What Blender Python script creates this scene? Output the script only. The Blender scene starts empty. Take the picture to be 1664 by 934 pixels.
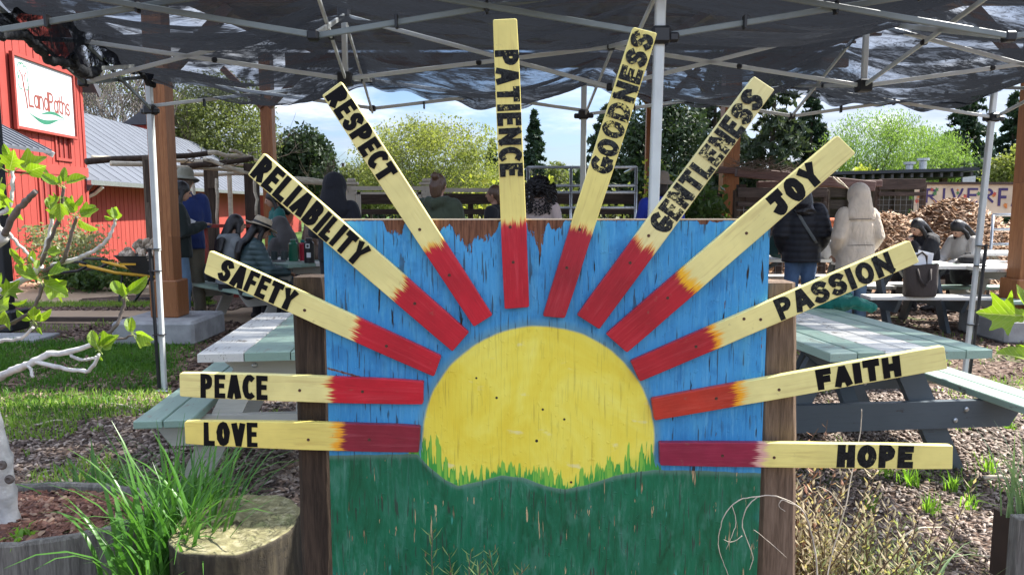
import bpy, math, random
import numpy as np
from mathutils import Vector, Matrix
from math import radians, sin, cos, pi, sqrt, atan2
random.seed(7); np.random.seed(7)
sc = bpy.context.scene
COL = sc.collection
# ---------------------------------------------------------------- camera
CAMH = 1.45; PITCH = radians(6.27); FPX = 1202.0
cam = bpy.data.cameras.new('camera'); camo = bpy.data.objects.new('camera', cam); COL.objects.link(camo)
cam.sensor_width = 36.0; cam.lens = 36.0 * FPX / 1664.0; cam.clip_start = 0.05; cam.clip_end = 2000
camo.location = (0, 0, CAMH); camo.rotation_euler = (pi / 2 - PITCH, 0, 0)
sc.camera = camo
# ---------------------------------------------------------------- view, sun, world
sc.view_settings.view_transform = 'Standard'; sc.view_settings.look = 'None'
sc.view_settings.gamma = 1.0; sc.view_settings.use_curve_mapping = False
sc.view_settings.exposure = 1.60
sc.cycles.use_denoising = True
sc.cycles.transparent_max_bounces = 24
sc.cycles.max_bounces = 8; sc.cycles.diffuse_bounces = 4; sc.cycles.glossy_bounces = 3
sc.cycles.transmission_bounces = 4
sc.cycles.sample_clamp_indirect = 6.0
SUNV = Vector((0.60, 0.27, 0.76)).normalized()
sun = bpy.data.lights.new('sun', 'SUN'); suno = bpy.data.objects.new('sun', sun); COL.objects.link(suno)
sun.energy = 4.1; sun.angle = radians(0.7); sun.color = (1.0, 0.955, 0.88)
suno.rotation_euler = SUNV.to_track_quat('Z', 'Y').to_euler()
suno.location = SUNV * 50
world = bpy.data.worlds.new('World'); sc.world = world; world.use_nodes = True
EL = math.asin(SUNV.z); AZ = atan2(SUNV.x, SUNV.y)

class NT:
    """small node writer"""
    def __init__(s, tree): s.t = tree; s.n = tree.nodes; s.l = tree.links
    def new(s, typ, **kw):
        n = s.n.new(typ)
        for k, v in kw.items(): setattr(n, k, v)
        return n
    def put(s, sock, v):
        if v is None: return
        if isinstance(v, bpy.types.NodeSocket): s.l.new(v, sock)
        elif isinstance(v, (tuple, list)) and len(v) == 3 and sock.type == 'RGBA': sock.default_value = (*v, 1)
        else: sock.default_value = v
    def math(s, op, a, b=None, c=None, clamp=False):
        n = s.new('ShaderNodeMath', operation=op, use_clamp=clamp)
        s.put(n.inputs[0], a); s.put(n.inputs[1], b)
        if c is not None: s.put(n.inputs[2], c)
        return n.outputs[0]
    def vmath(s, op, a, b=None):
        n = s.new('ShaderNodeVectorMath', operation=op); s.put(n.inputs[0], a); s.put(n.inputs[1], b)
        return n.outputs['Value'] if op in ('LENGTH', 'DOT_PRODUCT', 'DISTANCE') else n.outputs[0]
    def mapping(s, v, scale=(1, 1, 1), loc=(0, 0, 0), rot=(0, 0, 0)):
        n = s.new('ShaderNodeMapping'); s.put(n.inputs[0], v); n.inputs['Scale'].default_value = scale
        n.inputs['Location'].default_value = loc; n.inputs['Rotation'].default_value = rot
        return n.outputs[0]
    def noise(s, v, scale=5, detail=4, rough=0.55, dist=0.0, out='Fac'):
        n = s.new('ShaderNodeTexNoise'); s.put(n.inputs['Vector'], v); n.inputs['Scale'].default_value = scale
        n.inputs['Detail'].default_value = detail; n.inputs['Roughness'].default_value = rough
        n.inputs['Distortion'].default_value = dist
        return n.outputs[out]
    def voro(s, v, scale=5, feature='F1', out='Distance', rand=1.0):
        n = s.new('ShaderNodeTexVoronoi', feature=feature); s.put(n.inputs['Vector'], v)
        n.inputs['Scale'].default_value = scale; n.inputs['Randomness'].default_value = rand
        return n.outputs[out]
    def wave(s, v, scale=5, dist=2, detail=2, dscale=1, direction='X', prof='SIN', typ='BANDS'):
        n = s.new('ShaderNodeTexWave', wave_type=typ, wave_profile=prof)
        if typ == 'BANDS': n.bands_direction = direction
        else: n.rings_direction = direction
        s.put(n.inputs['Vector'], v); n.inputs['Scale'].default_value = scale
        n.inputs['Distortion'].default_value = dist; n.inputs['Detail'].default_value = detail
        n.inputs['Detail Scale'].default_value = dscale
        return n.outputs['Fac']
    def ramp(s, f, stops, interp='LINEAR'):
        n = s.new('ShaderNodeValToRGB'); cr = n.color_ramp; cr.interpolation = interp
        while len(cr.elements) < len(stops): cr.elements.new(0.5)
        for e, (p, c) in zip(cr.elements, stops):
            e.position = p; e.color = (c, c, c, 1) if isinstance(c, (int, float)) else (*c, 1)
        s.put(n.inputs[0], f)
        return n.outputs[0]
    def step(s, f, a, b):
        n = s.new('ShaderNodeMapRange'); n.interpolation_type = 'SMOOTHSTEP'
        s.put(n.inputs[0], f); s.put(n.inputs[1], a); s.put(n.inputs[2], b)
        return n.outputs[0]
    def mix(s, f, a, b, mode='MIX'):
        n = s.new('ShaderNodeMix', data_type='RGBA', blend_type=mode)
        s.put(n.inputs[0], f); s.put(n.inputs[6], a); s.put(n.inputs[7], b)
        return n.outputs[2]
    def sep(s, v):
        n = s.new('ShaderNodeSeparateXYZ'); s.put(n.inputs[0], v); return n.outputs
    def comb(s, x, y, z):
        n = s.new('ShaderNodeCombineXYZ'); s.put(n.inputs[0], x); s.put(n.inputs[1], y); s.put(n.inputs[2], z)
        return n.outputs[0]
    def obj(s): return s.new('ShaderNodeTexCoord').outputs['Object']
    def pos(s): return s.new('ShaderNodeNewGeometry').outputs['Position']
    def rnd(s): return s.new('ShaderNodeNewGeometry').outputs['Random Per Island']
    def orand(s): return s.new('ShaderNodeObjectInfo').outputs['Random']

# world: physical sky with a broken layer of cloud, brighter overhead as real overcast is
w = NT(world.node_tree)
for n in list(w.n): w.n.remove(n)
wo = w.new('ShaderNodeOutputWorld'); bg = w.new('ShaderNodeBackground'); bg.inputs[1].default_value = 0.1
w.l.new(bg.outputs[0], wo.inputs[0])
sky = w.new('ShaderNodeTexSky', sky_type='NISHITA'); sky.sun_disc = False
sky.sun_elevation = EL; sky.sun_rotation = AZ; sky.air_density = 1.0; sky.dust_density = 1.5; sky.ozone_density = 1.2
gd = w.new('ShaderNodeTexCoord').outputs['Generated']
gx, gy, gz = w.sep(gd)
zz = w.math('MAXIMUM', gz, 0.0)
den = w.math('ADD', zz, 0.16)
cp = w.comb(w.math('DIVIDE', gx, den), w.math('DIVIDE', gy, den), w.math('MULTIPLY', gz, 2.0))
c1 = w.noise(cp, 0.95, 9, 0.56, 0.25)
c2 = w.noise(w.mapping(cp, loc=(5.2, 1.3, 0)), 1.7, 7, 0.6)
cover = w.step(c1, 0.425, 0.60)
ccol = w.ramp(c2, [(0.30, (2.7, 3.2, 4.3)), (0.50, (4.0, 4.45, 5.4)), (0.66, (6.8, 6.9, 7.2))])
elv = w.math('ADD', 0.34, w.math('MULTIPLY', w.math('POWER', zz, 0.85), 2.8))
ccol = w.mix(1.0, ccol, w.comb(elv, elv, elv), 'MULTIPLY')
bl = w.mix(1.0, sky.outputs[0], (0.50, 0.57, 0.70), 'MULTIPLY')
w.l.new(w.mix(w.math('MULTIPLY', cover, 0.93), bl, ccol), bg.inputs[0])

# ---------------------------------------------------------------- placing
_cp, _sp = cos(PITCH), sin(PITCH)
def ray(px, py):
    u = (px - 832) / FPX; v = (467 - py) / FPX
    return Vector((u, _cp + v * _sp, -_sp + v * _cp))
def P(px, py, d):
    r = ray(px, py); t = d / r.y
    return Vector((r.x * t, d, CAMH + r.z * t))
def Gp(px, py, z=0.0):
    r = ray(px, py); t = (z - CAMH) / r.z
    return Vector((r.x * t, r.y * t, z))

# ---------------------------------------------------------------- objects
def tag(o, label=None, cat=None, group=None, kind=None):
    if label: o['label'] = label
    if cat: o['category'] = cat
    if group: o['group'] = group
    if kind: o['kind'] = kind
    return o
def thing(name, loc, label, cat, group=None, rz=0.0):
    o = bpy.data.objects.new(name, None); COL.objects.link(o); o.location = loc; o.rotation_euler = (0, 0, rz)
    o.empty_display_size = 0.1
    return tag(o, label, cat, group)
def copy_tree(o, parent=None):
    c = o.copy(); COL.objects.link(c)
    if parent: c.parent = parent
    for ch in list(o.children): copy_tree(ch, c)
    return c
def fin(name, me, mats, parent=None, loc=(0, 0, 0), rot=(0, 0, 0), smooth=False):
    if not isinstance(mats, (list, tuple)): mats = [mats]
    for m in mats: me.materials.append(m)
    if smooth and len(me.polygons): me.polygons.foreach_set('use_smooth', [True] * len(me.polygons))
    o = bpy.data.objects.new(name, me); COL.objects.link(o)
    if parent is not None: o.parent = parent
    o.location = loc; o.rotation_euler = rot
    return o
def link(name, me, parent=None, loc=(0, 0, 0), rot=(0, 0, 0), scale=(1, 1, 1)):
    o = bpy.data.objects.new(name, me); COL.objects.link(o)
    if parent is not None: o.parent = parent
    o.location = loc; o.rotation_euler = rot; o.scale = scale
    return o

class MB:
    def __init__(s): s.v = []; s.f = []; s.m = []
    def add(s, vs, fs, mi=0):
        b = len(s.v); s.v.extend([tuple(v) for v in vs]); s.f.extend([tuple(i + b for i in f) for f in fs]); s.m.extend([mi] * len(fs))
        return s
    def hexa(s, p, mi=0):   # 8 points: bottom 4 ccw, top 4 ccw
        return s.add(p, [(3, 2, 1, 0), (4, 5, 6, 7), (0, 1, 5, 4), (1, 2, 6, 5), (2, 3, 7, 6), (3, 0, 4, 7)], mi)
    def box(s, c, d, M=None, mi=0, bev=0.0):
        x, y, z = d[0] / 2, d[1] / 2, d[2] / 2
        if bev > 0:
            b = min(bev, x * .6, y * .6, z * .6); vs = []; idx = {}
            for sx in (-1, 1):
                for sy in (-1, 1):
                    for sz in (-1, 1):
                        for k, (a, bb, cc) in enumerate(((x, y - b, z - b), (x - b, y, z - b), (x - b, y - b, z))):
                            idx[(sx, sy, sz, k)] = len(vs); vs.append(Vector((sx * a, sy * bb, sz * cc)))
            fs = []
            I = idx
            for q in (-1, 1):
                fs.append([I[(q, -1, -1, 0)], I[(q, 1, -1, 0)], I[(q, 1, 1, 0)], I[(q, -1, 1, 0)]][::q])
                fs.append([I[(-1, q, -1, 1)], I[(-1, q, 1, 1)], I[(1, q, 1, 1)], I[(1, q, -1, 1)]][::q])
                fs.append([I[(-1, -1, q, 2)], I[(1, -1, q, 2)], I[(1, 1, q, 2)], I[(-1, 1, q, 2)]][::q])
            for a in (-1, 1):
                for c_ in (-1, 1):
                    fs.append([I[(a, c_, -1, 0)], I[(a, c_, 1, 0)], I[(a, c_, 1, 1)], I[(a, c_, -1, 1)]][::-a * c_])
                    fs.append([I[(a, -1, c_, 0)], I[(a, 1, c_, 0)], I[(a, 1, c_, 2)], I[(a, -1, c_, 2)]][::a * c_])
                    fs.append([I[(-1, a, c_, 1)], I[(1, a, c_, 1)], I[(1, a, c_, 2)], I[(-1, a, c_, 2)]][::-a * c_])
                    for e in (-1, 1):
                        fs.append([I[(a, c_, e, 0)], I[(a, c_, e, 1)], I[(a, c_, e, 2)]][::a * c_ * e])
            if M is not None: vs = [M @ v for v in vs]
            cv = Vector(c)
            return s.add([v + cv for v in vs], fs, mi)
        vs = [Vector(q) for q in ((-x, -y, -z), (x, -y, -z), (x, y, -z), (-x, y, -z), (-x, -y, z), (x, -y, z), (x, y, z), (-x, y, z))]
        if M is not None: vs = [M @ v for v in vs]
        cv = Vector(c)
        return s.hexa([v + cv for v in vs], mi)
    def beam(s, a, b, w_, h, mi=0, up=(0, 0, 1), bev=0.0):
        a = Vector(a); b = Vector(b); d = b - a; L = d.length; d.normalize(); u = Vector(up)
        if abs(d.dot(u)) > .98: u = Vector((0, 1, 0))
        sd = d.cross(u).normalized(); u = sd.cross(d).normalized()
        M = Matrix((sd, d, u)).transposed()
        return s.box((a + b) / 2, (w_, L, h), M, mi, bev)
    def tube(s, pts, rad, n=8, mi=0, caps=True, side=None, rnd=False):
        pts = [Vector(p) for p in pts]
        if not isinstance(rad, (list, tuple)): rad = [rad] * len(pts)
        rad = [r if isinstance(r, (tuple, list)) else (r, r) for r in rad]
        if rnd:
            def cap(p, q, r):
                d = (p - q).normalized(); m = (r[0] + r[1]) / 2
                return [(p + d * m * .92, (r[0] * .35, r[1] * .35)), (p + d * m * .6, (r[0] * .8, r[1] * .8))]
            c0 = cap(pts[0], pts[1], rad[0]); c1_ = cap(pts[-1], pts[-2], rad[-1])
            pts = [c0[0][0], c0[1][0]] + pts + [c1_[1][0], c1_[0][0]]
            rad = [c0[0][1], c0[1][1]] + rad + [c1_[1][1], c1_[0][1]]
        rings = []; ref = None
        for i, p in enumerate(pts):
            d = (pts[min(i + 1, len(pts) - 1)] - pts[max(i - 1, 0)]).normalized()
            if side is not None:
                a = Vector(side); a = (a - d * a.dot(d))
                if a.length < 1e-4: a = d.orthogonal()
                a.normalize()
            elif ref is None: a = d.orthogonal().normalized()
            else:
                a = ref - d * ref.dot(d)
                if a.length < 1e-5: a = d.orthogonal()
                a.normalize()
            ref = a; b = d.cross(a)
            rings.append([p + a * (cos(2 * pi * k / n) * rad[i][0]) + b * (sin(2 * pi * k / n) * rad[i][1]) for k in range(n)])
        vs = [v for r in rings for v in r]; fs = []
        for i in range(len(rings) - 1):
            for k in range(n):
                k2 = (k + 1) % n
                fs.append((i * n + k, i * n + k2, (i + 1) * n + k2, (i + 1) * n + k))
        if caps:
            fs.append(tuple(range(n))[::-1]); fs.append(tuple((len(rings) - 1) * n + k for k in range(n)))
        return s.add(vs, fs, mi)
    def lathe(s, c, prof, n=20, mi=0, M=None):
        vs = []; fs = []; c = Vector(c)
        for (r, z) in prof:
            for k in range(n):
                v = Vector((r * cos(2 * pi * k / n), r * sin(2 * pi * k / n), z))
                vs.append((M @ v if M is not None else v) + c)
        for i in range(len(prof) - 1):
            for k in range(n):
                k2 = (k + 1) % n; fs.append((i * n + k, i * n + k2, (i + 1) * n + k2, (i + 1) * n + k))
        fs.append(tuple(range(n))[::-1]); fs.append(tuple((len(prof) - 1) * n + k for k in range(n)))
        return s.add(vs, fs, mi)
    def ball(s, c, r, n=12, m=8, mi=0, M=None):
        if not isinstance(r, (tuple, list)): r = (r, r, r)
        vs = [Vector((0, 0, -r[2]))]; 
        for i in range(1, m):
            a = -pi / 2 + pi * i / m
            for k in range(n): vs.append(Vector((r[0] * cos(a) * cos(2 * pi * k / n), r[1] * cos(a) * sin(2 * pi * k / n), r[2] * sin(a))))
        vs.append(Vector((0, 0, r[2]))); fs = []
        for k in range(n): fs.append((0, 1 + (k + 1) % n, 1 + k))
        for i in range(m - 2):
            for k in range(n):
                k2 = (k + 1) % n; b = 1 + i * n; fs.append((b + k, b + k2, b + n + k2, b + n + k))
        b = 1 + (m - 2) * n; t = len(vs) - 1
        for k in range(n): fs.append((b + k, b + (k + 1) % n, t))
        cv = Vector(c)
        return s.add([(M @ v if M is not None else v) + cv for v in vs], fs, mi)
    def extr(s, poly, thick, o, ax, ay, mi=0):
        """polygon (list of 2d) extruded along ax x ay"""
        o = Vector(o); ax = Vector(ax); ay = Vector(ay); nz = ax.cross(ay).normalized() * thick
        a = [o + ax * p[0] + ay * p[1] for p in poly]; n = len(poly)
        fs = [tuple(range(n))[::-1], tuple(range(n, 2 * n))] + [(k, (k + 1) % n, n + (k + 1) % n, n + k) for k in range(n)]
        return s.add(a + [p + nz for p in a], fs, mi)
    def mesh(s, name='m', off=None):
        me = bpy.data.meshes.new(name)
        v = s.v if off is None else [(a - off[0], b - off[1], c - off[2]) for a, b, c in s.v]
        me.from_pydata(v, [], s.f)
        if any(s.m): me.polygons.foreach_set('material_index', s.m)
        me.update()
        return me
    def build(s, name, mats, parent=None, world=True, smooth=False, loc=(0, 0, 0), rot=(0, 0, 0)):
        off = parent.location if (parent is not None and world) else None
        return fin(name, s.mesh(name, off), mats, parent, loc, rot, smooth)
def npmesh(name, V, F, mats, parent=None, smooth=False, k=None):
    """fast mesh from arrays: V (n,3), F (m,k)"""
    me = bpy.data.meshes.new(name); V = np.asarray(V, dtype=np.float32); F = np.asarray(F, dtype=np.int32)
    if parent is not None: V = V - np.array(parent.location, dtype=np.float32)
    me.vertices.add(len(V)); me.vertices.foreach_set('co', V.ravel())
    kk = F.shape[1]; me.loops.add(F.size); me.loops.foreach_set('vertex_index', F.ravel())
    me.polygons.add(len(F)); me.polygons.foreach_set('loop_start', np.arange(0, F.size, kk, dtype=np.int32))
    me.update(calc_edges=True)
    return fin(name, me, mats, parent, smooth=smooth)

# ---------------------------------------------------------------- materials
def newmat(name):
    m = bpy.data.materials.new(name); m.use_nodes = True; t = NT(m.node_tree)
    for n in list(t.n): t.n.remove(n)
    out = t.new('ShaderNodeOutputMaterial'); b = t.new('ShaderNodeBsdfPrincipled'); t.l.new(b.outputs[0], out.inputs[0])
    t.b = b; t.out = out
    return m, t
def bump(t, h, strength=0.3, dist=0.01):
    n = t.new('ShaderNodeBump'); n.inputs['Strength'].default_value = strength; n.inputs['Distance'].default_value = dist
    t.put(n.inputs['Height'], h); t.l.new(n.outputs[0], t.b.inputs['Normal'])
def sc3(c, k): return tuple(x * k for x in c)
def flat(name, c, rough=0.6, var=0.12, nscale=6, metal=0.0, bs=0.0, bscale=60, spec=0.5):
    m, t = newmat(name); o = t.obj()
    n = t.noise(o, nscale, 5)
    col = t.mix(t.step(n, 0.3, 0.7), sc3(c, 1 - var), sc3(c, 1 + var))
    t.put(t.b.inputs['Base Color'], col); t.b.inputs['Roughness'].default_value = rough
    t.b.inputs['Metallic'].default_value = metal; t.b.inputs['Specular IOR Level'].default_value = spec
    if bs: bump(t, t.noise(o, bscale, 4), bs, 0.01)
    return m
def woodm(name, c1, c2, axis='X', scale=1.0, rough=0.7, paint=None, wear=0.0, bs=0.4, dark=0.55, island=0.0):
    """wood grain along axis; paint over it with wear"""
    m, t = newmat(name); o = t.obj()
    k = {'X': (1.2, 14, 14), 'Y': (14, 1.2, 14), 'Z': (14, 14, 1.2)}[axis]
    off = t.new('ShaderNodeVectorMath', operation='ADD'); t.put(off.inputs[0], o)
    r = t.orand(); t.put(off.inputs[1], t.comb(t.math('MULTIPLY', r, 7.3), t.math('MULTIPLY', r, 3.1), t.math('MULTIPLY', r, 5.7)))
    v = t.mapping(off.outputs[0], tuple(x * scale for x in k))
    g = t.noise(v, 2.2, 7, 0.62, 0.6); g2 = t.noise(v, 9, 4, 0.6)
    col = t.ramp(g, [(0.25, sc3(c1, dark)), (0.45, c1), (0.7, c2)])
    col = t.mix(0.35, col, t.ramp(g2, [(0.3, sc3(c1, dark)), (0.7, c2)]))
    col = t.mix(t.math('MULTIPLY', r, island), col, sc3(c1, 0.6))
    h = t.math('ADD', g, t.math('MULTIPLY', g2, 0.5))
    if paint:
        pn = t.noise(off.outputs[0], 9, 6, 0.65); lo = t.noise(off.outputs[0], 1.7, 4)
        pc = t.mix(t.step(lo, 0.35, 0.7), sc3(paint, 0.9), sc3(paint, 1.08))
        pc = t.mix(t.math('MULTIPLY', t.step(g2, 0.5, 0.35), 0.25), pc, sc3(paint, 0.7))
        wm = t.step(t.math('ADD', t.math('MULTIPLY', pn, 0.6), t.math('MULTIPLY', g2, 0.4)), 0.36 + wear * .2, 0.33 + wear * .2)
        col = t.mix(wm, pc, col); h = t.math('ADD', t.math('MULTIPLY', h, 0.5), t.math('MULTIPLY', wm, -0.4))
    t.put(t.b.inputs['Base Color'], col); t.b.inputs['Roughness'].default_value = rough
    t.b.inputs['Specular IOR Level'].default_value = 0.35
    bump(t, h, bs, 0.004)
    return m
def leafm(name, c1, c2, trans=0.45, rough=0.5, nscale=1.2, veins=False):
    m, t = newmat(name); o = t.pos(); r = t.rnd()
    n = t.noise(o, nscale, 3)
    f = t.math('ADD', t.math('MULTIPLY', r, 0.5), t.math('MULTIPLY', t.step(n, 0.3, 0.7), 0.5))
    col = t.mix(f, c1, c2)
    t.put(t.b.inputs['Base Color'], col); t.b.inputs['Roughness'].default_value = rough
    t.b.inputs['Specular IOR Level'].default_value = 0.3
    tr = t.new('ShaderNodeBsdfTranslucent'); t.put(tr.inputs[0], t.mix(1.0, col, (1.5, 1.6, 0.8), 'MULTIPLY'))
    mx = t.new('ShaderNodeMixShader'); mx.inputs[0].default_value = trans
    t.l.new(t.b.outputs[0], mx.inputs[1]); t.l.new(tr.outputs[0], mx.inputs[2]); t.l.new(mx.outputs[0], t.out.inputs[0])
    return m
def fabricm(name, c, rough=0.85, puff=0.0, scale=1.0, sheen=0.1, folds=0.5):
    m, t = newmat(name); o = t.obj()
    n = t.noise(o, 4 * scale, 4); f = t.noise(t.mapping(o, (1, 1, 0.45)), 9 * scale, 4, 0.55, 1.2)
    t.put(t.b.inputs['Base Color'], t.mix(t.step(n, 0.3, 0.7), sc3(c, 0.85), sc3(c, 1.12)))
    t.b.inputs['Roughness'].default_value = rough; t.b.inputs['Sheen Weight'].default_value = sheen
    h = f
    if puff:
        wv = t.wave(o, puff, 0.6, 1, 1, 'Z'); h = t.math('ADD', t.math('MULTIPLY', t.math('POWER', wv, 0.5), 1.4), t.math('MULTIPLY', f, 0.5))
    bump(t, h, folds, 0.03)
    return m
M = {}
M['galv'] = flat('galvanised_steel', (0.50, 0.52, 0.53), 0.35, 0.1, 20, 0.8)
M['polewhite'] = flat('white_powder_coat', (0.60, 0.63, 0.62), 0.35, 0.06, 8)
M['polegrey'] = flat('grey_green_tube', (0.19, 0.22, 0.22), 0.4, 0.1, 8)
M['blackplastic'] = flat('black_plastic', (0.014, 0.014, 0.016), 0.4, 0.1)
M['blackmetal'] = flat('black_metal', (0.012, 0.013, 0.016), 0.5, 0.15)
M['concrete'] = flat('concrete', (0.30, 0.30, 0.295), 0.9, 0.2, 5, bs=0.3)
M['cedar'] = woodm('cedar_timber', (0.33, 0.125, 0.045), (0.50, 0.22, 0.085), 'Z', 1.0, 0.45, island=0.55)
M['cedar2'] = woodm('cedar_beam', (0.11, 0.043, 0.022), (0.19, 0.08, 0.038), 'X', 1.0, 0.5, island=0.3)
M['oldwood'] = woodm('old_grey_brown_wood', (0.085, 0.062, 0.045), (0.20, 0.155, 0.115), 'Z', 0.8, 0.85, bs=0.8)
M['darkwood'] = woodm('dark_brown_wood', (0.045, 0.03, 0.022), (0.10, 0.07, 0.05), 'Z', 0.8, 0.85)
M['darkwoodx'] = woodm('dark_brown_rail', (0.05, 0.036, 0.03), (0.12, 0.09, 0.075), 'X', 0.8, 0.85)
M['palepole'] = woodm('peeled_pole', (0.58, 0.50, 0.37), (0.76, 0.69, 0.55), 'X', 0.8, 0.8)
M['redpaint'] = woodm('red_barn_paint', (0.25, 0.08, 0.06), (0.3, 0.1, 0.08), 'Z', 0.5, 0.75, paint=(0.33, 0.050, 0.038), wear=0.1, bs=0.25)
M['redtrim'] = woodm('red_trim_paint', (0.25, 0.08, 0.06), (0.3, 0.1, 0.08), 'Y', 0.5, 0.75, paint=(0.32, 0.055, 0.042), wear=0.1, bs=0.25)
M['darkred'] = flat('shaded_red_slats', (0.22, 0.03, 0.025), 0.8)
M['metalroof'] = flat('grey_metal_roofing', (0.115, 0.125, 0.145), 0.85, 0.08, 1.5, 0.0, spec=0.08)
M['roofdark'] = flat('dark_roof_trim', (0.06, 0.06, 0.07), 0.6)
M['tpaintwhite'] = woodm('white_table_paint', (0.25, 0.22, 0.18), (0.4, 0.36, 0.3), 'Y', 1.0, 0.5, paint=(0.70, 0.69, 0.64), wear=0.35, bs=0.25)
M['tpaintgreen'] = woodm('pale_green_table_paint', (0.25, 0.25, 0.2), (0.4, 0.4, 0.33), 'Y', 1.0, 0.45, paint=(0.28, 0.40, 0.325), wear=0.35, bs=0.3)
M['tpaintmint'] = woodm('mint_table_paint', (0.25, 0.25, 0.2), (0.4, 0.4, 0.33), 'Y', 1.0, 0.45, paint=(0.38, 0.50, 0.42), wear=0.35, bs=0.3)
M['tgrey'] = woodm('beige_grey_paint', (0.2, 0.18, 0.15), (0.33, 0.3, 0.25), 'X', 0.7, 0.6, paint=(0.52, 0.50, 0.44), wear=0.1, bs=0.6)
M['tdark'] = woodm('slate_grey_paint', (0.06, 0.06, 0.06), (0.1, 0.1, 0.1), 'X', 0.7, 0.5, paint=(0.085, 0.105, 0.12), wear=0.05, bs=0.25)
M['cream'] = woodm('cream_paint', (0.3, 0.27, 0.2), (0.45, 0.4, 0.32), 'Z', 0.6, 0.6, paint=(0.62, 0.55, 0.45), wear=0.1)
M['wire'] = flat('fence_wire', (0.20, 0.20, 0.20), 0.5, 0.1, 6, 0.5)
M['paper'] = flat('white_paper', (0.80, 0.80, 0.80), 0.8, 0.03)
# ================================================================ THE SUNRISE SIGN
YF = 2.02
def panel_mat():
    m, t = newmat('painted_plywood_mural'); o = t.obj(); X, Y, Z = t.sep(o)
    def wx(px, py=560): return P(px, py, YF).x
    def wz(py, px=832): return P(px, py, YF).z
    S = (wx(1000) - wx(900)) / 100.0          # metres per pixel
    x0, x1 = wx(524), wx(1252)
    xn = t.math('DIVIDE', t.math('SUBTRACT', X, x0), x1 - x0)
    lo = t.noise(o, 3.0, 4); wobb = t.noise(o, 22, 3)
    grain = t.noise(t.mapping(o, (30, 1, 1.6)), 3, 5, 0.6)
    # blue sky paint
    blue = t.mix(t.step(lo, 0.3, 0.7), (0.032, 0.25, 0.54), (0.065, 0.35, 0.66))
    blue = t.mix(t.step(t.noise(t.mapping(o, (9, 1, 2.5)), 2, 4), 0.55, 0.75), blue, (0.085, 0.37, 0.60))
    blue = t.mix(t.math('MULTIPLY', t.step(t.noise(t.mapping(o, (30, 1, 4)), 2, 5, 0.7), 0.5, 0.7), 0.45), blue, (0.10, 0.40, 0.62))
    blue = t.mix(t.math('MULTIPLY', t.step(t.noise(t.mapping(o, (6, 1, 5), (3, 0, 2)), 2, 4), 0.52, 0.68), 0.5), blue, (0.018, 0.15, 0.38))
    sb = t.noise(t.mapping(o, (80, 1, 6)), 1.0, 5, .75, .4)
    blue = t.mix(t.math('MULTIPLY', t.step(sb, 0.52, 0.66), 0.5), blue, (0.13, 0.43, 0.68))
    blue = t.mix(t.math('MULTIPLY', t.step(sb, 0.44, 0.34), 0.55), blue, (0.015, 0.13, 0.33))
    blue = t.mix(t.math('MULTIPLY', t.step(grain, 0.45, 0.3), 0.35), blue, (0.02, 0.13, 0.30))
    # sun
    cx, cz = wx(875, 715), wz(716)
    dx = t.math('SUBTRACT', X, cx); dz = t.math('SUBTRACT', Z, cz)
    r = t.math('SQRT', t.math('ADD', t.math('MULTIPLY', dx, dx), t.math('MULTIPLY', dz, dz)))
    r = t.math('ADD', r, t.math('MULTIPLY', t.math('SUBTRACT', wobb, 0.5), 0.006))
    R = 191 * S
    ys = t.noise(t.mapping(o, (4, 1, 4)), 1.3, 5, 0.6, 1.2)
    yel = t.ramp(ys, [(0.30, (0.79, 0.63, 0.05)), (0.45, (0.83, 0.71, 0.08)), (0.62, (0.86, 0.78, 0.13)), (0.75, (0.87, 0.82, 0.27))])
    ring = t.wave(t.comb(t.math('MULTIPLY', r, 9.0), dx, dz), 1.0, 1.5, 3)
    yel = t.mix(t.math('MULTIPLY', ring, 0.18), yel, (0.78, 0.62, 0.05))
    yel = t.mix(t.math('MULTIPLY', t.step(grain, 0.42, 0.30), 0.5), yel, (0.40, 0.28, 0.03))
    wsp = t.step(t.noise(t.mapping(o, (5, 1, 11)), 2.3, 4), 0.66, 0.74)
    yel = t.mix(t.math('MULTIPLY', wsp, 0.35), yel, (0.75, 0.76, 0.62))
    sunm = t.step(r, R + 0.004, R - 0.004)
    halo = t.math('MULTIPLY', t.step(r, R + 0.03, R), 0.55)
    blue = t.mix(halo, blue, (0.16, 0.28, 0.24))
    # hills
    hp = [(524, 739), (600, 738), (676, 737), (696, 758), (720, 778), (742, 788), (780, 781), (815, 771), (850, 775), (885, 787), (920, 794), (960, 786), (1000, 772), (1040, 766), (1070, 762), (1150, 764), (1252, 768)]
    zb, zt = wz(800), wz(730)
    hr = t.ramp(xn, [((wx(a) - x0) / (x1 - x0), (wz(b) - zb) / (zt - zb)) for a, b in hp])
    hz = t.math('ADD', zb, t.math('MULTIPLY', hr, zt - zb))
    hz = t.math('ADD', hz, t.math('MULTIPLY', t.math('SUBTRACT', wobb, 0.5), 0.008))
    ab = t.math('SUBTRACT', Z, hz)                 # height above the hill line
    gn = t.noise(t.mapping(o, (20, 1, 3.4)), 1.6, 6, 0.70, 1.0); g2 = t.noise(t.mapping(o, (3, 1, 2), rot=(0, 0.4, 0)), 2.0, 4)
    grn = t.ramp(gn, [(0.28, (0.0015, 0.045, 0.018)), (0.42, (0.003, 0.105, 0.045)), (0.53, (0.006, 0.135, 0.065)), (0.62, (0.030, 0.16, 0.10)), (0.74, (0.11, 0.27, 0.20))])
    grn = t.mix(t.step(g2, 0.42, 0.62), grn, t.mix(0.5, grn, (0.004, 0.16, 0.07)))
    scr = t.noise(t.mapping(o, (70, 1, 7), rot=(0, .12, 0)), 1.0, 5, .75, .5)
    grn = t.mix(t.math('MULTIPLY', t.math('MULTIPLY', t.step(scr, 0.52, 0.66), t.step(g2, .45, .60)), 0.7), grn, (0.09, 0.25, 0.17))
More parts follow.
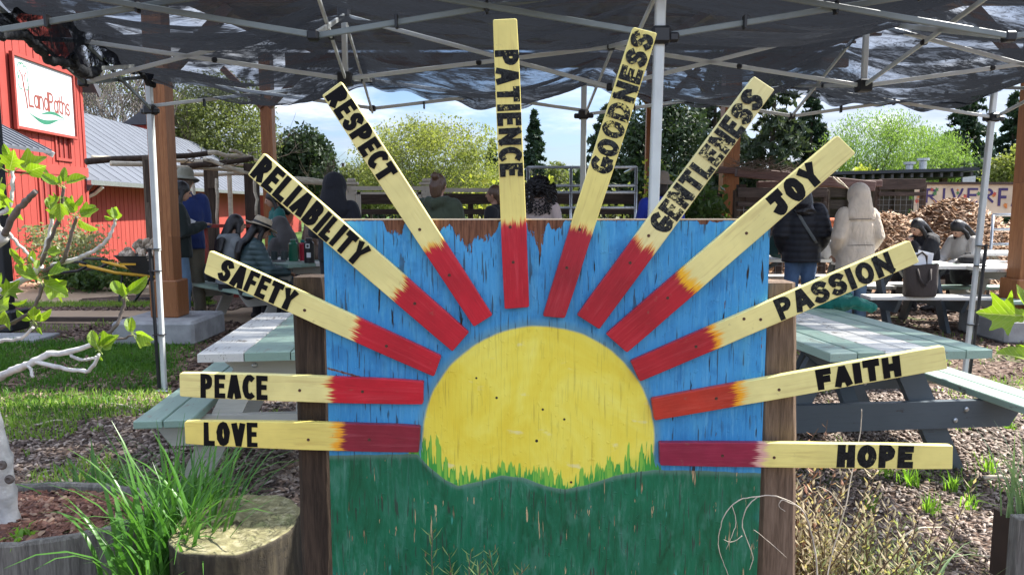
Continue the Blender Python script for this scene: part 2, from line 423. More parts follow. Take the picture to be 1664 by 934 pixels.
    grn = t.mix(t.math('MULTIPLY', t.step(scr, 0.44, 0.34), 0.35), grn, (0.002, 0.05, 0.024))
    grn = t.mix(t.math('MULTIPLY', t.step(lo, 0.6, 0.75), 0.6), grn, (0.005, 0.16, 0.16))
    grn = t.mix(t.math('MULTIPLY', t.step(t.noise(t.mapping(o, (9, 1, 4), rot=(0, -0.5, 0)), 1.5, 4, .7), 0.52, 0.66), .45), grn, (0.07, 0.23, 0.16))
    grn = t.mix(t.step(t.noise(t.mapping(o, (26, 1, 5), rot=(0, 0.25, 0)), 1.5, 3), 0.66, 0.72), grn, (0.06, 0.34, 0.26))
    edge = t.math('MULTIPLY', t.step(ab, -0.02, -0.001), 0.6)
    grn = t.mix(edge, grn, (0.16, 0.26, 0.22))
    # blades of painted grass at the foot of the sun
    bl1 = t.noise(t.comb(t.math('MULTIPLY', X, 60), 0.0, t.math('MULTIPLY', Z, 5)), 1.0, 3, 0.6)
    side = t.ramp(xn, [((wx(a) - x0) / (x1 - x0), b) for a, b in [(660, 0.0), (688, 1.0), (712, 1.0), (745, .55), (800, .38), (900, .5), (960, .48), (1010, .65), (1045, 1.0), (1075, .8), (1085, 0)]])
    hgt = t.math('MULTIPLY', t.math('MULTIPLY', side, 0.12), t.step(bl1, 0.36, 0.66))
    blade = t.math('MULTIPLY', t.step(t.math('SUBTRACT', hgt, ab), 0.0, 0.008), t.step(ab, -0.004, 0.0))
    bcol = t.mix(t.step(bl1, 0.5, 0.6), (0.05, 0.33, 0.05), (0.22, 0.50, 0.06))
    col = t.mix(sunm, blue, yel)
    fr = t.math('MULTIPLY', t.step(t.math('SUBTRACT', t.math('MULTIPLY', side, 0.055), ab), -0.01, 0.03), t.math('MULTIPLY', sunm, .45))
    col = t.mix(fr, col, (0.35, 0.55, 0.06))
    col = t.mix(blade, col, bcol)
    hillm = t.step(ab, 0.001, -0.003)
    col = t.mix(hillm, col, grn)
    # wear: flaked top edge with the depths seen on the real board
    fl = [(524, 3), (626, 2), (632, 22), (655, 26), (662, 3), (705, 3), (712, 20), (726, 15), (733, 8), (742, 28), (765, 56), (775, 32), (790, 38), (806, 22), (812, 2), (855, 2), (860, 27), (868, 32), (876, 70), (884, 25), (889, 2), (896, 20), (911, 14), (915, 2), (1128, 2), (1133, 10), (1143, 9), (1147, 2), (1158, 6), (1170, 2)]
    dr = t.math('MULTIPLY', t.ramp(xn, [((wx(a, 380) - wx(524, 380)) / (wx(1252, 380) - wx(524, 380)), b / 70.0) for a, b in fl]), 70 * S)
    jag = t.noise(t.comb(t.math('MULTIPLY', X, 120), 0.0, t.math('MULTIPLY', Z, 22)), 1.0, 5, 0.7)
    down = t.math('SUBTRACT', wz(357.5), Z)
    chip = t.step(t.math('SUBTRACT', t.math('MULTIPLY', dr, t.math('ADD', -0.15, t.math('MULTIPLY', jag, 2.0))), down), 0.0, 0.0015)
    crk = t.noise(t.comb(t.math('MULTIPLY', X, 75), 0.0, t.math('MULTIPLY', Z, 6.5)), 1.0, 3, 0.6)
    msk = t.noise(t.mapping(o, (1, 1, 1), (3, 0, 1)), 7, 3)
    cr1 = t.math('MULTIPLY', t.step(crk, 0.64, 0.675), t.step(msk, 0.40, 0.50))
    crk2 = t.noise(t.comb(t.math('MULTIPLY', X, 150), 3.0, t.math('MULTIPLY', Z, 9)), 1.0, 2, 0.5)
    cr2 = t.math('MULTIPLY', t.math('MULTIPLY', t.step(crk2, 0.60, 0.64), t.step(msk, 0.64, 0.45)), 0.75)
    fn_ = t.noise(t.comb(t.math('MULTIPLY', X, 62), 9.0, t.math('MULTIPLY', Z, 9)), 1.0, 4, 0.6)
    flake = t.math('MULTIPLY', t.step(t.math('ADD', fn_, t.math('MULTIPLY', hillm, 0.022)), 0.675, 0.685), t.step(msk, 0.40, 0.48))
    thin_ = t.math('SUBTRACT', 1.0, t.math('MULTIPLY', t.math('MULTIPLY', sunm, t.step(ab, -.002, .002)), 0.85))
    cr1 = t.math('MULTIPLY', cr1, thin_); cr2 = t.math('MULTIPLY', cr2, thin_); flake = t.math('MULTIPLY', flake, t.step(thin_, .5, .6))
    wood = t.mix(t.step(t.noise(t.mapping(o, (60, 1, 5)), 2, 4), 0.35, 0.65), (0.085, 0.034, 0.018), (0.22, 0.10, 0.055))
    tan = t.mix(t.math('MULTIPLY', hillm, t.step(msk, 0.42, 0.55)), wood, (0.52, 0.40, 0.22))
    col = t.mix(flake, col, tan)
    dk = t.mix(hillm, (0.022, 0.02, 0.018), tan)
    col = t.mix(cr1, col, dk); col = t.mix(cr2, col, (0.03, 0.035, 0.03))
    col = t.mix(chip, col, wood)
    for (a, b, rr) in [(872, 716, .0036), (807, 646, .003), (774, 614, .0025), (917, 681, .0028), (882, 665, .0028), (793, 430, .0), (928, 783, .003), (585, 436, .003), (646, 436, .003), (560, 640, .003)]:
        dd = t.vmath('DISTANCE', t.comb(X, 0.0, Z), tuple((wx(a, b), 0, wz(b))))
        col = t.mix(t.step(dd, rr + .0012, rr), col, (0.02, 0.015, 0.012))
    # one long gouge below the left of the board
    gz_ = t.math('ABSOLUTE', t.math('SUBTRACT', t.math('SUBTRACT', Z, wz(606)), t.math('MULTIPLY', t.math('SUBTRACT', X, wx(560)), -0.28)))
    gm = t.math('MULTIPLY', t.step(t.math('ADD', gz_, t.math('MULTIPLY', jag, 0.012)), 0.0105, 0.0075), t.math('MULTIPLY', t.step(X, wx(528), wx(534)), t.step(X, wx(645), wx(600))))
    col = t.mix(gm, col, wood)
    t.put(t.b.inputs['Base Color'], col); t.put(t.b.inputs['Roughness'], t.math('ADD', 0.48, t.math('MULTIPLY', chip, 0.4)))
    t.b.inputs['Specular IOR Level'].default_value = 0.35
    h = t.math('ADD', t.math('MULTIPLY', grain, 0.5), t.math('MULTIPLY', t.math('ADD', cr1, t.math('ADD', flake, chip)), -0.9))
    h = t.math('ADD', h, t.math('MULTIPLY', t.step(t.noise(o, 60, 3), 0.62, 0.7), 0.25))
    bump(t, h, 0.85, 0.004)
    return m
sign = thing('painted_sunrise_sign', (0.05, 2.03, 0), 'painted plywood sunrise sign with yellow sun and twelve lettered rays on two wooden posts', 'sign')
b = MB()
tl, tr_, bl_, br_ = P(524, 357.5, YF), P(1252, 358.5, YF), P(530, 934, YF), P(1238, 934, YF)
xl = tl.x + 0.001; xr = tr_.x
zt_ = tl.z; zb_ = zt_ - 1.30
b.hexa([(xl, YF, zb_), (xr, YF, zb_), (xr, YF + .017, zb_), (xl, YF + .017, zb_), (xl, YF, zt_), (xr, YF, zt_), (xr, YF + .017, zt_), (xl, YF + .017, zt_)])
pan = b.build('panel', panel_mat(), None)
# put the mural's object space at world origin so that its painting is laid out in metres
pan.parent = sign; pan.matrix_parent_inverse = Matrix.Translation(-Vector(sign.location))
M['rawedge'] = woodm('raw_plywood_edge', (0.55, 0.45, 0.33), (0.75, 0.66, 0.5), 'X', 1.0)
MB().box(((xl + xr) / 2, YF + .0085, zt_ + .0016), (xr - xl - .002, .0165, .0032)).build('plywood_edge', M['rawedge'], sign)
# posts
def post(pts, m, depth=0.105):
    (ax, ay), (bx, by), (cx_, cy_), (dx_, dy_) = pts      # top left, top right, bottom right, bottom left px
    y0 = YF + .0175
    A, B, C_, D = P(ax, ay, y0), P(bx, by, y0), P(cx_, cy_, y0), P(dx_, dy_, y0)
    sl = (C_ - B) / (B.z - C_.z); sr = (D - A) / (A.z - D.z)
    bm = MB(); n = 14; rings = []
    rr = random.Random(int(ax))
    for i in range(n + 1):
        f = i / n; z = A.z * (1 - f)
        lx = A.x + (D.x - A.x) * (A.z - z) / (A.z - D.z); rx = B.x + (C_.x - B.x) * (B.z - z) / (B.z - C_.z)
        k = .012
        w1, w2 = rr.uniform(-.0015, .0015), rr.uniform(-.0015, .0015)
        if i == 0: k = .016; lx += .002; rx -= .002
        rings.append([(lx + w1, y0 + k, z), (lx + k + w1, y0, z), ((lx + rx) / 2, y0 - .0005, z + (0 if i else rr.uniform(0, .004))), (rx - k + w2, y0, z), (rx + w2, y0 + k, z), (rx + w2, y0 + depth - k, z), (rx - k, y0 + depth, z), (lx + k, y0 + depth, z), (lx + w1, y0 + depth - k, z)])
    vs = [v for r in rings for v in r]; q = 9
    fs = [(i * q + k, (i + 1) * q + k, (i + 1) * q + (k + 1) % q, i * q + (k + 1) % q) for i in range(n) for k in range(q)]
    fs.append(tuple(range(q))); fs.append(tuple(n * q + k for k in range(q))[::-1])
    bm.add(vs, fs); return bm.build('post', m, sign)
M['postL'] = woodm('dark_weathered_post', (0.028, 0.018, 0.012), (0.085, 0.056, 0.037), 'Z', 1.7, 0.9, bs=1.0, dark=0.35)
M['postR'] = woodm('grey_brown_weathered_post', (0.13, 0.085, 0.055), (0.27, 0.19, 0.135), 'Z', 1.4, 0.85, bs=1.0, dark=0.35)
po = post([(473, 451), (533, 451), (540, 934), (490, 934)], M['postL']); po['label'] = 'dark brown left post with cracked top'
po = post([(1241, 460), (1297, 459), (1295, 934), (1233, 934)], M['postR'], .11); po['label'] = 'lighter grey brown right post'

def slat_mat(name, yel, red, org, L0, wid, worn=0.0, pale=0.0):
    m, t = newmat(name); o = t.obj(); X, Y, Z = t.sep(o)
    r = t.orand(); sh = t.comb(t.math('MULTIPLY', r, 3.3), t.math('MULTIPLY', r, 9.1), 0.0)
    ov = t.vmath('ADD', o, sh)
    st = t.noise(t.mapping(ov, (7, 300, 1)), 1.0, 4, 0.7); st2 = t.noise(t.mapping(ov, (4, 45, 1)), 1.0, 4)
    br = t.math('ADD', t.math('MULTIPLY', t.math('SUBTRACT', st, 0.5), 0.085), t.math('MULTIPLY', t.math('SUBTRACT', st2, 0.5), 0.045))
    f = t.math('ADD', t.math('SUBTRACT', X, L0), br)
    f1 = t.step(f, -0.007, 0.008)
    f2 = t.step(t.math('ADD', f, t.math('MULTIPLY', t.math('SUBTRACT', st2, 0.5), 0.03)), wid * 0.4, wid + 0.004)
    gr = t.noise(t.mapping(ov, (4, 60, 4)), 1.0, 6, 0.62, 0.5); lo = t.noise(ov, 9, 3)
    y = t.mix(t.step(lo, 0.35, 0.7), sc3(yel, 0.90), tuple(min(.9, a * 1.05) for a in yel))
    y = t.mix(t.math('MULTIPLY', t.step(gr, 0.48, 0.30), 0.40), y, (yel[0] * .62, yel[1] * .52, yel[2] * .5))
    rd = t.mix(t.step(lo, 0.3, 0.7), sc3(red, 0.85), sc3(red, 1.12))
    fg = t.noise(t.mapping(ov, (9, 220, 4)), 1.0, 5, .75)
    y = t.mix(t.math('MULTIPLY', t.step(fg, 0.56, 0.70), 0.35), y, (min(.92, yel[0] * 1.1), min(.92, yel[1] * 1.15), min(.9, yel[2] * 1.5)))
    y = t.mix(t.math('MULTIPLY', t.step(fg, 0.42, 0.32), 0.35), y, (yel[0] * .7, yel[1] * .62, yel[2] * .5))
    rd = t.mix(t.math('MULTIPLY', t.step(fg, 0.54, 0.68), 0.4), rd, (min(1, red[0] * 1.3 + .05), red[1] * 2 + .04, red[2] * 1.6 + .03))
    rd = t.mix(t.math('MULTIPLY', t.step(fg, 0.44, 0.34), 0.45), rd, sc3(red, .5))
    rd = t.mix(t.math('MULTIPLY', t.step(gr, 0.50, 0.70), 0.35 + pale), rd, (min(1, red[0] * 1.35 + .06), red[1] * 2 + .05, red[2] * 1.6 + .05))
    yy = t.mix(f2, org, y)
    col = t.mix(f1, rd, yy)
    dirt = t.step(t.noise(ov, 30, 5, 0.7), 0.63, 0.72)
    col = t.mix(t.math('MULTIPLY', dirt, 0.30), col, (0.2, 0.16, 0.1))
    t.put(t.b.inputs['Base Color'], col); t.b.inputs['Roughness'].default_value = 0.36
    t.b.inputs['Specular IOR Level'].default_value = 0.45
    bump(t, t.math('ADD', gr, t.math('MULTIPLY', lo, 0.6)), 0.35, 0.0016)
    return m
def black_mat(name, worn, under):
    m, t = newmat(name); o = t.obj()
    n = t.noise(t.mapping(o, (60, 60, 1), rot=(0, 0, 0.5)), 1.6, 6, 0.72, 1.2); lo = t.noise(o, 22, 3)
    th = 0.5 + 0.30 * (1 - worn)
    mk = t.step(t.math('ADD', n, t.math('MULTIPLY', t.math('SUBTRACT', lo, 0.5), 0.5)), th, th + 0.05)
    grey = t.mix(t.math('MULTIPLY', t.step(n, 0.4, 0.62), worn), (0.006, 0.006, 0.007), (0.06, 0.068, 0.066))
    t.put(t.b.inputs['Base Color'], t.mix(mk, grey, sc3(under, .8))); t.b.inputs['Roughness'].default_value = 0.5
    t.b.inputs['Specular IOR Level'].default_value = 0.12
    bump(t, n, 0.2, 0.001)
    return m
def arc(cx, cy, rx, ry, a0, a1, n=9):
    return [(cx + rx * cos(radians(a0 + (a1 - a0) * i / n)), cy + ry * sin(radians(a0 + (a1 - a0) * i / n))) for i in range(n + 1)]
GL = {
 'P': (.56, [[(0, 0), (0, 1)], [(0, 1), (.45, 1)] + arc(.45, .73, .5, .27, 90, -90) + [(0, .46)]]),
 'E': (.5, [[(0, 0), (0, 1)], [(0, 1), (1, 1)], [(0, .53), (.85, .53)], [(0, 0), (1, 0)]]),
 'A': (.62, [[(0, 0), (.42, 1), (.58, 1), (1, 0)], [(.2, .3), (.8, .3)]]),
 'C': (.56, [arc(.62, .5, .62, .5, 62, 298, 12)]),
 'L': (.5, [[(0, 1), (0, 0), (1, 0)]]),
 'O': (.62, [arc(.5, .5, .5, .5, 90, 450, 18)]),
 'V': (.64, [[(0, 1), (.46, 0), (.54, 0), (1, 1)]]),
 'S': (.56, [arc(.52, .76, .48, .24, 25, 270, 10) + arc(.48, .26, .5, .26, 90, -150, 10)]),
 'F': (.48, [[(0, 0), (0, 1)], [(0, 1), (1, 1)], [(0, .5), (.85, .5)]]),
 'T': (.58, [[(0, 1), (1, 1)], [(.5, 1), (.5, 0)]]),
 'Y': (.62, [[(0, 1), (.5, .45), (1, 1)], [(.5, .45), (.5, 0)]]),
 'R': (.58, [[(0, 0), (0, 1)], [(0, 1), (.4, 1)] + arc(.4, .75, .5, .25, 90, -90) + [(0, .5)], [(.3, .5), (1, 0)]]),
 'I': (.16, [[(.5, 0), (.5, 1)]]),
 'B': (.58, [[(0, 0), (0, 1)], [(0, 1), (.4, 1)] + arc(.4, .76, .45, .24, 90, -90) + [(0, .52)], [(.4, .52)] + arc(.45, .26, .52, .26, 90, -90) + [(0, 0)]]),
 'N': (.64, [[(0, 0), (0, 1)], [(0, 1), (1, 0)], [(1, 0), (1, 1)]]),
 'G': (.62, [arc(.58, .5, .58, .5, 60, 340, 14), [(.62, .42), (1.05, .42), (1.05, .1)]]),
 'D': (.62, [[(0, 0), (0, 1)], [(0, 1), (.3, 1)] + arc(.35, .5, .62, .5, 90, -90, 12) + [(0, 0)]]),
 'J': (.58, [[(.1, 1), (1, 1)], [(.68, 1), (.68, .3)] + arc(.34, .27, .34, .27, 0, -165, 8)]),
 'H': (.6, [[(0, 0), (0, 1)], [(1, 0), (1, 1)], [(0, .5), (1, .5)]]),
}
def ribbon(mb, pts, hw, z, jit=None, mi=0):
    """flat stroke with mitred joints and squared ends"""
    pts = [Vector((p[0], p[1])) for p in pts]; q = [pts[0]]
    for p in pts[1:]:
        if (p - q[-1]).length > 1e-5: q.append(p)
    pts = q; n = len(pts); L = []; R_ = []
    closed = (pts[0] - pts[-1]).length < 1e-4
    for i, p in enumerate(pts):
        if closed: d0 = (pts[i] - pts[i - 1 if i else -2]); d1 = (pts[(i + 1) if i < n - 1 else 1] - pts[i])
        else:
            d0 = pts[i] - pts[max(i - 1, 0)]; d1 = pts[min(i + 1, n - 1)] - pts[i]
        if d0.length < 1e-6: d0 = d1
        if d1.length < 1e-6: d1 = d0
        d0 = d0.normalized(); d1 = d1.normalized(); tt = (d0 + d1)
        tt = tt.normalized() if tt.length > 1e-4 else d1
        nn = Vector((-tt.y, tt.x)); k = 1 / max(.6, nn.dot(Vector((-d1.y, d1.x))))
        w_ = hw * (1 + (jit.uniform(-.10, .10) if jit else 0))
        e = Vector((0, 0))
        if not closed and i == 0: e = -tt * hw * .9
        if not closed and i == n - 1: e = tt * hw * .9
        L.append(p + e + nn * w_ * k); R_.append(p + e - nn * w_ * k)
    if closed: L[-1] = L[0]; R_[-1] = R_[0]
    vs = [(v.x, v.y, z + (i % len(L)) * 2.2e-5) for i, v in enumerate(L + R_)]
    mb.add(vs, [(n + i, n + i + 1, i + 1, i) for i in range(n - 1)], mi)
def word_mesh(word, s0, s1, base, tdir, up, H, tk, shear, z, seed, gap=.09):
    """letters from s0 to s1 along tdir starting at base, filling height H"""
    rr = random.Random(seed); mb = MB(); ws = [GL[c][0] * (1 + rr.uniform(-.05, .05)) for c in word]
    ws = [w_ + .16 for w_ in ws]
    tot = sum(ws) + gap * (len(word) - 1); Lw = abs(s1 - s0); x = 0; k = 0
    for c, w_ in zip(word, ws):
        cw = w_ / tot * Lw; a = x / tot * Lw
        th = min(tk, cw * .45) if c != 'I' else min(tk, cw)
        hw = th / 2; hh = H * (1 + rr.uniform(-.03, .02)); vo = rr.uniform(0, .03) * H
        for st in GL[c][1]:
            pts = []
            for (u, v) in st:
                px_ = a + hw + u * (cw - 2 * hw); py_ = vo + hw + v * (hh - 2 * hw - vo); px_ += (py_ - H / 2) * shear
                q = base + tdir * px_ + up * py_; pts.append((q.x, q.y))
            ribbon(mb, pts, hw, z + k * .00012, rr); k += 1
        x += w_ + gap
    return mb
CRIM = (0.47, 0.007, 0.022); PALE = (0.81, 0.72, 0.28); PALE2 = (0.80, 0.68, 0.23)
SL = [  # word, outer a, outer b, inner a, inner b (a,b the two long sides), text span from outer end px, boundary px, colours, orange, width, worn, shear, screws
 ('SAFETY', (340, 407), (331, 444), (717, 579), (705, 612), (24, 156), 146, PALE, CRIM, (0.75, 0.30, 0.08), .006, 0, .0, [(495, 504), (628, 562)]),
 ('PEACE', (291, 606), (292, 644), (688, 620), (687, 657), (34, 144), 150, PALE, CRIM, (0.75, 0.45, 0.10), .004, 0, .0, [(487, 634), (589, 636)]),
 ('LOVE', (299, 685), (301, 721), (683, 693), (680, 735), (31, 119), 125, (0.80, 0.66, 0.17), (0.22, 0.012, 0.03), (0.82, 0.36, 0.02), .03, 0, .0, [(501, 714), (600, 714)]),
 ('RELIABILITY', (428, 248), (402, 284), (762, 540), (735, 571), (4, 231), 132, PALE, CRIM, (0.80, 0.50, 0.10), .008, 0, .0, [(534, 376), (674, 493)]),
 ('RESPECT', (554, 132), (523, 155), (800, 512), (770, 531), (5, 170), 145, PALE, CRIM, (0.80, 0.50, 0.08), .012, 0, .0, [(682, 373), (730, 447)]),
 ('PATIENCE', (840, 30), (801, 32), (860, 499), (820, 502), (49, 252), 140, (0.78, 0.67, 0.20), CRIM, (0.80, 0.50, 0.12), .004, .55, .0, [(829, 369), (834, 426)]),
 ('GOODNESS', (1029, 44), (1068, 54), (882, 514), (918, 517), (5, 239), 153, (0.76, 0.66, 0.20), (0.34, 0.01, 0.022), (0.80, 0.48, 0.12), .006, .75, .0, [(942, 373), (921, 435)]),
 ('GENTLENESS', (1226, 124), (1259, 146), (938, 512), (974, 535), (22, 292), 156, (0.76, 0.68, 0.30), (0.37, 0.008, 0.02), (0.78, 0.42, 0.10), .010, .75, .0, [(1054, 383), (1024, 427)]),
 ('JOY', (1362, 220), (1391, 249), (985, 543), (1019, 573), (62, 158), 150, PALE, (0.40, 0.008, 0.020), (0.84, 0.44, 0.01), .034, .1, .0, [(1213, 379), (1085, 484)]),
 ('PASSION', (1479, 391), (1494, 426), (1025, 587), (1040, 620), (40, 242), 140, PALE, (0.40, 0.010, 0.020), (0.85, 0.36, 0.01), .026, .45, .0, [(1209, 518), (1236, 519), (1131, 563)]),
 ('FAITH', (1535, 562), (1540, 599), (1059, 648), (1064, 683), (75, 213), 136, (0.80, 0.72, 0.28), (0.44, 0.030, 0.015), (0.84, 0.36, 0.01), .032, 0, .0, [(1266, 633), (1164, 647)]),
 ('HOPE', (1549, 724), (1548, 762), (1072, 719), (1073, 756), (64, 188), 158, (0.78, 0.68, 0.22), (0.26, 0.012, 0.045), (0.66, 0.36, 0.30), .030, .25, .0, [(1258, 743), (1174, 740)]),
]
SLABEL = {'SAFETY': 'pale yellow ray lettered SAFETY', 'PEACE': 'pale yellow ray lettered PEACE', 'LOVE': 'yellow ray with maroon end lettered LOVE'}
TH = 0.0195; YS = YF - TH - 0.0008
def outline_bevel(mb, poly, t0, t1, bev, ins):
    n = len(poly); pv = [Vector(p) for p in poly]; off = []
    for i in range(n):
        d0 = (pv[i] - pv[i - 1]).normalized(); d1 = (pv[(i + 1) % n] - pv[i]).normalized(); tt = (d0 + d1).normalized()
        off.append(Vector((-tt.y, tt.x)))
    ring = [[(p.x, p.y, t0) for p in pv], [(p.x, p.y, t1 - bev) for p in pv],
            [(p.x + o_.x * ins * .35, p.y + o_.y * ins * .35, t1 - bev * .3) for p, o_ in zip(pv, off)],
            [(p.x + o_.x * ins, p.y + o_.y * ins, t1) for p, o_ in zip(pv, off)]]
    vs = [v for r in ring for v in r]
    fs = [(i * n + k, i * n + (k + 1) % n, (i + 1) * n + (k + 1) % n, (i + 1) * n + k) for i in range(3) for k in range(n)]
    fs.append(tuple(range(n))[::-1]); fs.append(tuple(3 * n + k for k in range(n)))
    mb.add(vs, fs)
def screw_mesh():
    b = MB(); b.lathe((0, 0, 0), [(.0043, 0), (.0043, .0006), (.0036, .0009), (.0024, .0003), (.0008, .0002)], 12)
    return b.mesh('screw')
SCREW = screw_mesh(); M['screw'] = flat('rusty_screw_head', (0.10, 0.045, 0.03), 0.6, 0.3, 200, 0.5); SCREW.materials.append(M['screw'])
for si, (word, oa, ob_, ia, ib, (t0, t1), bnd, yel, red, org, wid, worn, shear, screws) in enumerate(SL):
    W = {k: P(v[0], v[1], YS) for k, v in dict(oa=oa, ob=ob_, ia=ia, ib=ib).items()}
    I0 = (W['ia'] + W['ib']) / 2; O0 = (W['oa'] + W['ob']) / 2
    ex = (O0 - I0).normalized(); ez = Vector((0, -1, 0)); ey = ez.cross(ex).normalized()
    def loc2(p): d = p - I0; return Vector((d.dot(ex), d.dot(ey)))
    q = [loc2(W[k]) for k in ('ia', 'oa', 'ob', 'ib')]
    area = sum(q[i].x * q[(i + 1) % 4].y - q[(i + 1) % 4].x * q[i].y for i in range(4))
    if area < 0: q = q[::-1]
    poly = []; rr = random.Random(si)
    BUL = {'PEACE': .0042, 'LOVE': .0045, 'SAFETY': .002, 'HOPE': .002}.get(word, .0012)
    for i in range(4):            # rounded, slightly uneven corners
        p = q[i]; a = (q[i - 1] - p).normalized(); c = (q[(i + 1) % 4] - p).normalized(); k = rr.uniform(.003, .0055)
        poly += [p + a * k, p + a * k * .3 + c * k * .3, p + c * k]
        e = q[(i + 1) % 4] - p
        if e.length > .3:
            nn = Vector((-e.y, e.x)).normalized()
            for j in range(1, 10): poly.append(p + e * j / 10 - nn * (BUL * (sin(pi * j / 10) ** .5) + rr.uniform(-.0004, .0005)))
    mb = MB(); outline_bevel(mb, poly, 0, TH, .0022, .0018)
    S = (O0 - I0).length / (Vector(oa) + Vector(ob_) - Vector(ia) - Vector(ib)).length * 2
    sm = slat_mat('ray_paint_' + word.lower(), yel, red, org, bnd * S, wid, worn)
    o = mb.build('slat', sm, None)
    Mx = Matrix((ex, ey, ez)).transposed().to_4x4(); Mx.translation = I0 - ez * TH
    o.parent = sign; o.matrix_local = Matrix.Translation(-Vector(sign.location)) @ Mx
    o['label'] = 'ray lettered ' + word + ((' in worn black paint') if worn > .4 else ' in black')
    right = O0.x > I0.x and word not in ('PATIENCE',)
    L = (O0 - I0).length
    halfw = (q[0] - q[3]).length / 2 if abs(q[0].x - q[3].x) < .05 else .035
    hw = min((W['oa'] - W['ob']).length, (W['ia'] - W['ib']).length)
    HT = (hw + 2 * BUL) * .97
    if right: tdir = Vector((1, 0)); s_start = L - t1 * S
    else: tdir = Vector((-1, 0)); s_start = L - t0 * S
    up = Vector((-tdir.y, tdir.x))
    # centre line at the text
    cen = Vector((s_start, 0)); base = cen - up * HT / 2
    wm = word_mesh(word, 0, (t1 - t0) * S, base, tdir, up, HT, HT * (.325 if worn < .4 else .255), shear, TH + .0003, si * 5 + 2)
    bm_ = black_mat('black_lettering_' + word.lower(), worn, yel)
    lo_ = wm.build('lettering', bm_, None); lo_.parent = o
    for (sx, sy) in screws:
        d = P(sx, sy, YS) - I0
        link('screw', SCREW, o, (d.dot(ex), d.dot(ey), TH + .0002))
# ================================================================ GROUND
def ground_mat():
    m, t = newmat('mulched_ground'); o = t.pos(); X, Y, Z = t.sep(o)
    v = t.voro(t.mapping(o, (1, 1.5, 1)), 42, out='Color'); vx, vy, vz = t.sep(v)
    d = t.voro(t.mapping(o, (1, 1.5, 1)), 42)
    n = t.noise(o, 0.8, 5); n2 = t.noise(o, 5, 5, 0.65)
    mul = t.ramp(vx, [(0, (0.055, 0.036, 0.028)), (0.5, (0.13, 0.085, 0.065)), (0.85, (0.22, 0.16, 0.125)), (1, (0.36, 0.29, 0.23))])
    mul = t.mix(t.step(n2, 0.35, 0.65), t.mix(0.5, mul, (0.055, 0.035, 0.025)), mul)
    grs = t.mix(n2, (0.035, 0.075, 0.018), (0.10, 0.16, 0.04))
    gm = t.step(t.math('ADD', n, t.math('MULTIPLY', t.math('SUBTRACT', n2, 0.5), 0.5)), 0.56, 0.62)
    far = t.step(Y, 17, 24)
    gm = t.math('MAXIMUM', t.math('MULTIPLY', gm, 0.6), far)
    t.put(t.b.inputs['Base Color'], t.mix(gm, mul, grs)); t.b.inputs['Roughness'].default_value = 0.95
    t.b.inputs['Specular IOR Level'].default_value = 0.15
    bump(t, t.math('MULTIPLY', t.math('ADD', t.math('MULTIPLY', vy, 0.6), n2), t.step(Y, 10, 5)), 0.6, 0.015)
    return m
g = MB(); g.add([(-320, -80, 0), (320, -80, 0), (320, 700, 0), (-320, 700, 0)], [(0, 1, 2, 3)])
tag(g.build('ground', ground_mat()), kind='structure')
def path_mat():
    m, t = newmat('packed_tan_path'); o = t.pos()
    n = t.noise(o, 1.3, 6, 0.6); n2 = t.noise(o, 40, 4, 0.7)
    c = t.ramp(n, [(0.3, (0.34, 0.235, 0.145)), (0.6, (0.46, 0.33, 0.215)), (0.8, (0.52, 0.40, 0.28))])
    t.put(t.b.inputs['Base Color'], t.mix(t.math('MULTIPLY', t.step(n2, 0.55, 0.7), 0.4), c, (0.22, 0.15, 0.10)))
    t.b.inputs['Roughness'].default_value = 0.95; bump(t, n2, 0.4, 0.01); return m
pm = path_mat()
def sheet(name, pts, m, z, kind='structure'):
    g = MB(); g.add([(p[0], p[1], z) for p in pts], [tuple(range(len(pts)))]); o = g.build(name, m); return tag(o, kind=kind)
def wob(pts, amp=.12, n=10, seed=3):
    r = random.Random(seed); out = []
    for i, p in enumerate(pts):
        q = pts[(i + 1) % len(pts)]
        for k in range(n): f = k / n; out.append((p[0] + (q[0] - p[0]) * f + r.uniform(-amp, amp), p[1] + (q[1] - p[1]) * f + r.uniform(-amp, amp)))
    return out
# tan path in front of the barn and running towards the tables
sheet('path', wob([(-16, 9.35), (-1.2, 9.0), (-1.1, 10.2), (-4.6, 10.6), (-6.4, 10.4), (-16, 10.3)], .04, 12, 2), pm, .006)
sheet('path', wob([(-16.2, 10.6), (-6.3, 10.55), (-6.7, 11.5), (-4.6, 13.3), (-3.5, 14.4), (-16.2, 14.6)], .06, 12, 5), pm, .010)
EDG = MB(); EDG.beam((-16, 9.3, .03), (-3.9, 9.2, .03), .04, .07, bev=.005)
tag(EDG.build('path_edging', M['darkwoodx']), kind='structure')

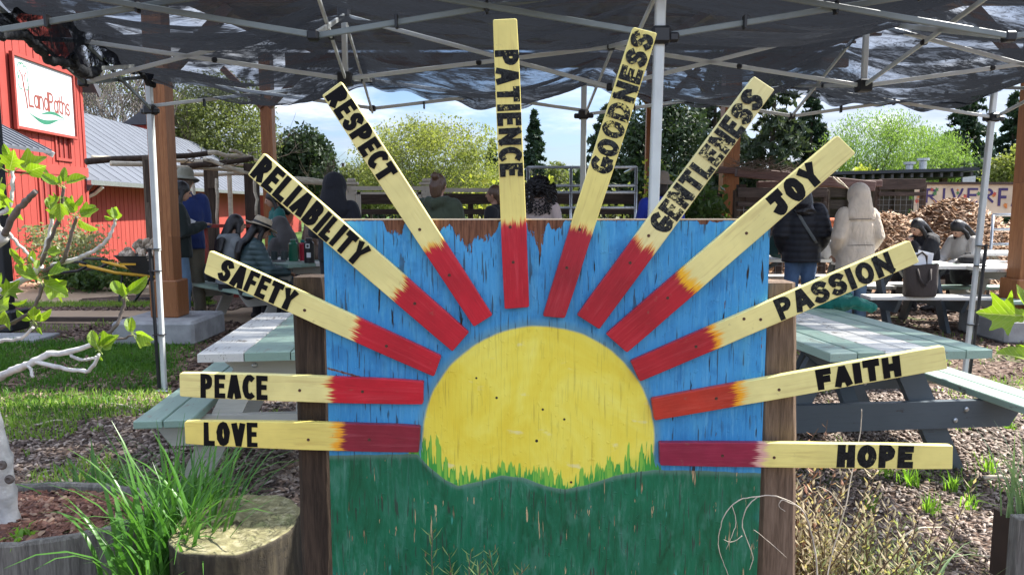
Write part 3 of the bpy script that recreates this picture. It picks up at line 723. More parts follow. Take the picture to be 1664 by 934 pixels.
def blades(C, H, Wd, lean, seed=0, droop=.5, az=None):
    """n curved blades, 3 triangles each"""
    r = np.random.RandomState(seed); n = len(C)
    az = r.uniform(0, 2 * pi, n) if az is None else az
    ln = np.abs(r.normal(lean, lean * .6 + .02, n)); dx, dy = np.cos(az), np.sin(az)
    s = r.uniform(0, 2 * pi, n); sx, sy = np.cos(s) * Wd / 2, np.sin(s) * Wd / 2
    V = np.zeros((n, 5, 3)); 
    V[:, 0] = C; V[:, 0, 0] -= sx; V[:, 0, 1] -= sy
    V[:, 1] = C; V[:, 1, 0] += sx; V[:, 1, 1] += sy
    mid = C.copy(); mid[:, 0] += dx * H * ln * .4; mid[:, 1] += dy * H * ln * .4; mid[:, 2] += H * .6
    V[:, 2] = mid; V[:, 2, 0] -= sx * .85; V[:, 2, 1] -= sy * .85
    V[:, 3] = mid; V[:, 3, 0] += sx * .85; V[:, 3, 1] += sy * .85
    tip = C.copy(); tip[:, 0] += dx * H * ln * 1.2; tip[:, 1] += dy * H * ln * 1.2; tip[:, 2] += H * (1 - droop * ln * .8)
    V[:, 4] = tip
    b = (np.arange(n) * 5)[:, None, None]
    F = b + np.array([[0, 1, 3], [0, 3, 2], [2, 3, 4]])[None]
    return V.reshape(-1, 3), F.reshape(-1, 3)
def scatter(n, x0, x1, y0, y1, seed, fn=None):
    r = np.random.RandomState(seed); X = r.uniform(x0, x1, n); Y = r.uniform(y0, y1, n)
    if fn is not None: k = fn(X, Y) > r.uniform(0, 1, n); X = X[k]; Y = Y[k]
    return np.stack([X, Y, np.zeros(len(X))], 1)
def vn(X, Y, s, seed=0):
    """cheap smooth value noise"""
    r = np.random.RandomState(seed); T = r.uniform(0, 1, (64, 64)); x = X * s + 100; y = Y * s + 100
    xi = np.floor(x).astype(int); yi = np.floor(y).astype(int); fx = x - xi; fy = y - yi; fx = fx * fx * (3 - 2 * fx); fy = fy * fy * (3 - 2 * fy)
    g = lambda a, b: T[a % 64, b % 64]
    return (g(xi, yi) * (1 - fx) + g(xi + 1, yi) * fx) * (1 - fy) + (g(xi, yi + 1) * (1 - fx) + g(xi + 1, yi + 1) * fx) * fy
M['lawn'] = leafm('lawn_grass', (0.032, 0.11, 0.012), (0.11, 0.23, 0.03), 0.35, 0.5, 2.0)
M['weed'] = leafm('bright_weed_grass', (0.11, 0.22, 0.035), (0.28, 0.40, 0.08), 0.45, 0.45, 3.0)
M['drygrass'] = leafm('dry_grass', (0.25, 0.20, 0.10), (0.42, 0.36, 0.20), 0.3, 0.7, 3.0)
M['strap'] = leafm('strap_leaves', (0.04, 0.125, 0.024), (0.11, 0.25, 0.05), 0.4, 0.28, 4.0)
M['bluegrass'] = leafm('blue_green_blades', (0.17, 0.27, 0.13), (0.34, 0.45, 0.25), 0.35, 0.35, 4.0)
def lawnmask(X, Y):
    a = np.clip((Y - 4.75) / .5, 0, 1) * np.clip((7.9 - Y) / .35, 0, 1) * np.clip((-2.75 - X + (Y - 6) * -.25) / .5, 0, 1)
    e = vn(X, Y, 1.5, 3) * .65 + vn(X, Y, 6, 4) * .35
    return np.clip(a * 2.2 * (e - .12), 0, 1)
C = scatter(70000, -7.2, -2.3, 4.4, 8.0, 1, lawnmask); r = np.random.RandomState(2)
V, F = blades(C, r.uniform(.03, .085, len(C)), r.uniform(.006, .011, len(C)), .45, 3)
tag(npmesh('lawn_grass', V, F, M['lawn']), kind='stuff')
# thin bright grass coming up through the mulch
def thin(X, Y): return (vn(X, Y, 2.2, 9) > .62) * .5 + (vn(X, Y, 7, 10) > .80) * .35
def thinr(X, Y): return (vn(X, Y, 1.7, 12) > .66) * .45 + (vn(X, Y, 6, 13) > .80) * .30
C = np.concatenate([scatter(16000, -4.6, -1.6, 3.6, 5.6, 5, lambda X, Y: (vn(X, Y, 1.3, 8) * .7 + vn(X, Y, 6, 18) * .3 > .66 - .10 * (Y > 4.9)) * .8),
                    scatter(20000, 1.2, 6.2, 3.6, 7.4, 6, thinr), scatter(7000, -8.6, -4.4, 10.45, 11.0, 7), scatter(9000, 3.8, 11.5, 5.6, 8.2, 8, thin),
                    scatter(5000, -7.9, -3.5, 8.0, 9.1, 17, thin)])
V, F = blades(C, r.uniform(.025, .09, len(C)), r.uniform(.005, .009, len(C)), .5, 6)
tag(npmesh('sparse_grass', V, F, M['weed']), kind='stuff')
# bark chips lying on the ground
def chips(n, rg, seed, l0, l1, fn=None):
    r = np.random.RandomState(seed); C = scatter(n, *rg, seed, fn); n = len(C)
    L = r.uniform(l0, l1, n); W_ = L * r.uniform(.3, .6, n); T = r.uniform(.003, .008, n)
    az = r.uniform(0, pi, n); tl = r.normal(0, .22, n); tw = r.normal(0, .25, n)
    base = np.array([[-1, -.6, 0], [1, -1, 0], [.8, 1, 0], [-1, .8, 0], [-.9, -.5, 1], [.9, -.8, 1], [.7, .9, 1], [-.8, .7, 1]], float)
    j = 1 + r.uniform(-.25, .25, (n, 8, 3)) * np.array([1, 1, 0])
    B = base[None] * j; B = B * np.stack([L / 2, W_ / 2, T], 1)[:, None]
    B[:, :, 2] += B[:, :, 0] * tl[:, None] + B[:, :, 1] * tw[:, None]
    B[:, :, 2] += (np.abs(tl) * L / 2 * .7 + r.uniform(0, .012, n))[:, None]
    c, s = np.cos(az)[:, None], np.sin(az)[:, None]
    V = np.stack([B[:, :, 0] * c - B[:, :, 1] * s, B[:, :, 0] * s + B[:, :, 1] * c, B[:, :, 2]], 2) + C[:, None]
    F = (np.arange(n) * 8)[:, None, None] + np.array([[4, 5, 6, 7], [0, 1, 5, 4], [1, 2, 6, 5], [2, 3, 7, 6], [3, 0, 4, 7]])[None]
    return V.reshape(-1, 3), F.reshape(-1, 4)
def chipm(name, stops, rough=.75):
    m, t = newmat(name); r_ = t.rnd(); n = t.noise(t.pos(), 60, 3)
    c = t.ramp(r_, stops); t.put(t.b.inputs['Base Color'], t.mix(t.math('MULTIPLY', n, .5), c, sc3(stops[0][1], .8)))
    t.b.inputs['Roughness'].default_value = rough; return m
CH1 = chipm('grey_bark_chips', [(0, (0.048, 0.031, 0.023)), (0.4, (0.16, 0.108, 0.08)), (0.75, (0.33, 0.25, 0.20)), (1, (0.55, 0.46, 0.38))])
CH2 = chipm('brown_bark_chips', [(0, (0.045, 0.026, 0.018)), (0.45, (0.14, 0.080, 0.052)), (0.8, (0.25, 0.155, 0.105)), (1, (0.40, 0.30, 0.21))])
V1, F1 = chips(17000, (-3.9, -.9, 2.9, 5.6), 21, .02, .055); V2, F2 = chips(30000, (.95, 4.6, 2.3, 5.8), 22, .018, .050)
tag(npmesh('bark_mulch', np.concatenate([V1, V2]), np.concatenate([F1, F2 + len(V1)]), CH1), kind='stuff')
V1, F1 = chips(12000, (-5.2, -.6, 5.4, 9.1), 23, .03, .08, lambda X, Y: 1 - lawnmask(X, Y) * 1.2); V2, F2 = chips(15000, (.9, 10.5, 5.6, 12.5), 24, .03, .09)
V3, F3 = chips(3500, (-8.3, -3.9, 10.2, 10.7), 25, .03, .08)
tag(npmesh('brown_mulch', np.concatenate([V1, V2, V3]), np.concatenate([F1, F2 + len(V1), F3 + len(V1) + len(V2)]), CH2), kind='stuff')
# small grass clumps, each its own thing
M['weed2'] = leafm('weed_clump_blades', (0.12, 0.26, 0.03), (0.27, 0.44, 0.07), 0.5, 0.4, 5.0)
def clump(px, py, h, n, wd, spread, name, label, mat, cat='weed', group=None, z=0.0, lean=.5, seed=1, droop=.5):
    c = Gp(px, py, z); r = np.random.RandomState(seed)
    C = np.tile(np.array([c.x, c.y, z]), (n, 1)); C[:, :2] += r.normal(0, spread, (n, 2))
    V, F = blades(C, r.uniform(.45, 1.0, n) * h, r.uniform(.7, 1.2, n) * wd, lean, seed + 1, droop)
    o = npmesh(name, V, F, mat); return tag(o, label, cat, group)
wl = [(1480, 790, .17, 'wide bright grass tuft in the mulch below the HOPE ray', 34), (1440, 775, .12, 'small grass tuft just left of the wide one under HOPE', 20), (1545, 800, .15, 'grass tuft left of the dark table leg shadow, near HOPE end', 26),
      (1515, 835, .13, 'low spreading grass tuft in sunlit mulch right of centre', 30), (1578, 830, .13, 'reddish based grass tuft beside the bright mulch', 20), (1608, 770, .16, 'grass tuft growing at the foot of the dark table leg', 26),
      (1420, 830, .14, 'thin dark grass tuft in the table shadow', 14), (1640, 700, .10, 'grass tuft beside the bench at the right edge', 24), (1470, 690, .07, 'short grass tuft under the dark table', 26), (1345, 640, .05, 'tiny grass tuft between post and table brace', 14),
      (300, 640, .08, 'short grass tuft left of the white pole foot', 20), (160, 700, .06, 'low grass tuft in the sunlit mulch at left', 22)]
for i, (a, b_, h, lb, n) in enumerate(wl): clump(a, b_, h, n, .007, .02, 'weed_clump', lb, M['weed2'], 'weed', 'grass weeds in the mulch', seed=30 + i)
# arching strap-leaf clumps
def strap_clump(name, label, c, n, h0, h1, wd, spread, mat, seed, arch=.9, az0=None):
    r = random.Random(seed); mb = MB(); S = 7
    for i in range(n):
        a = r.uniform(0, 2 * pi) if az0 is None else r.gauss(az0, 1.0); h = r.uniform(h0, h1); w_ = wd * r.uniform(.6, 1.15); ar = arch * r.uniform(.25, 1.25)
        bx = c[0] + r.gauss(0, spread); by = c[1] + r.gauss(0, spread); d = Vector((cos(a), sin(a), 0)); s = Vector((-sin(a), cos(a), 0)); tw = r.uniform(-.6, .6)
        vs = []; p = Vector((bx, by, c[2])); th = pi / 2 - r.uniform(0, .25)
        for k in range(S + 1):
            f = k / S; ww = w_ * (1 - f ** 2.2) * .5 + .0004; ss = (s * cos(tw * f) + Vector((0, 0, 1)) * sin(tw * f) * .6)
            up = Vector((0, 0, .25 * ww))
            vs += [p - ss * ww + up, p, p + ss * ww + up]
            th -= ar * (.08 + .42 * f); p = p + (d * cos(th) + Vector((0, 0, sin(th)))) * (h / S)
        fs = []
        for k in range(S):
            q = k * 3; fs += [(q, q + 1, q + 4, q + 3), (q + 1, q + 2, q + 5, q + 4)]
        mb.add(vs, fs)
    o = mb.build(name, mat, smooth=True); return o
tag(strap_clump('strap_leaf_plant', '', (-1.17, 2.42, .10), 230, .28, .66, .0165, .08, M['strap'], 5, .75), 'big arching clump of glossy green blades between planter and stump', 'plant')
tag(strap_clump('strap_leaf_plant', '', (-1.20, 2.72, .10), 110, .30, .60, .015, .075, M['strap'], 9, .7), 'rear clump of green blades leaning behind the stump', 'plant')
tag(strap_clump('strap_leaf_plant', '', (-1.86, 3.22, .02), 70, .22, .42, .02, .09, M['strap'], 6, .9), 'broad leaved green clump growing behind the log planter', 'plant')
tag(strap_clump('strap_leaf_plant', '', (-1.55, 3.3, .02), 26, .16, .34, .015, .07, M['strap'], 16, .9), 'smaller broad leaved clump right of the larger one behind planter', 'plant')
tag(strap_clump('blue_grass_clump', '', (1.92, 2.66, .28), 46, .20, .40, .010, .03, M['bluegrass'], 7, .65), 'pale blue green blades rising from the wooden planter at right edge', 'plant')
tag(strap_clump('blue_grass_clump', '', (1.30, 2.25, .05), 40, .25, .42, .008, .06, M['bluegrass'], 8, 1.1), 'long pale blades arching low in the bottom right corner', 'plant')
# ---- stump
def stump_mat():
    m, t = newmat('mossy_stump'); o = t.obj(); X, Y, Z = t.sep(o)
    r = t.vmath('LENGTH', t.comb(X, Y, 0.0)); n = t.noise(o, 7, 6, 0.65); n2 = t.noise(o, 26, 5, 0.7)
    ring = t.math('SINE', t.math('MULTIPLY', t.math('ADD', r, t.math('MULTIPLY', n, 0.05)), 260))
    cr = t.math('ABSOLUTE', t.math('SUBTRACT', t.noise(o, 16, 5, 0.7, 1.5), 0.5)); crk = t.math('MULTIPLY', t.step(cr, 0.02, 0.004), t.step(n, 0.42, 0.55))
    top = t.ramp(n2, [(0.3, (0.09, 0.08, 0.04)), (0.5, (0.20, 0.185, 0.09)), (0.7, (0.34, 0.31, 0.20))])
    top = t.mix(t.math('MULTIPLY', t.math('ADD', ring, 1.0), 0.10), top, (0.12, 0.10, 0.04))
    top = t.mix(t.step(r, 0.03, 0.012), top, (0.05, 0.04, 0.02))
    top = t.mix(crk, top, (0.06, 0.055, 0.03))
    top = t.mix(t.math('MULTIPLY', t.step(n, 0.55, 0.7), 0.6), top, (0.16, 0.20, 0.06))
    sd = t.noise(t.mapping(o, (22, 22, 3)), 1, 6, 0.65)
    bark = t.ramp(sd, [(0.3, (0.008, 0.006, 0.004)), (0.5, (0.038, 0.030, 0.019)), (0.75, (0.12, 0.10, 0.06))])
    hor = t.noise(t.mapping(o, (9, 9, 70)), 1, 3); bark = t.mix(t.math('MULTIPLY', t.step(hor, 0.55, 0.62), 0.6), bark, (0.03, 0.025, 0.018))
    nz = t.sep(t.new('ShaderNodeNewGeometry').outputs['Normal'])[2]
    t.put(t.b.inputs['Base Color'], t.mix(t.step(nz, 0.5, 0.8), bark, top)); t.b.inputs['Roughness'].default_value = 0.85
    bump(t, t.math('ADD', t.math('MULTIPLY', sd, 1.0), t.math('ADD', t.math('MULTIPLY', crk, -0.6), t.math('MULTIPLY', n2, 0.4))), 0.9, 0.006)
    return m
def stump(name, c, rx, ry, h, mat):
    r = random.Random(4); n = 72; ph = [r.uniform(0, 6.28) for _ in range(6)]
    prof = [(1.06, 0), (1.03, .3), (1.0, .6), (1.0, .9), (1.012, .965), (1.0, .99), (.96, 1.0), (.93, .985), (.6, .985), (.3, .98), (.06, .975)]
    vs = []
    for (f, z) in prof:
        for k in range(n):
            a = 2 * pi * k / n; w_ = 1 + .03 * sin(2 * a + ph[0]) + .008 * sin(5 * a + ph[1]) + .012 * sin(13 * a + ph[2] + z) * (f > .8) + .008 * sin(29 * a + ph[3] + 2 * z) * (f > .8)
            vs.append((rx * f * w_ * cos(a), ry * f * w_ * sin(a), h * z + (.004 * sin(3 * a + ph[4]) + .003 * sin(7 * a)) * (z > .9)))
    fs = [(i * n + k, i * n + (k + 1) % n, (i + 1) * n + (k + 1) % n, (i + 1) * n + k) for i in range(len(prof) - 1) for k in range(n)]
    fs.append(tuple((len(prof) - 1) * n + k for k in range(n)))
    mb = MB(); mb.add(vs, fs); o = mb.build(name, mat, smooth=True); o.location = c; return o
sp = Gp(385, 846, .36)
tag(stump('tree_stump', (sp.x, sp.y, 0), .200, .262, .36, stump_mat()), 'round cut log seat with mossy cracked top beside the left post', 'stump')
tag(stump('tree_stump', (-.86, 2.06, 0), .16, .16, .10, stump_mat()), 'low pale sawn log end lying at the foot of the mossy stump', 'stump')
# ---- log planter with the fig tree in it
def ringwall(name, cx, cy, rx, ry, th, h, mat, parent, n=56, seed=1):
    r = random.Random(seed); mb = MB(); vs = []; q = []
    for k in range(n):
        a = 2 * pi * k / n; w_ = 1 + .02 * sin(3 * a + 1) + r.uniform(-.004, .004); jt = r.uniform(-.004, .004)
        for (f, z) in ((1, 0), (1, h - .01), (.985, h + jt), (1 - th * .8, h + jt), (1 - th, h - .012), (1 - th, h - .12)):
            vs.append((cx + rx * f * w_ * cos(a), cy + ry * f * w_ * sin(a), z))
    for k in range(n):
        for j in range(5): a0 = k * 6 + j; b0 = ((k + 1) % n) * 6 + j; q.append((a0, b0, b0 + 1, a0 + 1))
    mb.add(vs, q); return mb.build(name, mat, parent)
M['barkgrey'] = woodm('grey_cracked_log_side', (0.12, 0.11, 0.10), (0.26, 0.25, 0.22), 'Z', 1.6, 0.9, bs=1.0, dark=.3)
pl = thing('log_planter', (-1.90, 2.78, 0), 'low oval hollowed log planter filled with reddish mulch around the fig trunk', 'planter')
ringwall('planter_wall', -1.90, 2.78, .50, .31, .10, .27, M['barkgrey'], pl)
V1, F1 = chips(5200, (-2.35, -1.45, 2.48, 3.08), 41, .012, .045, lambda X, Y: ((X + 1.90) / .455) ** 2 + ((Y - 2.78) / .275) ** 2 < 1)
V1[:, 2] += .228
CH3 = chipm('red_mulch_chips', [(0, (0.06, 0.022, 0.014)), (0.5, (0.19, 0.075, 0.045)), (0.85, (0.30, 0.15, 0.10)), (1, (0.45, 0.32, 0.22))])
npmesh('planter_mulch', V1, F1, CH3, pl)['kind'] = 'stuff'
mb = MB(); mb.lathe((-1.90, 2.78, .18), [(1, 0), (1, .05), (.2, .055)], 40, M=Matrix.Diagonal((.45, .27, 1))); mb.build('soil', flat('dark_soil', (0.05, 0.028, 0.02), .95, bs=.6), pl)
tag(clump(40, 872, .05, 26, .014, .02, 'seedling', 'small bright green seedling in the planter mulch', M['weed2'], 'weed', z=.24, lean=.9, seed=77), 'small bright green seedling in the planter mulch', 'weed')
# wooden planter corner at the right edge
rp = thing('timber_planter', (1.95, 2.7, 0), 'weathered timber planter corner at the bottom right edge', 'planter')
for k in range(5):
    MB().box((1.845 + k * .075, 2.56 + .012 * (k % 2), .17), (.072, .05, .34 - .012 * (k % 3)), bev=.004).build('board', M['barkgrey'], rp)
MB().box((2.03, 2.68, .15), (.30, .19, .26)).build('soil', flat('planter_soil', (0.05, 0.03, 0.02), .95), rp)
# ---- concrete pad of the black lamp post
pad = Gp(42, 553); sheet_p = MB(); sheet_p.box((pad.x - .25, pad.y, .025), (1.0, .42, .05), bev=.01)
tag(sheet_p.build('concrete_pad', M['concrete']), 'flat grey concrete pad under the black post', 'slab')
# ================================================================ PICNIC TABLES
def picnic_table(name, label, loc, rz, L, W_, top_m, bench_m, frame_m, seat_h=.45, top_h=.76, nplank=5, leg_in=.35, group='painted picnic tables', clip=0.0, bench_gap=.0, benches=(-1, 1)):
    """local: long axis along Y, near end at y = 0; origin at ground under the near end centre"""
    t_ = thing(name, loc, label, 'picnic table', group, rz)
    def bd(mb, nm, m): return mb.build(nm, m, t_, world=False)
    pw = W_ / nplank
    for i in range(nplank):
        x = -W_ / 2 + pw * (i + .5); y0, y1 = 0, L
        mb = MB(); w2 = pw / 2 - .0025; c0 = clip if i in (0, nplank - 1) else 0
        xa, xb = x - w2, x + w2; z0, z1 = top_h - .042, top_h + .0015 * (i % 2)
        ya, yb = (y0 + c0 if i == 0 else y0), (y0 + c0 if i == nplank - 1 else y0)
        yc, yd = (y1 - c0 if i == nplank - 1 else y1), (y1 - c0 if i == 0 else y1)
        b_ = .004
        mb.add([(xa, ya, z0), (xb, yb, z0), (xb, yc, z0), (xa, yd, z0), (xa, ya, z1 - b_), (xb, yb, z1 - b_), (xb, yc, z1 - b_), (xa, yd, z1 - b_),
                (xa + b_, ya + b_, z1), (xb - b_, yb + b_, z1), (xb - b_, yc - b_, z1), (xa + b_, yd - b_, z1)],
               [(3, 2, 1, 0), (0, 1, 5, 4), (1, 2, 6, 5), (2, 3, 7, 6), (3, 0, 4, 7), (4, 5, 9, 8), (5, 6, 10, 9), (6, 7, 11, 10), (7, 4, 8, 11), (8, 9, 10, 11)])
        bd(mb, 'top_plank', top_m[i % len(top_m)])
    bo = W_ / 2 + .20 + bench_gap
    for s in benches:
        for k in range(2):
            mb = MB(); mb.box((s * (bo + .065 + k * .135), L / 2, seat_h - .02), (.130, L + .04, .040), bev=.005); bd(mb, 'bench_plank', bench_m)
    for y in (leg_in, L - leg_in):
        for s in (-1, 1):
            mb = MB(); mb.beam((s * .20, y, top_h - .05), (s * (W_ / 2 + .16), y, 0.002), .045, .14, up=(0, 1, 0)); 
            mb = MB(); a = Vector((s * (W_ / 2 - .22), y, top_h - .045)); b_ = Vector((s * (W_ / 2 + .14), y, 0))
            d = Vector((.075, 0, 0)); th = Vector((0, .021, 0))
            mb.hexa([b_ - d - th, b_ + d - th, b_ + d + th, b_ - d + th, a - d - th, a + d - th, a + d + th, a - d + th]); bd(mb, 'leg', frame_m)
        yo = y - .044 if y < L / 2 else y + .044
        x1 = bo + .27; z0, z1 = seat_h - .19, seat_h - .042
        mb = MB(); mb.hexa([(-x1 + .10, yo - .02, z0), (x1 - .10, yo - .02, z0), (x1 - .10, yo + .02, z0), (-x1 + .10, yo + .02, z0), (-x1, yo - .02, z1), (x1, yo - .02, z1), (x1, yo + .02, z1), (-x1, yo + .02, z1)]); cb = bd(mb, 'seat_brace', frame_m)
        for bx in (-x1 + .42, x1 - .42, -x1 + .36, x1 - .36):
            bb = MB(); bb.lathe((bx, yo - .021, (z0 + z1) / 2 + (.03 if abs(bx) > x1 - .4 else -.03)), [(.014, 0), (.013, .006), (.006, .010)], 10, M=Matrix.Rotation(pi / 2, 3, 'X')); o = bb.build('bolt', M['galv'], None); o.parent = cb
        mb = MB(); mb.hexa([(-W_ / 2 + .16, yo - .02, top_h - .15), (W_ / 2 - .16, yo - .02, top_h - .15), (W_ / 2 - .16, yo + .02, top_h - .15), (-W_ / 2 + .16, yo + .02, top_h - .15),
                            (-W_ / 2 + .03, yo - .02, top_h - .0435), (W_ / 2 - .03, yo - .02, top_h - .0435), (W_ / 2 - .03, yo + .02, top_h - .0435), (-W_ / 2 + .03, yo + .02, top_h - .0435)]); cc = bd(mb, 'top_cleat', frame_m)
        for bx in (-W_ / 2 + .22, W_ / 2 - .22):
            bb = MB(); bb.lathe((bx, yo - .021, top_h - .10), [(.014, 0), (.013, .006), (.006, .010)], 10, M=Matrix.Rotation(pi / 2, 3, 'X')); o = bb.build('bolt', M['galv'], None); o.parent = cc
    mid = MB(); mid.beam((0, leg_in + .05, seat_h - .12), (0, L / 2, top_h - .05), .085, .04); bd(mid, 'centre_brace', frame_m)
    mid = MB(); mid.beam((0, L - leg_in - .05, seat_h - .12), (0, L / 2 + .06, top_h - .05), .085, .04); bd(mid, 'centre_brace', frame_m)
    return t_
wt, gr_, mi_ = M['tpaintwhite'], M['tpaintgreen'], M['tpaintmint']
rzn = radians(6.0)
# right near table
a = Gp(1343, 570, .76); b = Gp(1624, 572, .76); c = (a + b) / 2
W1 = (b - a).length
picnic_table('picnic_table', 'near right picnic table with mint and white striped top on dark slate legs', (c.x, c.y, 0), rzn, 1.60, W1 + .02, [mi_, gr_, wt, wt, gr_, gr_], mi_, M['tdark'], nplank=6, leg_in=.42, bench_gap=.05)
# left near table: near left corner seen, rest hidden behind the sign
a = Gp(324, 572, .76)
picnic_table('picnic_table', 'near left picnic table with white and green top on beige legs behind PEACE ray', (a.x + .43, a.y + .01, 0), radians(6.5), 1.35, .86, [wt, gr_, gr_, gr_], gr_, M['tgrey'], nplank=4, leg_in=.25, bench_gap=-.17)
# far tables
TP = [('far left picnic table with green top where the hat wearers sit', (-2.40, 9.02), radians(45), 2.0, [gr_, gr_, wt, gr_], gr_, M['tgrey']),
      ('white topped picnic table behind the standing black coat', (Gp(1462, 426, .76).x, 10.05), radians(90), 2.2, [wt, wt, wt, wt], wt, M['tdark']),
      ('picnic table with a brown tote on its bench behind PASSION ray', (Gp(1585, 432, .76).x, 8.95), radians(88), 1.35, [wt, gr_, wt, wt], wt, M['tdark']),
      ('white picnic table at the right edge behind the white pole', (Gp(1588, 436, .76).x + 2.0, 8.55), radians(88), 1.9, [wt, wt, wt, wt], gr_, M['tgrey']),
      ('farther white picnic table where two people in black and cream sit', (Gp(1640, 402, .76).x - .1, 11.3), radians(90), 1.9, [wt, wt, wt, wt], wt, M['tgrey'])]
for lb, p, rz, L, tm, bm_, fm in TP:
    picnic_table('picnic_table', lb, (p[0], p[1], 0), rz, L, .74, tm, bm_, fm, nplank=4)
# middle tables hidden behind the board except for heads: one long one
p = Vector((.35, 9.3, 0)); picnic_table('picnic_table', 'picnic table behind the blue board with seated people around it', (p.x, p.y, 0), radians(90), 1.9, .74, [wt, gr_, wt, gr_], gr_, M['tgrey'], nplank=4)

# ================================================================ POP-UP CANOPY WITH SHADE CLOTH
CA = thing('shade_canopy', (.6, 4.6, 0), 'long pop-up canopy frame of white legs and scissor bars hung with black shade cloth', 'canopy')
ZL, ZU = 2.185, 2.43
Gc, Ac, Dc, Cc, Ec, Bc = (-2.37, 3.3), (-2.78, 5.8), (.58, 6.1), (.645, 3.32), (3.70, 3.35), (4.02, 6.3)
def leg(c, px_top=None, foot=None, ztop=ZU + .05, m=None, black=False):
    f = foot or c; m = m or M['polewhite']
    mb = MB(); mb.beam((f[0], f[1], .012), (f[0] + (c[0] - f[0]) * .48, f[1] + (c[1] - f[1]) * .48, 1.17), .036, .036, bev=.005, up=(0, 1, 0)); o = mb.build('leg', m, CA)
    mb = MB(); mb.beam((f[0] + (c[0] - f[0]) * .45, f[1] + (c[1] - f[1]) * .45, 1.1), (c[0], c[1], ztop), .044, .044, bev=.006, up=(0, 1, 0)); o = mb.build('upper_leg', m, CA)
    mb = MB(); mb.box((f[0], f[1], .008), (.10, .10, .014), bev=.003); mb.build('foot_plate', M['galv'], CA)
    br = MB(); br.box((c[0], c[1], ZL), (.085, .085, .075), bev=.012); br.box((c[0] + .055, c[1] - .02, ZL - .01), (.045, .035, .04), bev=.008); br.box((c[0] - .055, c[1] + .01, ZL - .01), (.045, .035, .04), bev=.008); br.build('slider', M['blackplastic'], CA)
    br = MB(); br.box((c[0], c[1], ZU + .02), (.08, .08, .07), bev=.012); br.build('corner_cap', M['blackplastic'], CA)
    if black:
        s = black
        rb = MB(); rb.beam((f[0] + s * .036, f[1] - .01, .02), (f[0] + (c[0] - f[0]) * .46 + s * .036, f[1] - .01, 1.13), .02, .024, bev=.003, up=(0, 1, 0)); rb.build('weight_rod', M['blackmetal'], CA)
        for z in (.45, .95, 1.12):
            q = z / ZU; tb = MB(); tb.box((f[0] + (c[0] - f[0]) * q + s * .01, f[1] - .004, z), (.085, .055, .007)); tb.build('strap', M['blackplastic'], CA)
legs = [(Gc, None, 0), (Ac, (-2.745, 5.72), -1), (Dc, None, 0), (Cc, (.62, 3.36), 0), (Ec, None, 0), (Bc, (3.88, 6.22), 1)]
for c_, f_, bk in legs: leg(c_, foot=f_, black=bk)
def bar(a, b, m=None, w_=.028, h=.018, name='truss_bar'):
    mb = MB(); mb.beam(a, b, w_ * .5, h * 1.45, bev=.003); return mb.build(name, m or M['polewhite'], CA)
def joint(p, s=.05, name='joint'):
    mb = MB(); mb.box(p, (s, s, s * .9), bev=.008); mb.build(name, M['blackplastic'], CA)
def truss(a, b, m=None, n=2, zl0=ZL, zl1=ZL, zu0=ZU, zu1=ZU, off=.012):
    a = Vector((a[0], a[1], 0)); b = Vector((b[0], b[1], 0)); nd = (b - a).normalized(); sd = Vector((-nd.y, nd.x, 0)) * off
    for k in range(n):
        f0, f1 = k / n, (k + 1) / n
        p, q = a.lerp(b, f0), a.lerp(b, f1)
        l0, l1 = zl0 + (zl1 - zl0) * f0, zl0 + (zl1 - zl0) * f1; u0, u1 = zu0 + (zu1 - zu0) * f0, zu0 + (zu1 - zu0) * f1
        bar(p + sd + Vector((0, 0, l0)), q + sd + Vector((0, 0, u1)), m); bar(p - sd + Vector((0, 0, u0)), q - sd + Vector((0, 0, l1)), m)
        joint((p + q) / 2 + Vector((0, 0, (l0 + u1) / 2)), .036)
    mdp = (a + b) / 2; joint(mdp + Vector((0, 0, (zl0 + zl1) / 2))); joint(mdp + Vector((0, 0, (zu0 + zu1) / 2)))
    return mdp
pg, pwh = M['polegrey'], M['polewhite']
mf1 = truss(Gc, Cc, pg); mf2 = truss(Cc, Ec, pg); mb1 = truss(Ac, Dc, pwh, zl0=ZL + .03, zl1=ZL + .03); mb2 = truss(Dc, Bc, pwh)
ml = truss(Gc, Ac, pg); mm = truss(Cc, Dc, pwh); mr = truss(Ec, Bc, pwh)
def centre(pts, px, zlow):
    c_ = sum((Vector((p[0], p[1], 0)) for p in pts), Vector()) / 4; c_.x += px[0]; c_.y += px[1]
    mb = MB(); mb.beam(c_ + Vector((0, 0, zlow - .03)), c_ + Vector((0, 0, 3.0)), .032, .032, bev=.004, up=(0, 1, 0)); mb.build('centre_mast', pwh, CA)
    joint(c_ + Vector((0, 0, zlow)), .085, 'centre_hub'); joint(c_ + Vector((0, 0, 2.62)), .07, 'centre_hub')
    return c_
c1_ = centre([Gc, Cc, Dc, Ac], (-.04, .02), 2.225); c2_ = centre([Cc, Ec, Bc, Dc], (.0, .05), 2.21)
for cc_, mids, zlo in ((c1_, (mf1, mb1, ml, mm), 2.225), (c2_, (mf2, mb2, mm, mr), 2.21)):
    for md in mids:
        mu = Vector((md.x, md.y, ZU)); mlw = Vector((md.x, md.y, ZL)); cl = Vector((cc_.x, cc_.y, zlo)); cu = Vector((cc_.x, cc_.y, 2.60))
        bar(mu, cl, pwh); bar(mlw, cu, pwh)
        joint((mu + cl) / 2 + Vector((0, 0, .0)), .034)
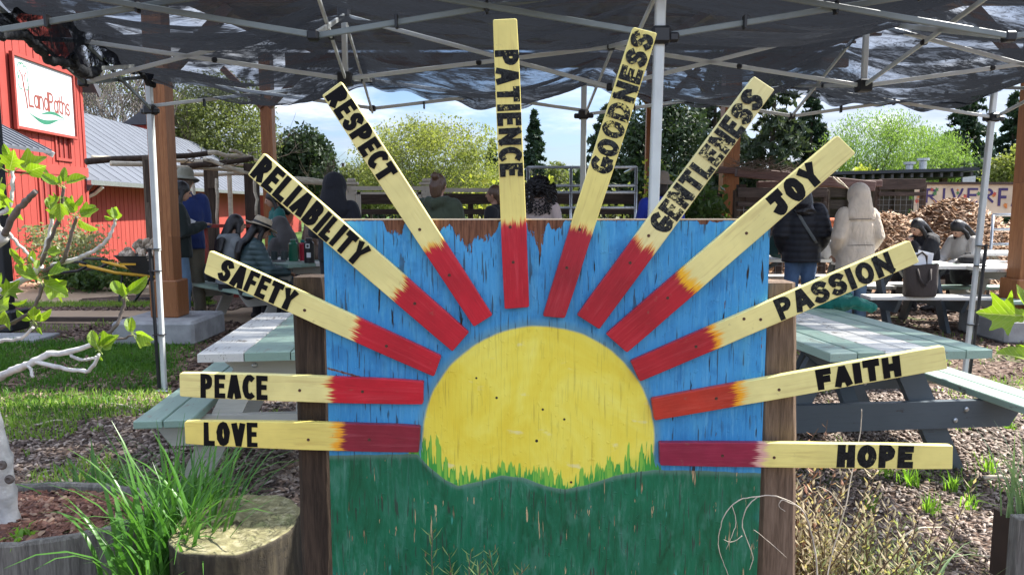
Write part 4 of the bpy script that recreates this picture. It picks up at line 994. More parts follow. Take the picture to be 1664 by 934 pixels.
# ---- the cloth: hung over the bars, sagging between them, wrinkled
def cloth_mat():
    m, t = newmat('black_shade_cloth'); o = t.pos()
    wr = t.noise(t.mapping(o, (2.0, 9, 9)), 1.2, 6, 0.62, 1.3); fine = t.noise(t.mapping(o, (9, 60, 60)), 1.0, 4, 0.6, .5)
    th = t.noise(t.mapping(o, (1.0, 3.2, 3.2), (4, 2, 0)), 1.1, 4, 0.55, 1.0)
    weave = t.noise(o, 420, 1, 0.5)
    rdg = t.math('ABSOLUTE', t.math('SUBTRACT', t.noise(t.mapping(o, (2.5, 14, 14)), 1.6, 5, 0.6, 1.8), 0.5))
    op = t.math('ADD', t.math('MULTIPLY', t.step(th, 0.40, 0.52), 0.40), t.math('ADD', t.math('MULTIPLY', t.step(wr, 0.38, 0.68), 0.16), t.math('MULTIPLY', t.step(fine, .4, .6), 0.10)))
    op = t.math('ADD', op, t.math('MULTIPLY', t.step(rdg, 0.035, 0.0), 0.30))
    op = t.math('ADD', op, t.math('MULTIPLY', t.math('SUBTRACT', weave, 0.5), 0.25))
    op = t.math('ADD', op, 0.46, clamp=True)
    col = t.mix(t.step(wr, 0.35, 0.65), (0.002, 0.0022, 0.003), (0.008, 0.009, 0.011))
    t.put(t.b.inputs['Base Color'], col); t.b.inputs['Roughness'].default_value = 0.9; t.b.inputs['Specular IOR Level'].default_value = 0.05
    t.b.inputs['Sheen Weight'].default_value = 0.0; t.b.inputs['Sheen Roughness'].default_value = 0.4
    bump(t, t.math('ADD', wr, t.math('MULTIPLY', fine, 0.3)), 1.0, 0.03)
    tr = t.new('ShaderNodeBsdfTransparent'); tr.inputs[0].default_value = (0.95, 0.97, 1, 1)
    tl_ = t.new('ShaderNodeBsdfTranslucent'); tl_.inputs[0].default_value = (0.008, 0.009, 0.011, 1)
    a1 = t.new('ShaderNodeAddShader'); t.l.new(t.b.outputs[0], a1.inputs[0]); t.l.new(tl_.outputs[0], a1.inputs[1])
    mx = t.new('ShaderNodeMixShader'); t.put(mx.inputs[0], op); t.l.new(tr.outputs[0], mx.inputs[1]); t.l.new(a1.outputs[0], mx.inputs[2])
    t.l.new(mx.outputs[0], t.out.inputs[0]); return m
def quadpt(a, b, c, d, u, v):
    return ((a[0] * (1 - u) + b[0] * u) * (1 - v) + (d[0] * (1 - u) + c[0] * u) * v, (a[1] * (1 - u) + b[1] * u) * (1 - v) + (d[1] * (1 - u) + c[1] * u) * v)
def cloth_z(u, v, X, Y, bay, seed):
    # ZU along the rim, slightly higher in the centre, heavy sags in each quarter
    r = 1 - max(abs(2 * u - 1), abs(2 * v - 1)); z = ZU + .02 + .10 * r
    fu = abs(sin(2 * pi * u)); fv = abs(sin(2 * pi * v))
    z -= (.20 + .05 * sin(3 * X + seed)) * fu * fv * (.6 + .6 * v)
    z -= .085 * fu * max(0, 1 - v * 6) + (.15 * fu + .035 * (1 - fu)) * max(0, (v - .80) / .20)
    return z
cm = cloth_mat()
bays = ((Gc, Cc, Dc, Ac, 0), (Cc, Ec, Bc, Dc, 1))
for a_, b_, c_, d_, bi in bays:
    NU, NV = 110, 90; VV = []
    for j in range(NV + 1):
        for i in range(NU + 1):
            u, v = i / NU, j / NV
            vv = -.06 + v * 1.085; X, Y = quadpt(a_, b_, c_, d_, u, vv)
            z = cloth_z(u, min(1, max(0, vv)), X, Y, bi, bi * 2.1)
            z += .03 * sin(9 * Y + 2.2 * X + 1.7 * sin(2.1 * X)) + .012 * sin(23 * Y + 3 * X + 2 * sin(3.3 * X + Y)) + .02 * sin(3.1 * X + 5 * Y)
            if v > .93: z -= (v - .93) * .55 * (1 + .5 * sin(17 * X)) ; Y += .012 * sin(31 * X)
            if v < .03: z -= (.03 - v) * 1.6
            VV.append((X, Y, z))
    F = [(j * (NU + 1) + i, j * (NU + 1) + i + 1, (j + 1) * (NU + 1) + i + 1, (j + 1) * (NU + 1) + i) for j in range(NV) for i in range(NU)]
    o = npmesh('shade_cloth', VV, F, cm, CA, smooth=True)
# the loose bunched edge that hangs down the left side, rolled and tied to the bars
def hang(pts, rad, name='cloth_swag', mat=None, n=12, seed=2):
    r = random.Random(seed); P_ = []; 
    for i in range(len(pts) - 1):
        for k in range(8):
            f = k / 8; a, b = Vector(pts[i]), Vector(pts[i + 1]); P_.append(a.lerp(b, f))
    P_.append(Vector(pts[-1])); Q = []
    for i, p in enumerate(P_):
        a = P_[max(i - 2, 0)]; b = P_[min(i + 2, len(P_) - 1)]; Q.append((a + p * 2 + b) / 4 + Vector((r.uniform(-1, 1), r.uniform(-1, 1), r.uniform(-1, 1))) * .008)
    mb = MB(); mb.tube(Q, [(rad * r.uniform(.6, 1.2), rad * r.uniform(.6, 1.2)) for _ in Q], n); return mb.build(name, mat, CA, smooth=True)
M['clothdense'] = flat('bunched_shade_cloth', (0.022, 0.024, 0.028), .8, .4, 30, bs=1.0, bscale=50)
def curtain(topline, botline, nm, k=9):
    n = len(topline); VV = []
    S = 10
    def interp(L, f): x = f * (len(L) - 1); i = min(int(x), len(L) - 2); return Vector(L[i]).lerp(Vector(L[i + 1]), x - i)
    NN = 80
    for i in range(NN + 1):
        f = i / NN; a, b = interp(topline, f), interp(botline, f)
        for j in range(S + 1):
            g_ = j / S; p = a.lerp(b, g_); p.y += .05 * sin(g_ * 9 + f * 20) * g_ + .03 * sin(f * 43 + g_ * 3); p.z += .02 * sin(f * 31 + 4 * g_) * g_; p.x += .03 * sin(g_ * 5 + f * 13) * g_; VV.append(tuple(p))
    F = [(i * (S + 1) + j, (i + 1) * (S + 1) + j, (i + 1) * (S + 1) + j + 1, i * (S + 1) + j + 1) for i in range(NN) for j in range(S)]
    return npmesh(nm, VV, F, cm, CA, smooth=True)
top = [P(-60, 30, 3.45), P(60, 10, 3.75), P(160, 30, 4.6), P(258, 95, 5.75)]
bot = [P(-60, 50, 3.30), P(0, 60, 3.35), P(40, 62, 3.55), P(75, 95, 3.9), P(108, 104, 4.2), P(128, 118, 4.4), P(150, 122, 4.7), P(165, 112, 4.9), P(200, 112, 5.2), P(228, 118, 5.4), P(242, 138, 5.6)]
curtain(top, bot, 'shade_cloth')
hang([P(-60, 52, 3.28), P(0, 58, 3.3), P(35, 56, 3.5), P(62, 78, 3.7), P(82, 100, 3.95), P(108, 102, 4.15), P(130, 112, 4.35), P(152, 120, 4.6)], .022, mat=M['clothdense'])
hang([P(118, 92, 4.2), P(125, 112, 4.25), P(140, 120, 4.4), P(155, 116, 4.7)], .03, mat=M['clothdense'], seed=5)
hang([P(212, 108, 5.4), P(230, 118, 5.5), P(240, 136, 5.6), P(252, 140, 5.7)], .02, mat=M['clothdense'], seed=6)
bar(P(150, 112, 4.75), P(218, 108, 5.1), pwh)
# back hem line and cable ties along the bars
def zt_at(p, s=.03):
    mb = MB(); mb.box(p, (s * .4, s * 1.2, s * 1.9), bev=.002); mb.build('cable_tie', M['blackplastic'], CA)
for (a_, b_) in ((Gc, Cc), (Cc, Ec), (Ac, Dc), (Dc, Bc)):
    for f in (.12, .25, .37, .62, .75, .88):
        k = 1 - abs((f * 2) % 1 * 2 - 1); p = Vector((a_[0] + (b_[0] - a_[0]) * f, a_[1] + (b_[1] - a_[1]) * f, ZL + (ZU - ZL) * (((f * 2) % 1)))); zt_at(p)

# ================================================================ TIMBER PAVILION
PV = thing('timber_pavilion', (0.9, 11.0, 0), 'large cedar post pavilion whose posts stand on concrete blocks over the picnic tables', 'pavilion')
M['roofpan'] = flat('tan_roof_underside', (0.075, 0.058, 0.043), 0.8, 0.15, 3)
def ppost(x, y, w_, zt__, block=True, m=None):
    rq = random.Random(int(x * 77)); nb_ = 5 if w_ > .15 else 2
    for k in range(nb_):      # glued up from narrow boards
        xa = x - w_ / 2 + w_ * k / nb_; zc = .3; cut = []
        while zc < zt__: z2 = min(zt__, zc + rq.uniform(.7, 1.9)); cut.append((zc, z2)); zc = z2
        for (za, zb2) in cut: mb = MB(); mb.box((xa + w_ / nb_ / 2, y + rq.uniform(-.001, .001), (za + zb2) / 2), (w_ / nb_ - .0008, w_, zb2 - za - .001), bev=.0015); mb.build('post_board', m or M['cedar'], PV)
    if block:
        mb = MB(); mb.box((x, y, .46), (w_ + .09, w_ + .09, .40), bev=.012); mb.build('post_base', M['cedar'], PV)
        mb = MB(); mb.box((x, y, .13), (.86, .86, .26), bev=.03); mb.build('concrete_block', M['concrete'], PV)
pA = P(271, 480, 8.0); ppost(pA.x + .03, 8.0, .205, 3.75)
PX = [pA.x, 1.35 * 0, 5.62]
ppost(5.62, 8.1, .22, 3.75)
pB = P(439, 300, 14.6); ppost(pB.x, 14.6, .22, 4.35); pC = P(1184, 300, 14.2); ppost(pC.x, 14.2, .30, 4.35); pD = P(1053, 300, 15.2); ppost(pD.x, 15.2, .13, 4.35)
x0, x1 = pA.x - .55, 4.4
def zr(y): return 3.85 + (y - 8.0) * .082
for y in (8.05, 14.5): 
    mb = MB(); mb.beam((x0, y, zr(y) - .17), (x1 + 2, y, zr(y) - .17), .14, .26, bev=.006); mb.build('beam', M['cedar2'], PV)
for x in (pA.x, -.3, 2.7, 5.62):
    mb = MB(); mb.beam((x, 7.3, zr(7.3) + .03), (x, 15.3, zr(15.3) + .03), .10, .14, bev=.005); mb.build('rafter', M['cedar2'], PV)
for k in range(9):
    y = 7.4 + k * .97; mb = MB(); mb.beam((x0, y, zr(y) + .125), (x1 + 2, y, zr(y) + .125), .045, .045); mb.build('purlin', M['cedar2'], PV)
for (x, y) in ((pA.x, 8.05), (5.62, 8.05), (pB.x, 14.5), (pC.x, 14.5), (pD.x, 14.5)):
    for s in (-1, 1):
        mb = MB(); zz_ = zr(y) - .3; mb.beam((x + s * .06, y, zz_ - .75), (x + s * .80, y, zz_ - .02), .09, .11); mb.build('brace', M['cedar2'], PV)
# corrugated roof sheet, real corrugations
nC = 150; VV = []
for i in range(nC + 1):
    x = x0 - .3 + (x1 + 2.3 - x0) * i / nC; dz_ = .03 if i % 3 == 0 else 0
    for y in (7.0, 15.6): VV.append((x, y, zr(y) + .16 + dz_))
F = [(2 * i, 2 * i + 2, 2 * i + 3, 2 * i + 1) for i in range(nC)]
npmesh('roof', VV, F, M['roofpan'], PV)
# ================================================================ RED BARN
BX = lambda y: -7.79 - .1 * y            # the long wall plane of the barn
BD = Vector((-.1, 1, 0)).normalized(); BN = Vector((1, .1, 0)).normalized()
BM = Matrix((BN, BD, Vector((0, 0, 1)))).transposed()
barn = thing('red_barn', (BX(14.9) - 2, 14.9, 0), 'red board and batten barn tower with steep gable carrying the white sign', 'barn')
Y0, Y1, ZE, ZR = 13.05, 16.6, 4.27, 5.95
YM = (Y0 + Y1) / 2
def bw(y, z, out=0.0): return Vector((BX(y), y, z)) + BN * out
core = MB()
pts = [(Y0, 0), (Y1, 0), (Y1, ZE), (YM, ZR), (Y0, ZE)]
A_ = [bw(y, z, -.04) for y, z in pts]; B_ = [bw(y, z, -4.2) for y, z in pts]
core.add(A_ + B_, [(0, 1, 2, 3, 4), (9, 8, 7, 6, 5)] + [(i, 5 + i, 5 + (i + 1) % 5, (i + 1) % 5) for i in range(5)])
core.build('wall', M['redpaint'], barn)
def gz(y): return ZE + (ZR - ZE) * (1 - abs(y - YM) / (YM - Y0))
nb = 15; r = random.Random(3)
WIN = [(14.62, 15.30, 1.02, 2.02), (15.35, 15.92, 2.44, 3.05)]
for i in range(nb):
    ya = Y0 + (Y1 - Y0) * i / nb + .008; yb = Y0 + (Y1 - Y0) * (i + 1) / nb - .012; o_ = r.uniform(-.004, .005)
    segs = [(0.0, 2.10), (2.28, min(gz(ya), gz(yb)))]
    for (z0, z1) in segs:
        cuts = [(z0, z1)]
        for (wy0, wy1, wz0, wz1) in WIN:
            if wy0 < (ya + yb) / 2 < wy1 and z0 < wz0 < z1:
                cuts = [(z0, wz0), (wz1, z1)]
        for (a, b) in cuts:
            mb = MB(); top = [gz(ya), gz(yb)] if b > ZE - .3 else [b, b]
            mb.hexa([bw(ya, a, -.038), bw(ya, a, o_), bw(yb, a, o_), bw(yb, a, -.038), bw(ya, top[0], -.038), bw(ya, top[0], o_), bw(yb, top[1], o_), bw(yb, top[1], -.038)])
            mb.build('plank', M['redpaint'], barn)
def wbox(y0, y1, z0, z1, o0, o1, m, name, par=barn):
    mb = MB(); mb.hexa([bw(y0, z0, o0), bw(y0, z0, o1), bw(y1, z0, o1), bw(y1, z0, o0), bw(y0, z1, o0), bw(y0, z1, o1), bw(y1, z1, o1), bw(y1, z1, o0)])
    return mb.build(name, m, par)
wbox(Y0 - .02, Y1 + .03, 2.09, 2.29, -.03, .035, M['redtrim'], 'trim_band')
wbox(Y1 - .10, Y1 + .012, 2.30, ZE - .02, -.03, .022, M['redpaint'], 'corner_board'); wbox(Y1 - .10, Y1 + .012, 0, 2.08, -.03, .022, M['redpaint'], 'corner_board')
for (a, b, c, d) in WIN:
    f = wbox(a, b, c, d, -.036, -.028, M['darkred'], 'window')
    wbox(a - .06, a, c - .06, d + .06, -.03, .028, M['redtrim'], 'frame'); wbox(b, b + .06, c - .06, d + .06, -.03, .028, M['redtrim'], 'frame')
    wbox(a, b, c - .06, c, -.03, .032, M['redtrim'], 'frame'); wbox(a, b, d, d + .06, -.03, .032, M['redtrim'], 'frame')
    n = 3
    for k in range(1, n): y = a + (b - a) * k / n; wbox(y - .025, y + .025, c, d, -.03, -.004, M['redpaint'], 'slat')
wbox(13.93, 14.02, 4.48, 4.58, -.03, .004, M['blackplastic'], 'vent_hole')
# gable roof with standing seams
def roofslab(y0, z0, y1, z1, name, ribs=6):
    mb = MB(); n = Vector((0, -(z1 - z0), (y1 - y0))).normalized() * .05
    a = [bw(y0, z0, .22), bw(y1, z1, .22), bw(y1, z1, -4.3), bw(y0, z0, -4.3)]
    if n.z < 0: n = -n
    mb.hexa([a[0], a[1], a[2], a[3], a[0] + n, a[1] + n, a[2] + n, a[3] + n])
    for k in range(ribs + 1):
        o_ = .22 - k * 4.5 / ribs
        mb.beam(bw(y0, z0, o_) + n * 1.2, bw(y1, z1, o_) + n * 1.2, .02, .02)
    return mb.build(name, M['metalroof'], barn)
sl = (ZR - ZE) / (YM - Y0)
roofslab(Y0 - .35, ZE - .35 * sl + .03, YM, ZR + .03, 'roof', 14); roofslab(Y1 + .35, ZE - .35 * sl + .03, YM, ZR + .03, 'roof', 14)
mb = MB(); mb.beam(bw(Y1 + .37, ZE - .37 * sl, .23), bw(YM, ZR + .02, .23), .03, .16); mb.build('fascia', M['roofdark'], barn)
mb = MB(); mb.beam(bw(Y0 - .37, ZE - .37 * sl, .23), bw(YM, ZR + .02, .23), .03, .16); mb.build('fascia', M['metalroof'], barn)
# small lean-to roof at the left
mb = MB(); a = [bw(11.3, 2.35, 1.1), bw(12.9, 2.35, 1.1), bw(12.9, 2.95, .0), bw(11.3, 2.95, .0)]; mb.hexa(a + [p + Vector((0, 0, .05)) for p in a])
for k in range(9): mb.beam(bw(11.3 + .2 * k, 2.35, 1.1) + Vector((0, 0, .06)), bw(11.3 + .2 * k, 2.95, 0) + Vector((0, 0, .06)), .02, .02)
mb.build('porch_roof', M['metalroof'], barn); mb = MB(); mb.beam(bw(12.92, 2.33, 1.12), bw(12.92, 2.95, 0), .03, .09); mb.build('fascia', M['polewhite'], barn)
# LandPaths sign -----------------------------------------------------------
SG = thing('barn_sign', bw(14.95, 3.5, .05), 'white LandPaths sign in a red frame high on the barn wall', 'sign')
sy0, sy1, sz0, sz1 = 13.86, 16.06, 2.92, 4.19
wbox(sy0, sy1, sz0, sz1, .036, .062, flat('white_sign_face', (0.50, 0.52, 0.53), .5, .04, 2), 'face', SG)
wbox(sy0 - .06, sy0, sz0 - .06, sz1 + .06, .036, .10, M['redtrim'], 'frame', SG); wbox(sy1, sy1 + .05, sz0 - .06, sz1 + .06, .036, .10, M['redtrim'], 'frame', SG)
wbox(sy0, sy1, sz1, sz1 + .06, .036, .10, M['redtrim'], 'frame', SG); wbox(sy0, sy1, sz0 - .05, sz0, .036, .10, M['redtrim'], 'frame', SG)
M['signbrown'] = flat('sign_brown_ink', (0.20, 0.04, 0.025), .6, .1); M['signgreen'] = flat('sign_green_ink', (0.02, 0.16, 0.09), .6, .15)
SM = Matrix((BD, Vector((0, 0, 1)), BN)).transposed().to_4x4(); SM.translation = bw(sy0, sz0, .0630) - SG.location
def onsign(mb, name, mat):
    o = mb.build(name, mat, None); o.parent = SG; o.matrix_local = SM; return o
SW, SH = (sy1 - sy0) * 1.005, sz1 - sz0
def thinword(word, x, z, h, tk, mb, adv):
    G2 = {'L': (.42, [[(0, 1), (0, 0), (1, 0)]]), 'a': (.42, [arc(.5, .33, .5, .33, 30, 390, 12), [(1, .66), (1, 0)]]), 'n': (.38, [[(0, .66), (0, 0)], [(0, .45)] + arc(.5, .38, .5, .28, 170, 0, 8) + [(1, 0)]]),
          'd': (.42, [arc(.5, .33, .5, .33, 0, 360, 12), [(1, 1), (1, 0)]]), 'P': (.44, [[(0, 0), (0, 1), (.5, 1)] + arc(.5, .76, .5, .24, 90, -90) + [(0, .52)]]),
          't': (.26, [[(.3, .95), (.3, .1), (1, 0)], [(-.2, .68), (1, .68)]]), 'h': (.38, [[(0, 1), (0, 0)], [(0, .45)] + arc(.5, .38, .5, .28, 170, 0, 8) + [(1, 0)]]), 's': (.34, [arc(.5, .5, .5, .16, 30, 260, 7) + arc(.5, .17, .5, .17, 80, -160, 7)])}
    for c in word:
        w_, st = G2[c]
        for k, s_ in enumerate(st): ribbon(mb, [(x + u * w_ * h, z + v * h) for u, v in s_], tk, .0002 * (k + 1))
        x += (w_ + adv) * h
mb = MB(); thinword('LandPaths', .47, .42, .34, .021, mb, .135); onsign(mb, 'lettering', M['signbrown'])
mb = MB()
ribbon(mb, [(.40, .38), (.38, .55), (.33, .72), (.31, .80)], .022, .0003); ribbon(mb, [(.33, .78), (.36, .95), (.42, 1.02)], .012, .0004); ribbon(mb, [(.31, .8), (.27, .95), (.20, 1.03)], .012, .0005); ribbon(mb, [(.30, .78), (.30, .98)], .008, .0006)
onsign(mb, 'tree_mark', M['signbrown'])
mb = MB()
for (cx_, cz_, rx_, rz_, a0, a1) in ((.23, 1.02, .10, .15, 60, 250), (.40, 1.0, .09, .14, -70, 120), (.22, .82, .09, .12, 110, 290), (.41, .80, .08, .10, -110, 60), (.30, 1.12, .07, .06, 10, 170)):
    ribbon(mb, arc(cx_, cz_, rx_, rz_, a0, a1, 12), .010, .0003 + .0001 * a0 / 100 % .0002)
def swoosh(pts, wds, z):
    n = len(pts); vs = []; 
    for (x, y), w_ in zip(pts, wds): vs += [(x, y - w_, z), (x, y + w_, z)]
    mb.add(vs, [(2 * i, 2 * i + 2, 2 * i + 3, 2 * i + 1) for i in range(n - 1)])
q = [(.42 + 1.60 * i / 24, .22 + .075 * sin(i / 24 * 2 * pi * .95 + 2.7) + .04 * (1 - i / 24)) for i in range(25)]; swoosh(q, [.004 + .040 * sin(pi * min(1, i / 18)) ** 1.5 if i < 18 else .005 for i in range(25)], .0003)
q = [(.85 + .95 * i / 20, .33 + .055 * sin(i / 20 * pi * 1.2 - .4)) for i in range(21)]; swoosh(q, [.002 + .028 * sin(pi * i / 20) for i in range(21)], .0005)
onsign(mb, 'wave_mark', M['signgreen'])
# low wing behind the tower -------------------------------------------------
WG = thing('barn_wing', (BX(24) - 2, 24, 0), 'long low red wing with grey standing seam metal roof behind the tower', 'barn')
WE, WZ, WR = 34.0, 2.0, 4.28
def ww(y, z, out): return Vector((BX(y), y, z)) + BN * out
mb = MB(); mb.hexa([ww(Y1 + .05, 0, -.6), ww(WE, 0, -.6), ww(WE, 0, -6.4), ww(Y1 + .05, 0, -6.4), ww(Y1 + .05, WZ + .25, -.6), ww(WE, WZ + .25, -.6), ww(WE, WZ + .25, -6.4), ww(Y1 + .05, WZ + .25, -6.4)]); mb.build('wall', M['redpaint'], WG)
y = Y1 + .15
while y < 25:
    mb = MB(); mb.hexa([ww(y, 0, -.6), ww(y, 0, -.575), ww(y + .24, 0, -.575), ww(y + .24, 0, -.6), ww(y, WZ + .2, -.6), ww(y, WZ + .2, -.575), ww(y + .24, WZ + .2, -.575), ww(y + .24, WZ + .2, -.6)]); mb.build('plank', M['redpaint'], WG); y += .265
def slab(a, n, m, name, par, ribs=None, rp=.03):
    mb = MB(); mb.hexa(a + [p + n for p in a])
    if ribs:
        for k in range(ribs + 1): f = k / ribs; mb.beam(a[0].lerp(a[1], f) + n * 1.3, a[3].lerp(a[2], f) + n * 1.3, rp, rp)
    return mb.build(name, m, par)
up = Vector((0, 0, .06))
slab([ww(Y1 - .1, WZ - .02, 0.05), ww(WE + .5, WZ - .02, .05), ww(WE + .5, WR, -3.2), ww(Y1 - .1, WR, -3.2)], up, M['metalroof'], 'roof', WG, 30, .009)
slab([ww(Y1 - .1, WZ - .02, -6.5), ww(WE + .5, WZ - .02, -6.5), ww(WE + .5, WR, -3.2), ww(Y1 - .1, WR, -3.2)], up, M['metalroof'], 'roof', WG)
wg = MB(); wg.add([ww(WE, WZ, -.6), ww(WE, WZ, -6), ww(WE, WR - .1, -3.2)], [(0, 1, 2)]); wg.build('gable', M['redpaint'], WG)
mb = MB(); mb.beam(ww(Y1 - .1, WZ - .03, .09), ww(WE + .5, WZ - .03, .09), .09, .10); mb.build('gutter', M['galv'], WG)
mb = MB(); mb.beam(ww(Y1 - .06, WZ - .15, .1), ww(Y1 - .06, WZ + .65, -.9), .05, .17); mb.build('fascia', M['roofdark'], WG)
mb = MB(); mb.tube([ww(17.15, WZ - .1, .08), ww(17.15, WZ - .25, -.1), ww(17.0, WZ - .5, -.5), ww(17.0, .1, -.5)], .06, 8); mb.build('downspout', M['galv'], WG)
cu = MB(); cc = P(245, 235, 30); cu.box((cc.x, 30, 4.0), (1.1, 1.1, 1.2)); cu.build('dormer_wall', M['redpaint'], WG)
cu = MB(); e = 4.6; cu.add([(cc.x - .8, 29.3, e), (cc.x + .8, 29.3, e), (cc.x, 29.3, e + .5), (cc.x - .8, 30.7, e), (cc.x + .8, 30.7, e), (cc.x, 30.7, e + .5)], [(0, 1, 2), (5, 4, 3), (0, 2, 5, 3), (1, 4, 5, 2)]); cu.build('dormer_roof', M['roofdark'], WG)
WH = thing('red_shed', (P(400, 300, 40).x, 40, 0), 'far red shed with a pale grey roof seen between the pergola posts', 'shed')
q = P(330, 300, 40); mb = MB(); mb.box((q.x, 40, 1.3), (9, 5, 2.6)); mb.build('wall', M['redpaint'], WH)
mb = MB(); mb.hexa([(q.x - 5, 37, 2.6), (q.x + 5, 37, 2.6), (q.x + 5, 43, 2.6), (q.x - 5, 43, 2.6), (q.x - 5, 39.8, 4.6), (q.x + 4.2, 39.8, 4.6), (q.x + 4.2, 40.2, 4.6), (q.x - 5, 40.2, 4.6)]); mb.build('roof', M['metalroof'], WH)

# ================================================================ RUSTIC POLE PERGOLA
PG = thing('pole_pergola', (P(330, 400, 12).x, 12, 0), 'rustic pergola of dark posts and peeled poles in front of the barn wing', 'pergola')
def ptube(a, b, r0, m, name, r1=None, par=PG, wob_=.02, n=7):
    a = Vector(a); b = Vector(b); rr = random.Random(int((a.x + b.y) * 1000) % 9999); pts = [a.lerp(b, k / 5) + Vector((rr.uniform(-1, 1), rr.uniform(-1, 1), rr.uniform(-1, 1))) * (wob_ if 0 < k < 5 else 0) for k in range(6)]
    mb = MB(); mb.tube(pts, [r0 + ((r1 or r0) - r0) * k / 5 for k in range(6)], n); return mb.build(name, m, par, smooth=True)
def pp(px, d, pyt, pyb=None):
    t_ = P(px, pyt, d); return Vector((t_.x, d, 0)), t_
for (px, d, pyt, w_, m) in ((244, 11.2, 254, .17, M['oldwood']), (341, 12.6, 262, .17, M['darkwood']), (408, 12.2, 266, .19, M['darkwood']), (300, 13.8, 262, .12, M['darkwood']), (372, 14.0, 268, .07, M['palepole'])):
    a, b = pp(px, d, pyt); mb = MB(); mb.box((a.x, d, b.z / 2), (w_, w_, b.z), bev=.01); mb.build('post', m, PG)
a, b = pp(246, 11.1, 256); mb = MB(); mb.box((a.x + .02, 11.0, b.z - .35), (.13, .05, .62)); mb.build('brace_board', M['darkwood'], PG)
a, b = pp(341, 12.45, 262); mb = MB(); mb.box((a.x + .04, 12.45, b.z - .22), (.16, .06, .44)); mb.build('brace_board', M['oldwood'], PG)
def pb(p1, d1, p2, d2, r_, m, r2=None, name='pole'): return ptube(P(p1[0], p1[1], d1), P(p2[0], p2[1], d2), r_, m, name, r2)
pb((140, 263), 10.9, (342, 249), 12.6, .05, M['darkwood'], .045, 'beam'); pb((305, 271), 12.0, (412, 258), 12.2, .05, M['darkwood'], .04, 'beam')
PL = M['palepole']
for s in (((150, 256), 11.5, (345, 262), 14.2, .035), ((338, 248), 12, (412, 256), 12.4, .04), ((180, 266), 11, (420, 280), 13, .04), ((330, 258), 12, (405, 282), 12.1, .035), ((375, 244), 12, (424, 262), 13, .03), ((290, 262), 13.5, (440, 270), 14, .03), ((380, 276), 12.4, (560, 305), 13, .05), ((270, 283), 13, (412, 284), 13, .04), ((420, 285), 12.5, (552, 300), 13.4, .06)):
    pb(s[0], s[1], s[2], s[3], s[4], PL, s[4] * .75)
for (pa, da, pb_, db) in (((312, 290), 10.6, (330, 415), 10.5), ((352, 290), 12, (353, 365), 12), ((415, 285), 12, (416, 350), 12)): pb(pa, da, pb_, db, .028, PL, .022)
for k in range(16):   # reed mat lying across the poles
    r_ = random.Random(k + 50); x = 250 + k * 11; pb((x, 246 + r_.uniform(-3, 6)), 14.5, (x + r_.uniform(-60, 40), 262 + r_.uniform(-4, 8)), 11.8, .010, M['oldwood'], .008, 'twig')
mb = MB(); a, b = P(322, 367, 11.6), P(425, 367, 12.2); mb.beam(a, b, .30, .05); mb.build('bench_rail', M['redtrim'], PG)
for px in (332, 380, 418):
    q = P(px, 370, 11.8); mb = MB(); mb.box((q.x, 11.8, q.z / 2), (.08, .08, q.z)); mb.build('bench_leg', M['redtrim'], PG)

# ================================================================ FENCES AND YARD STRUCTURES
def wirefence(name, label, a, b, h, posts, top_m, rails, cell=.11, wz=(.15, None), group=None, wire_r=.0035):
    a = Vector(a); b = Vector(b); t_ = thing(name, ((a.x + b.x) / 2, (a.y + b.y) / 2, 0), label, 'fence', group)
    L = (b - a).length; d = (b - a).normalized()
    for k in range(posts + 1):
        p = a.lerp(b, k / posts); mb = MB(); mb.box((p.x, p.y, h / 2), (.10, .10, h), bev=.008); mb.build('fence_post', top_m, t_)
    for (z, hh) in rails:
        mb = MB(); mb.beam(a + Vector((0, -.07, z)), b + Vector((0, -.07, z)), .035, hh, bev=.004); mb.build('rail', M['darkwoodx'], t_)
    mb = MB(); z1 = wz[1] or h - .1; n = int(L / cell)
    for k in range(n + 1): p = a.lerp(b, k / n); mb.beam(p + Vector((0, -.045, wz[0])), p + Vector((0, -.045, z1)), wire_r * 2, wire_r * 2, up=(0, 1, 0))
    m_ = int((z1 - wz[0]) / cell)
    for k in range(m_ + 1): z = wz[0] + (z1 - wz[0]) * k / m_; mb.beam(a + Vector((0, -.052, z)), b + Vector((0, -.052, z)), wire_r * 2, wire_r * 2)
    w_ = mb.build('wire_mesh', M['wire'], t_); w_['kind'] = 'stuff'
    return t_
q0, q1 = P(566, 312, 14), P(1260, 312, 14); zt0 = P(800, 318, 14).z
wirefence('wire_fence', 'long dark timber and wire fence behind the seated people', (q0.x, 14.0, 0), (q1.x, 14.2, 0), zt0, 7, M['darkwood'], [(zt0 - .06, .20), (zt0 - .30, .10), (.9, .10)], wz=(.3, zt0 - .34))
q0, q1 = P(1200, 312, 12.6), P(1345, 312, 12.6)
wirefence('wire_fence', 'dark timber and wire pen behind the black coat', (q0.x, 12.7, 0), (q1.x, 12.7, 0), 1.72, 2, M['darkwood'], [(1.68, .16), (1.48, .08), (1.0, .08)], wz=(.2, 1.5))
q0, q1 = P(1425, 312, 15.5), P(1500, 312, 15.5)
wirefence('wire_fence', 'short wire fence panel left of the painted farm sign', (q0.x, 15.5, 0), (q1.x, 15.5, 0), 1.95, 1, M['darkwood'], [(1.90, .22), (1.7, .08)], wz=(.2, 1.7))
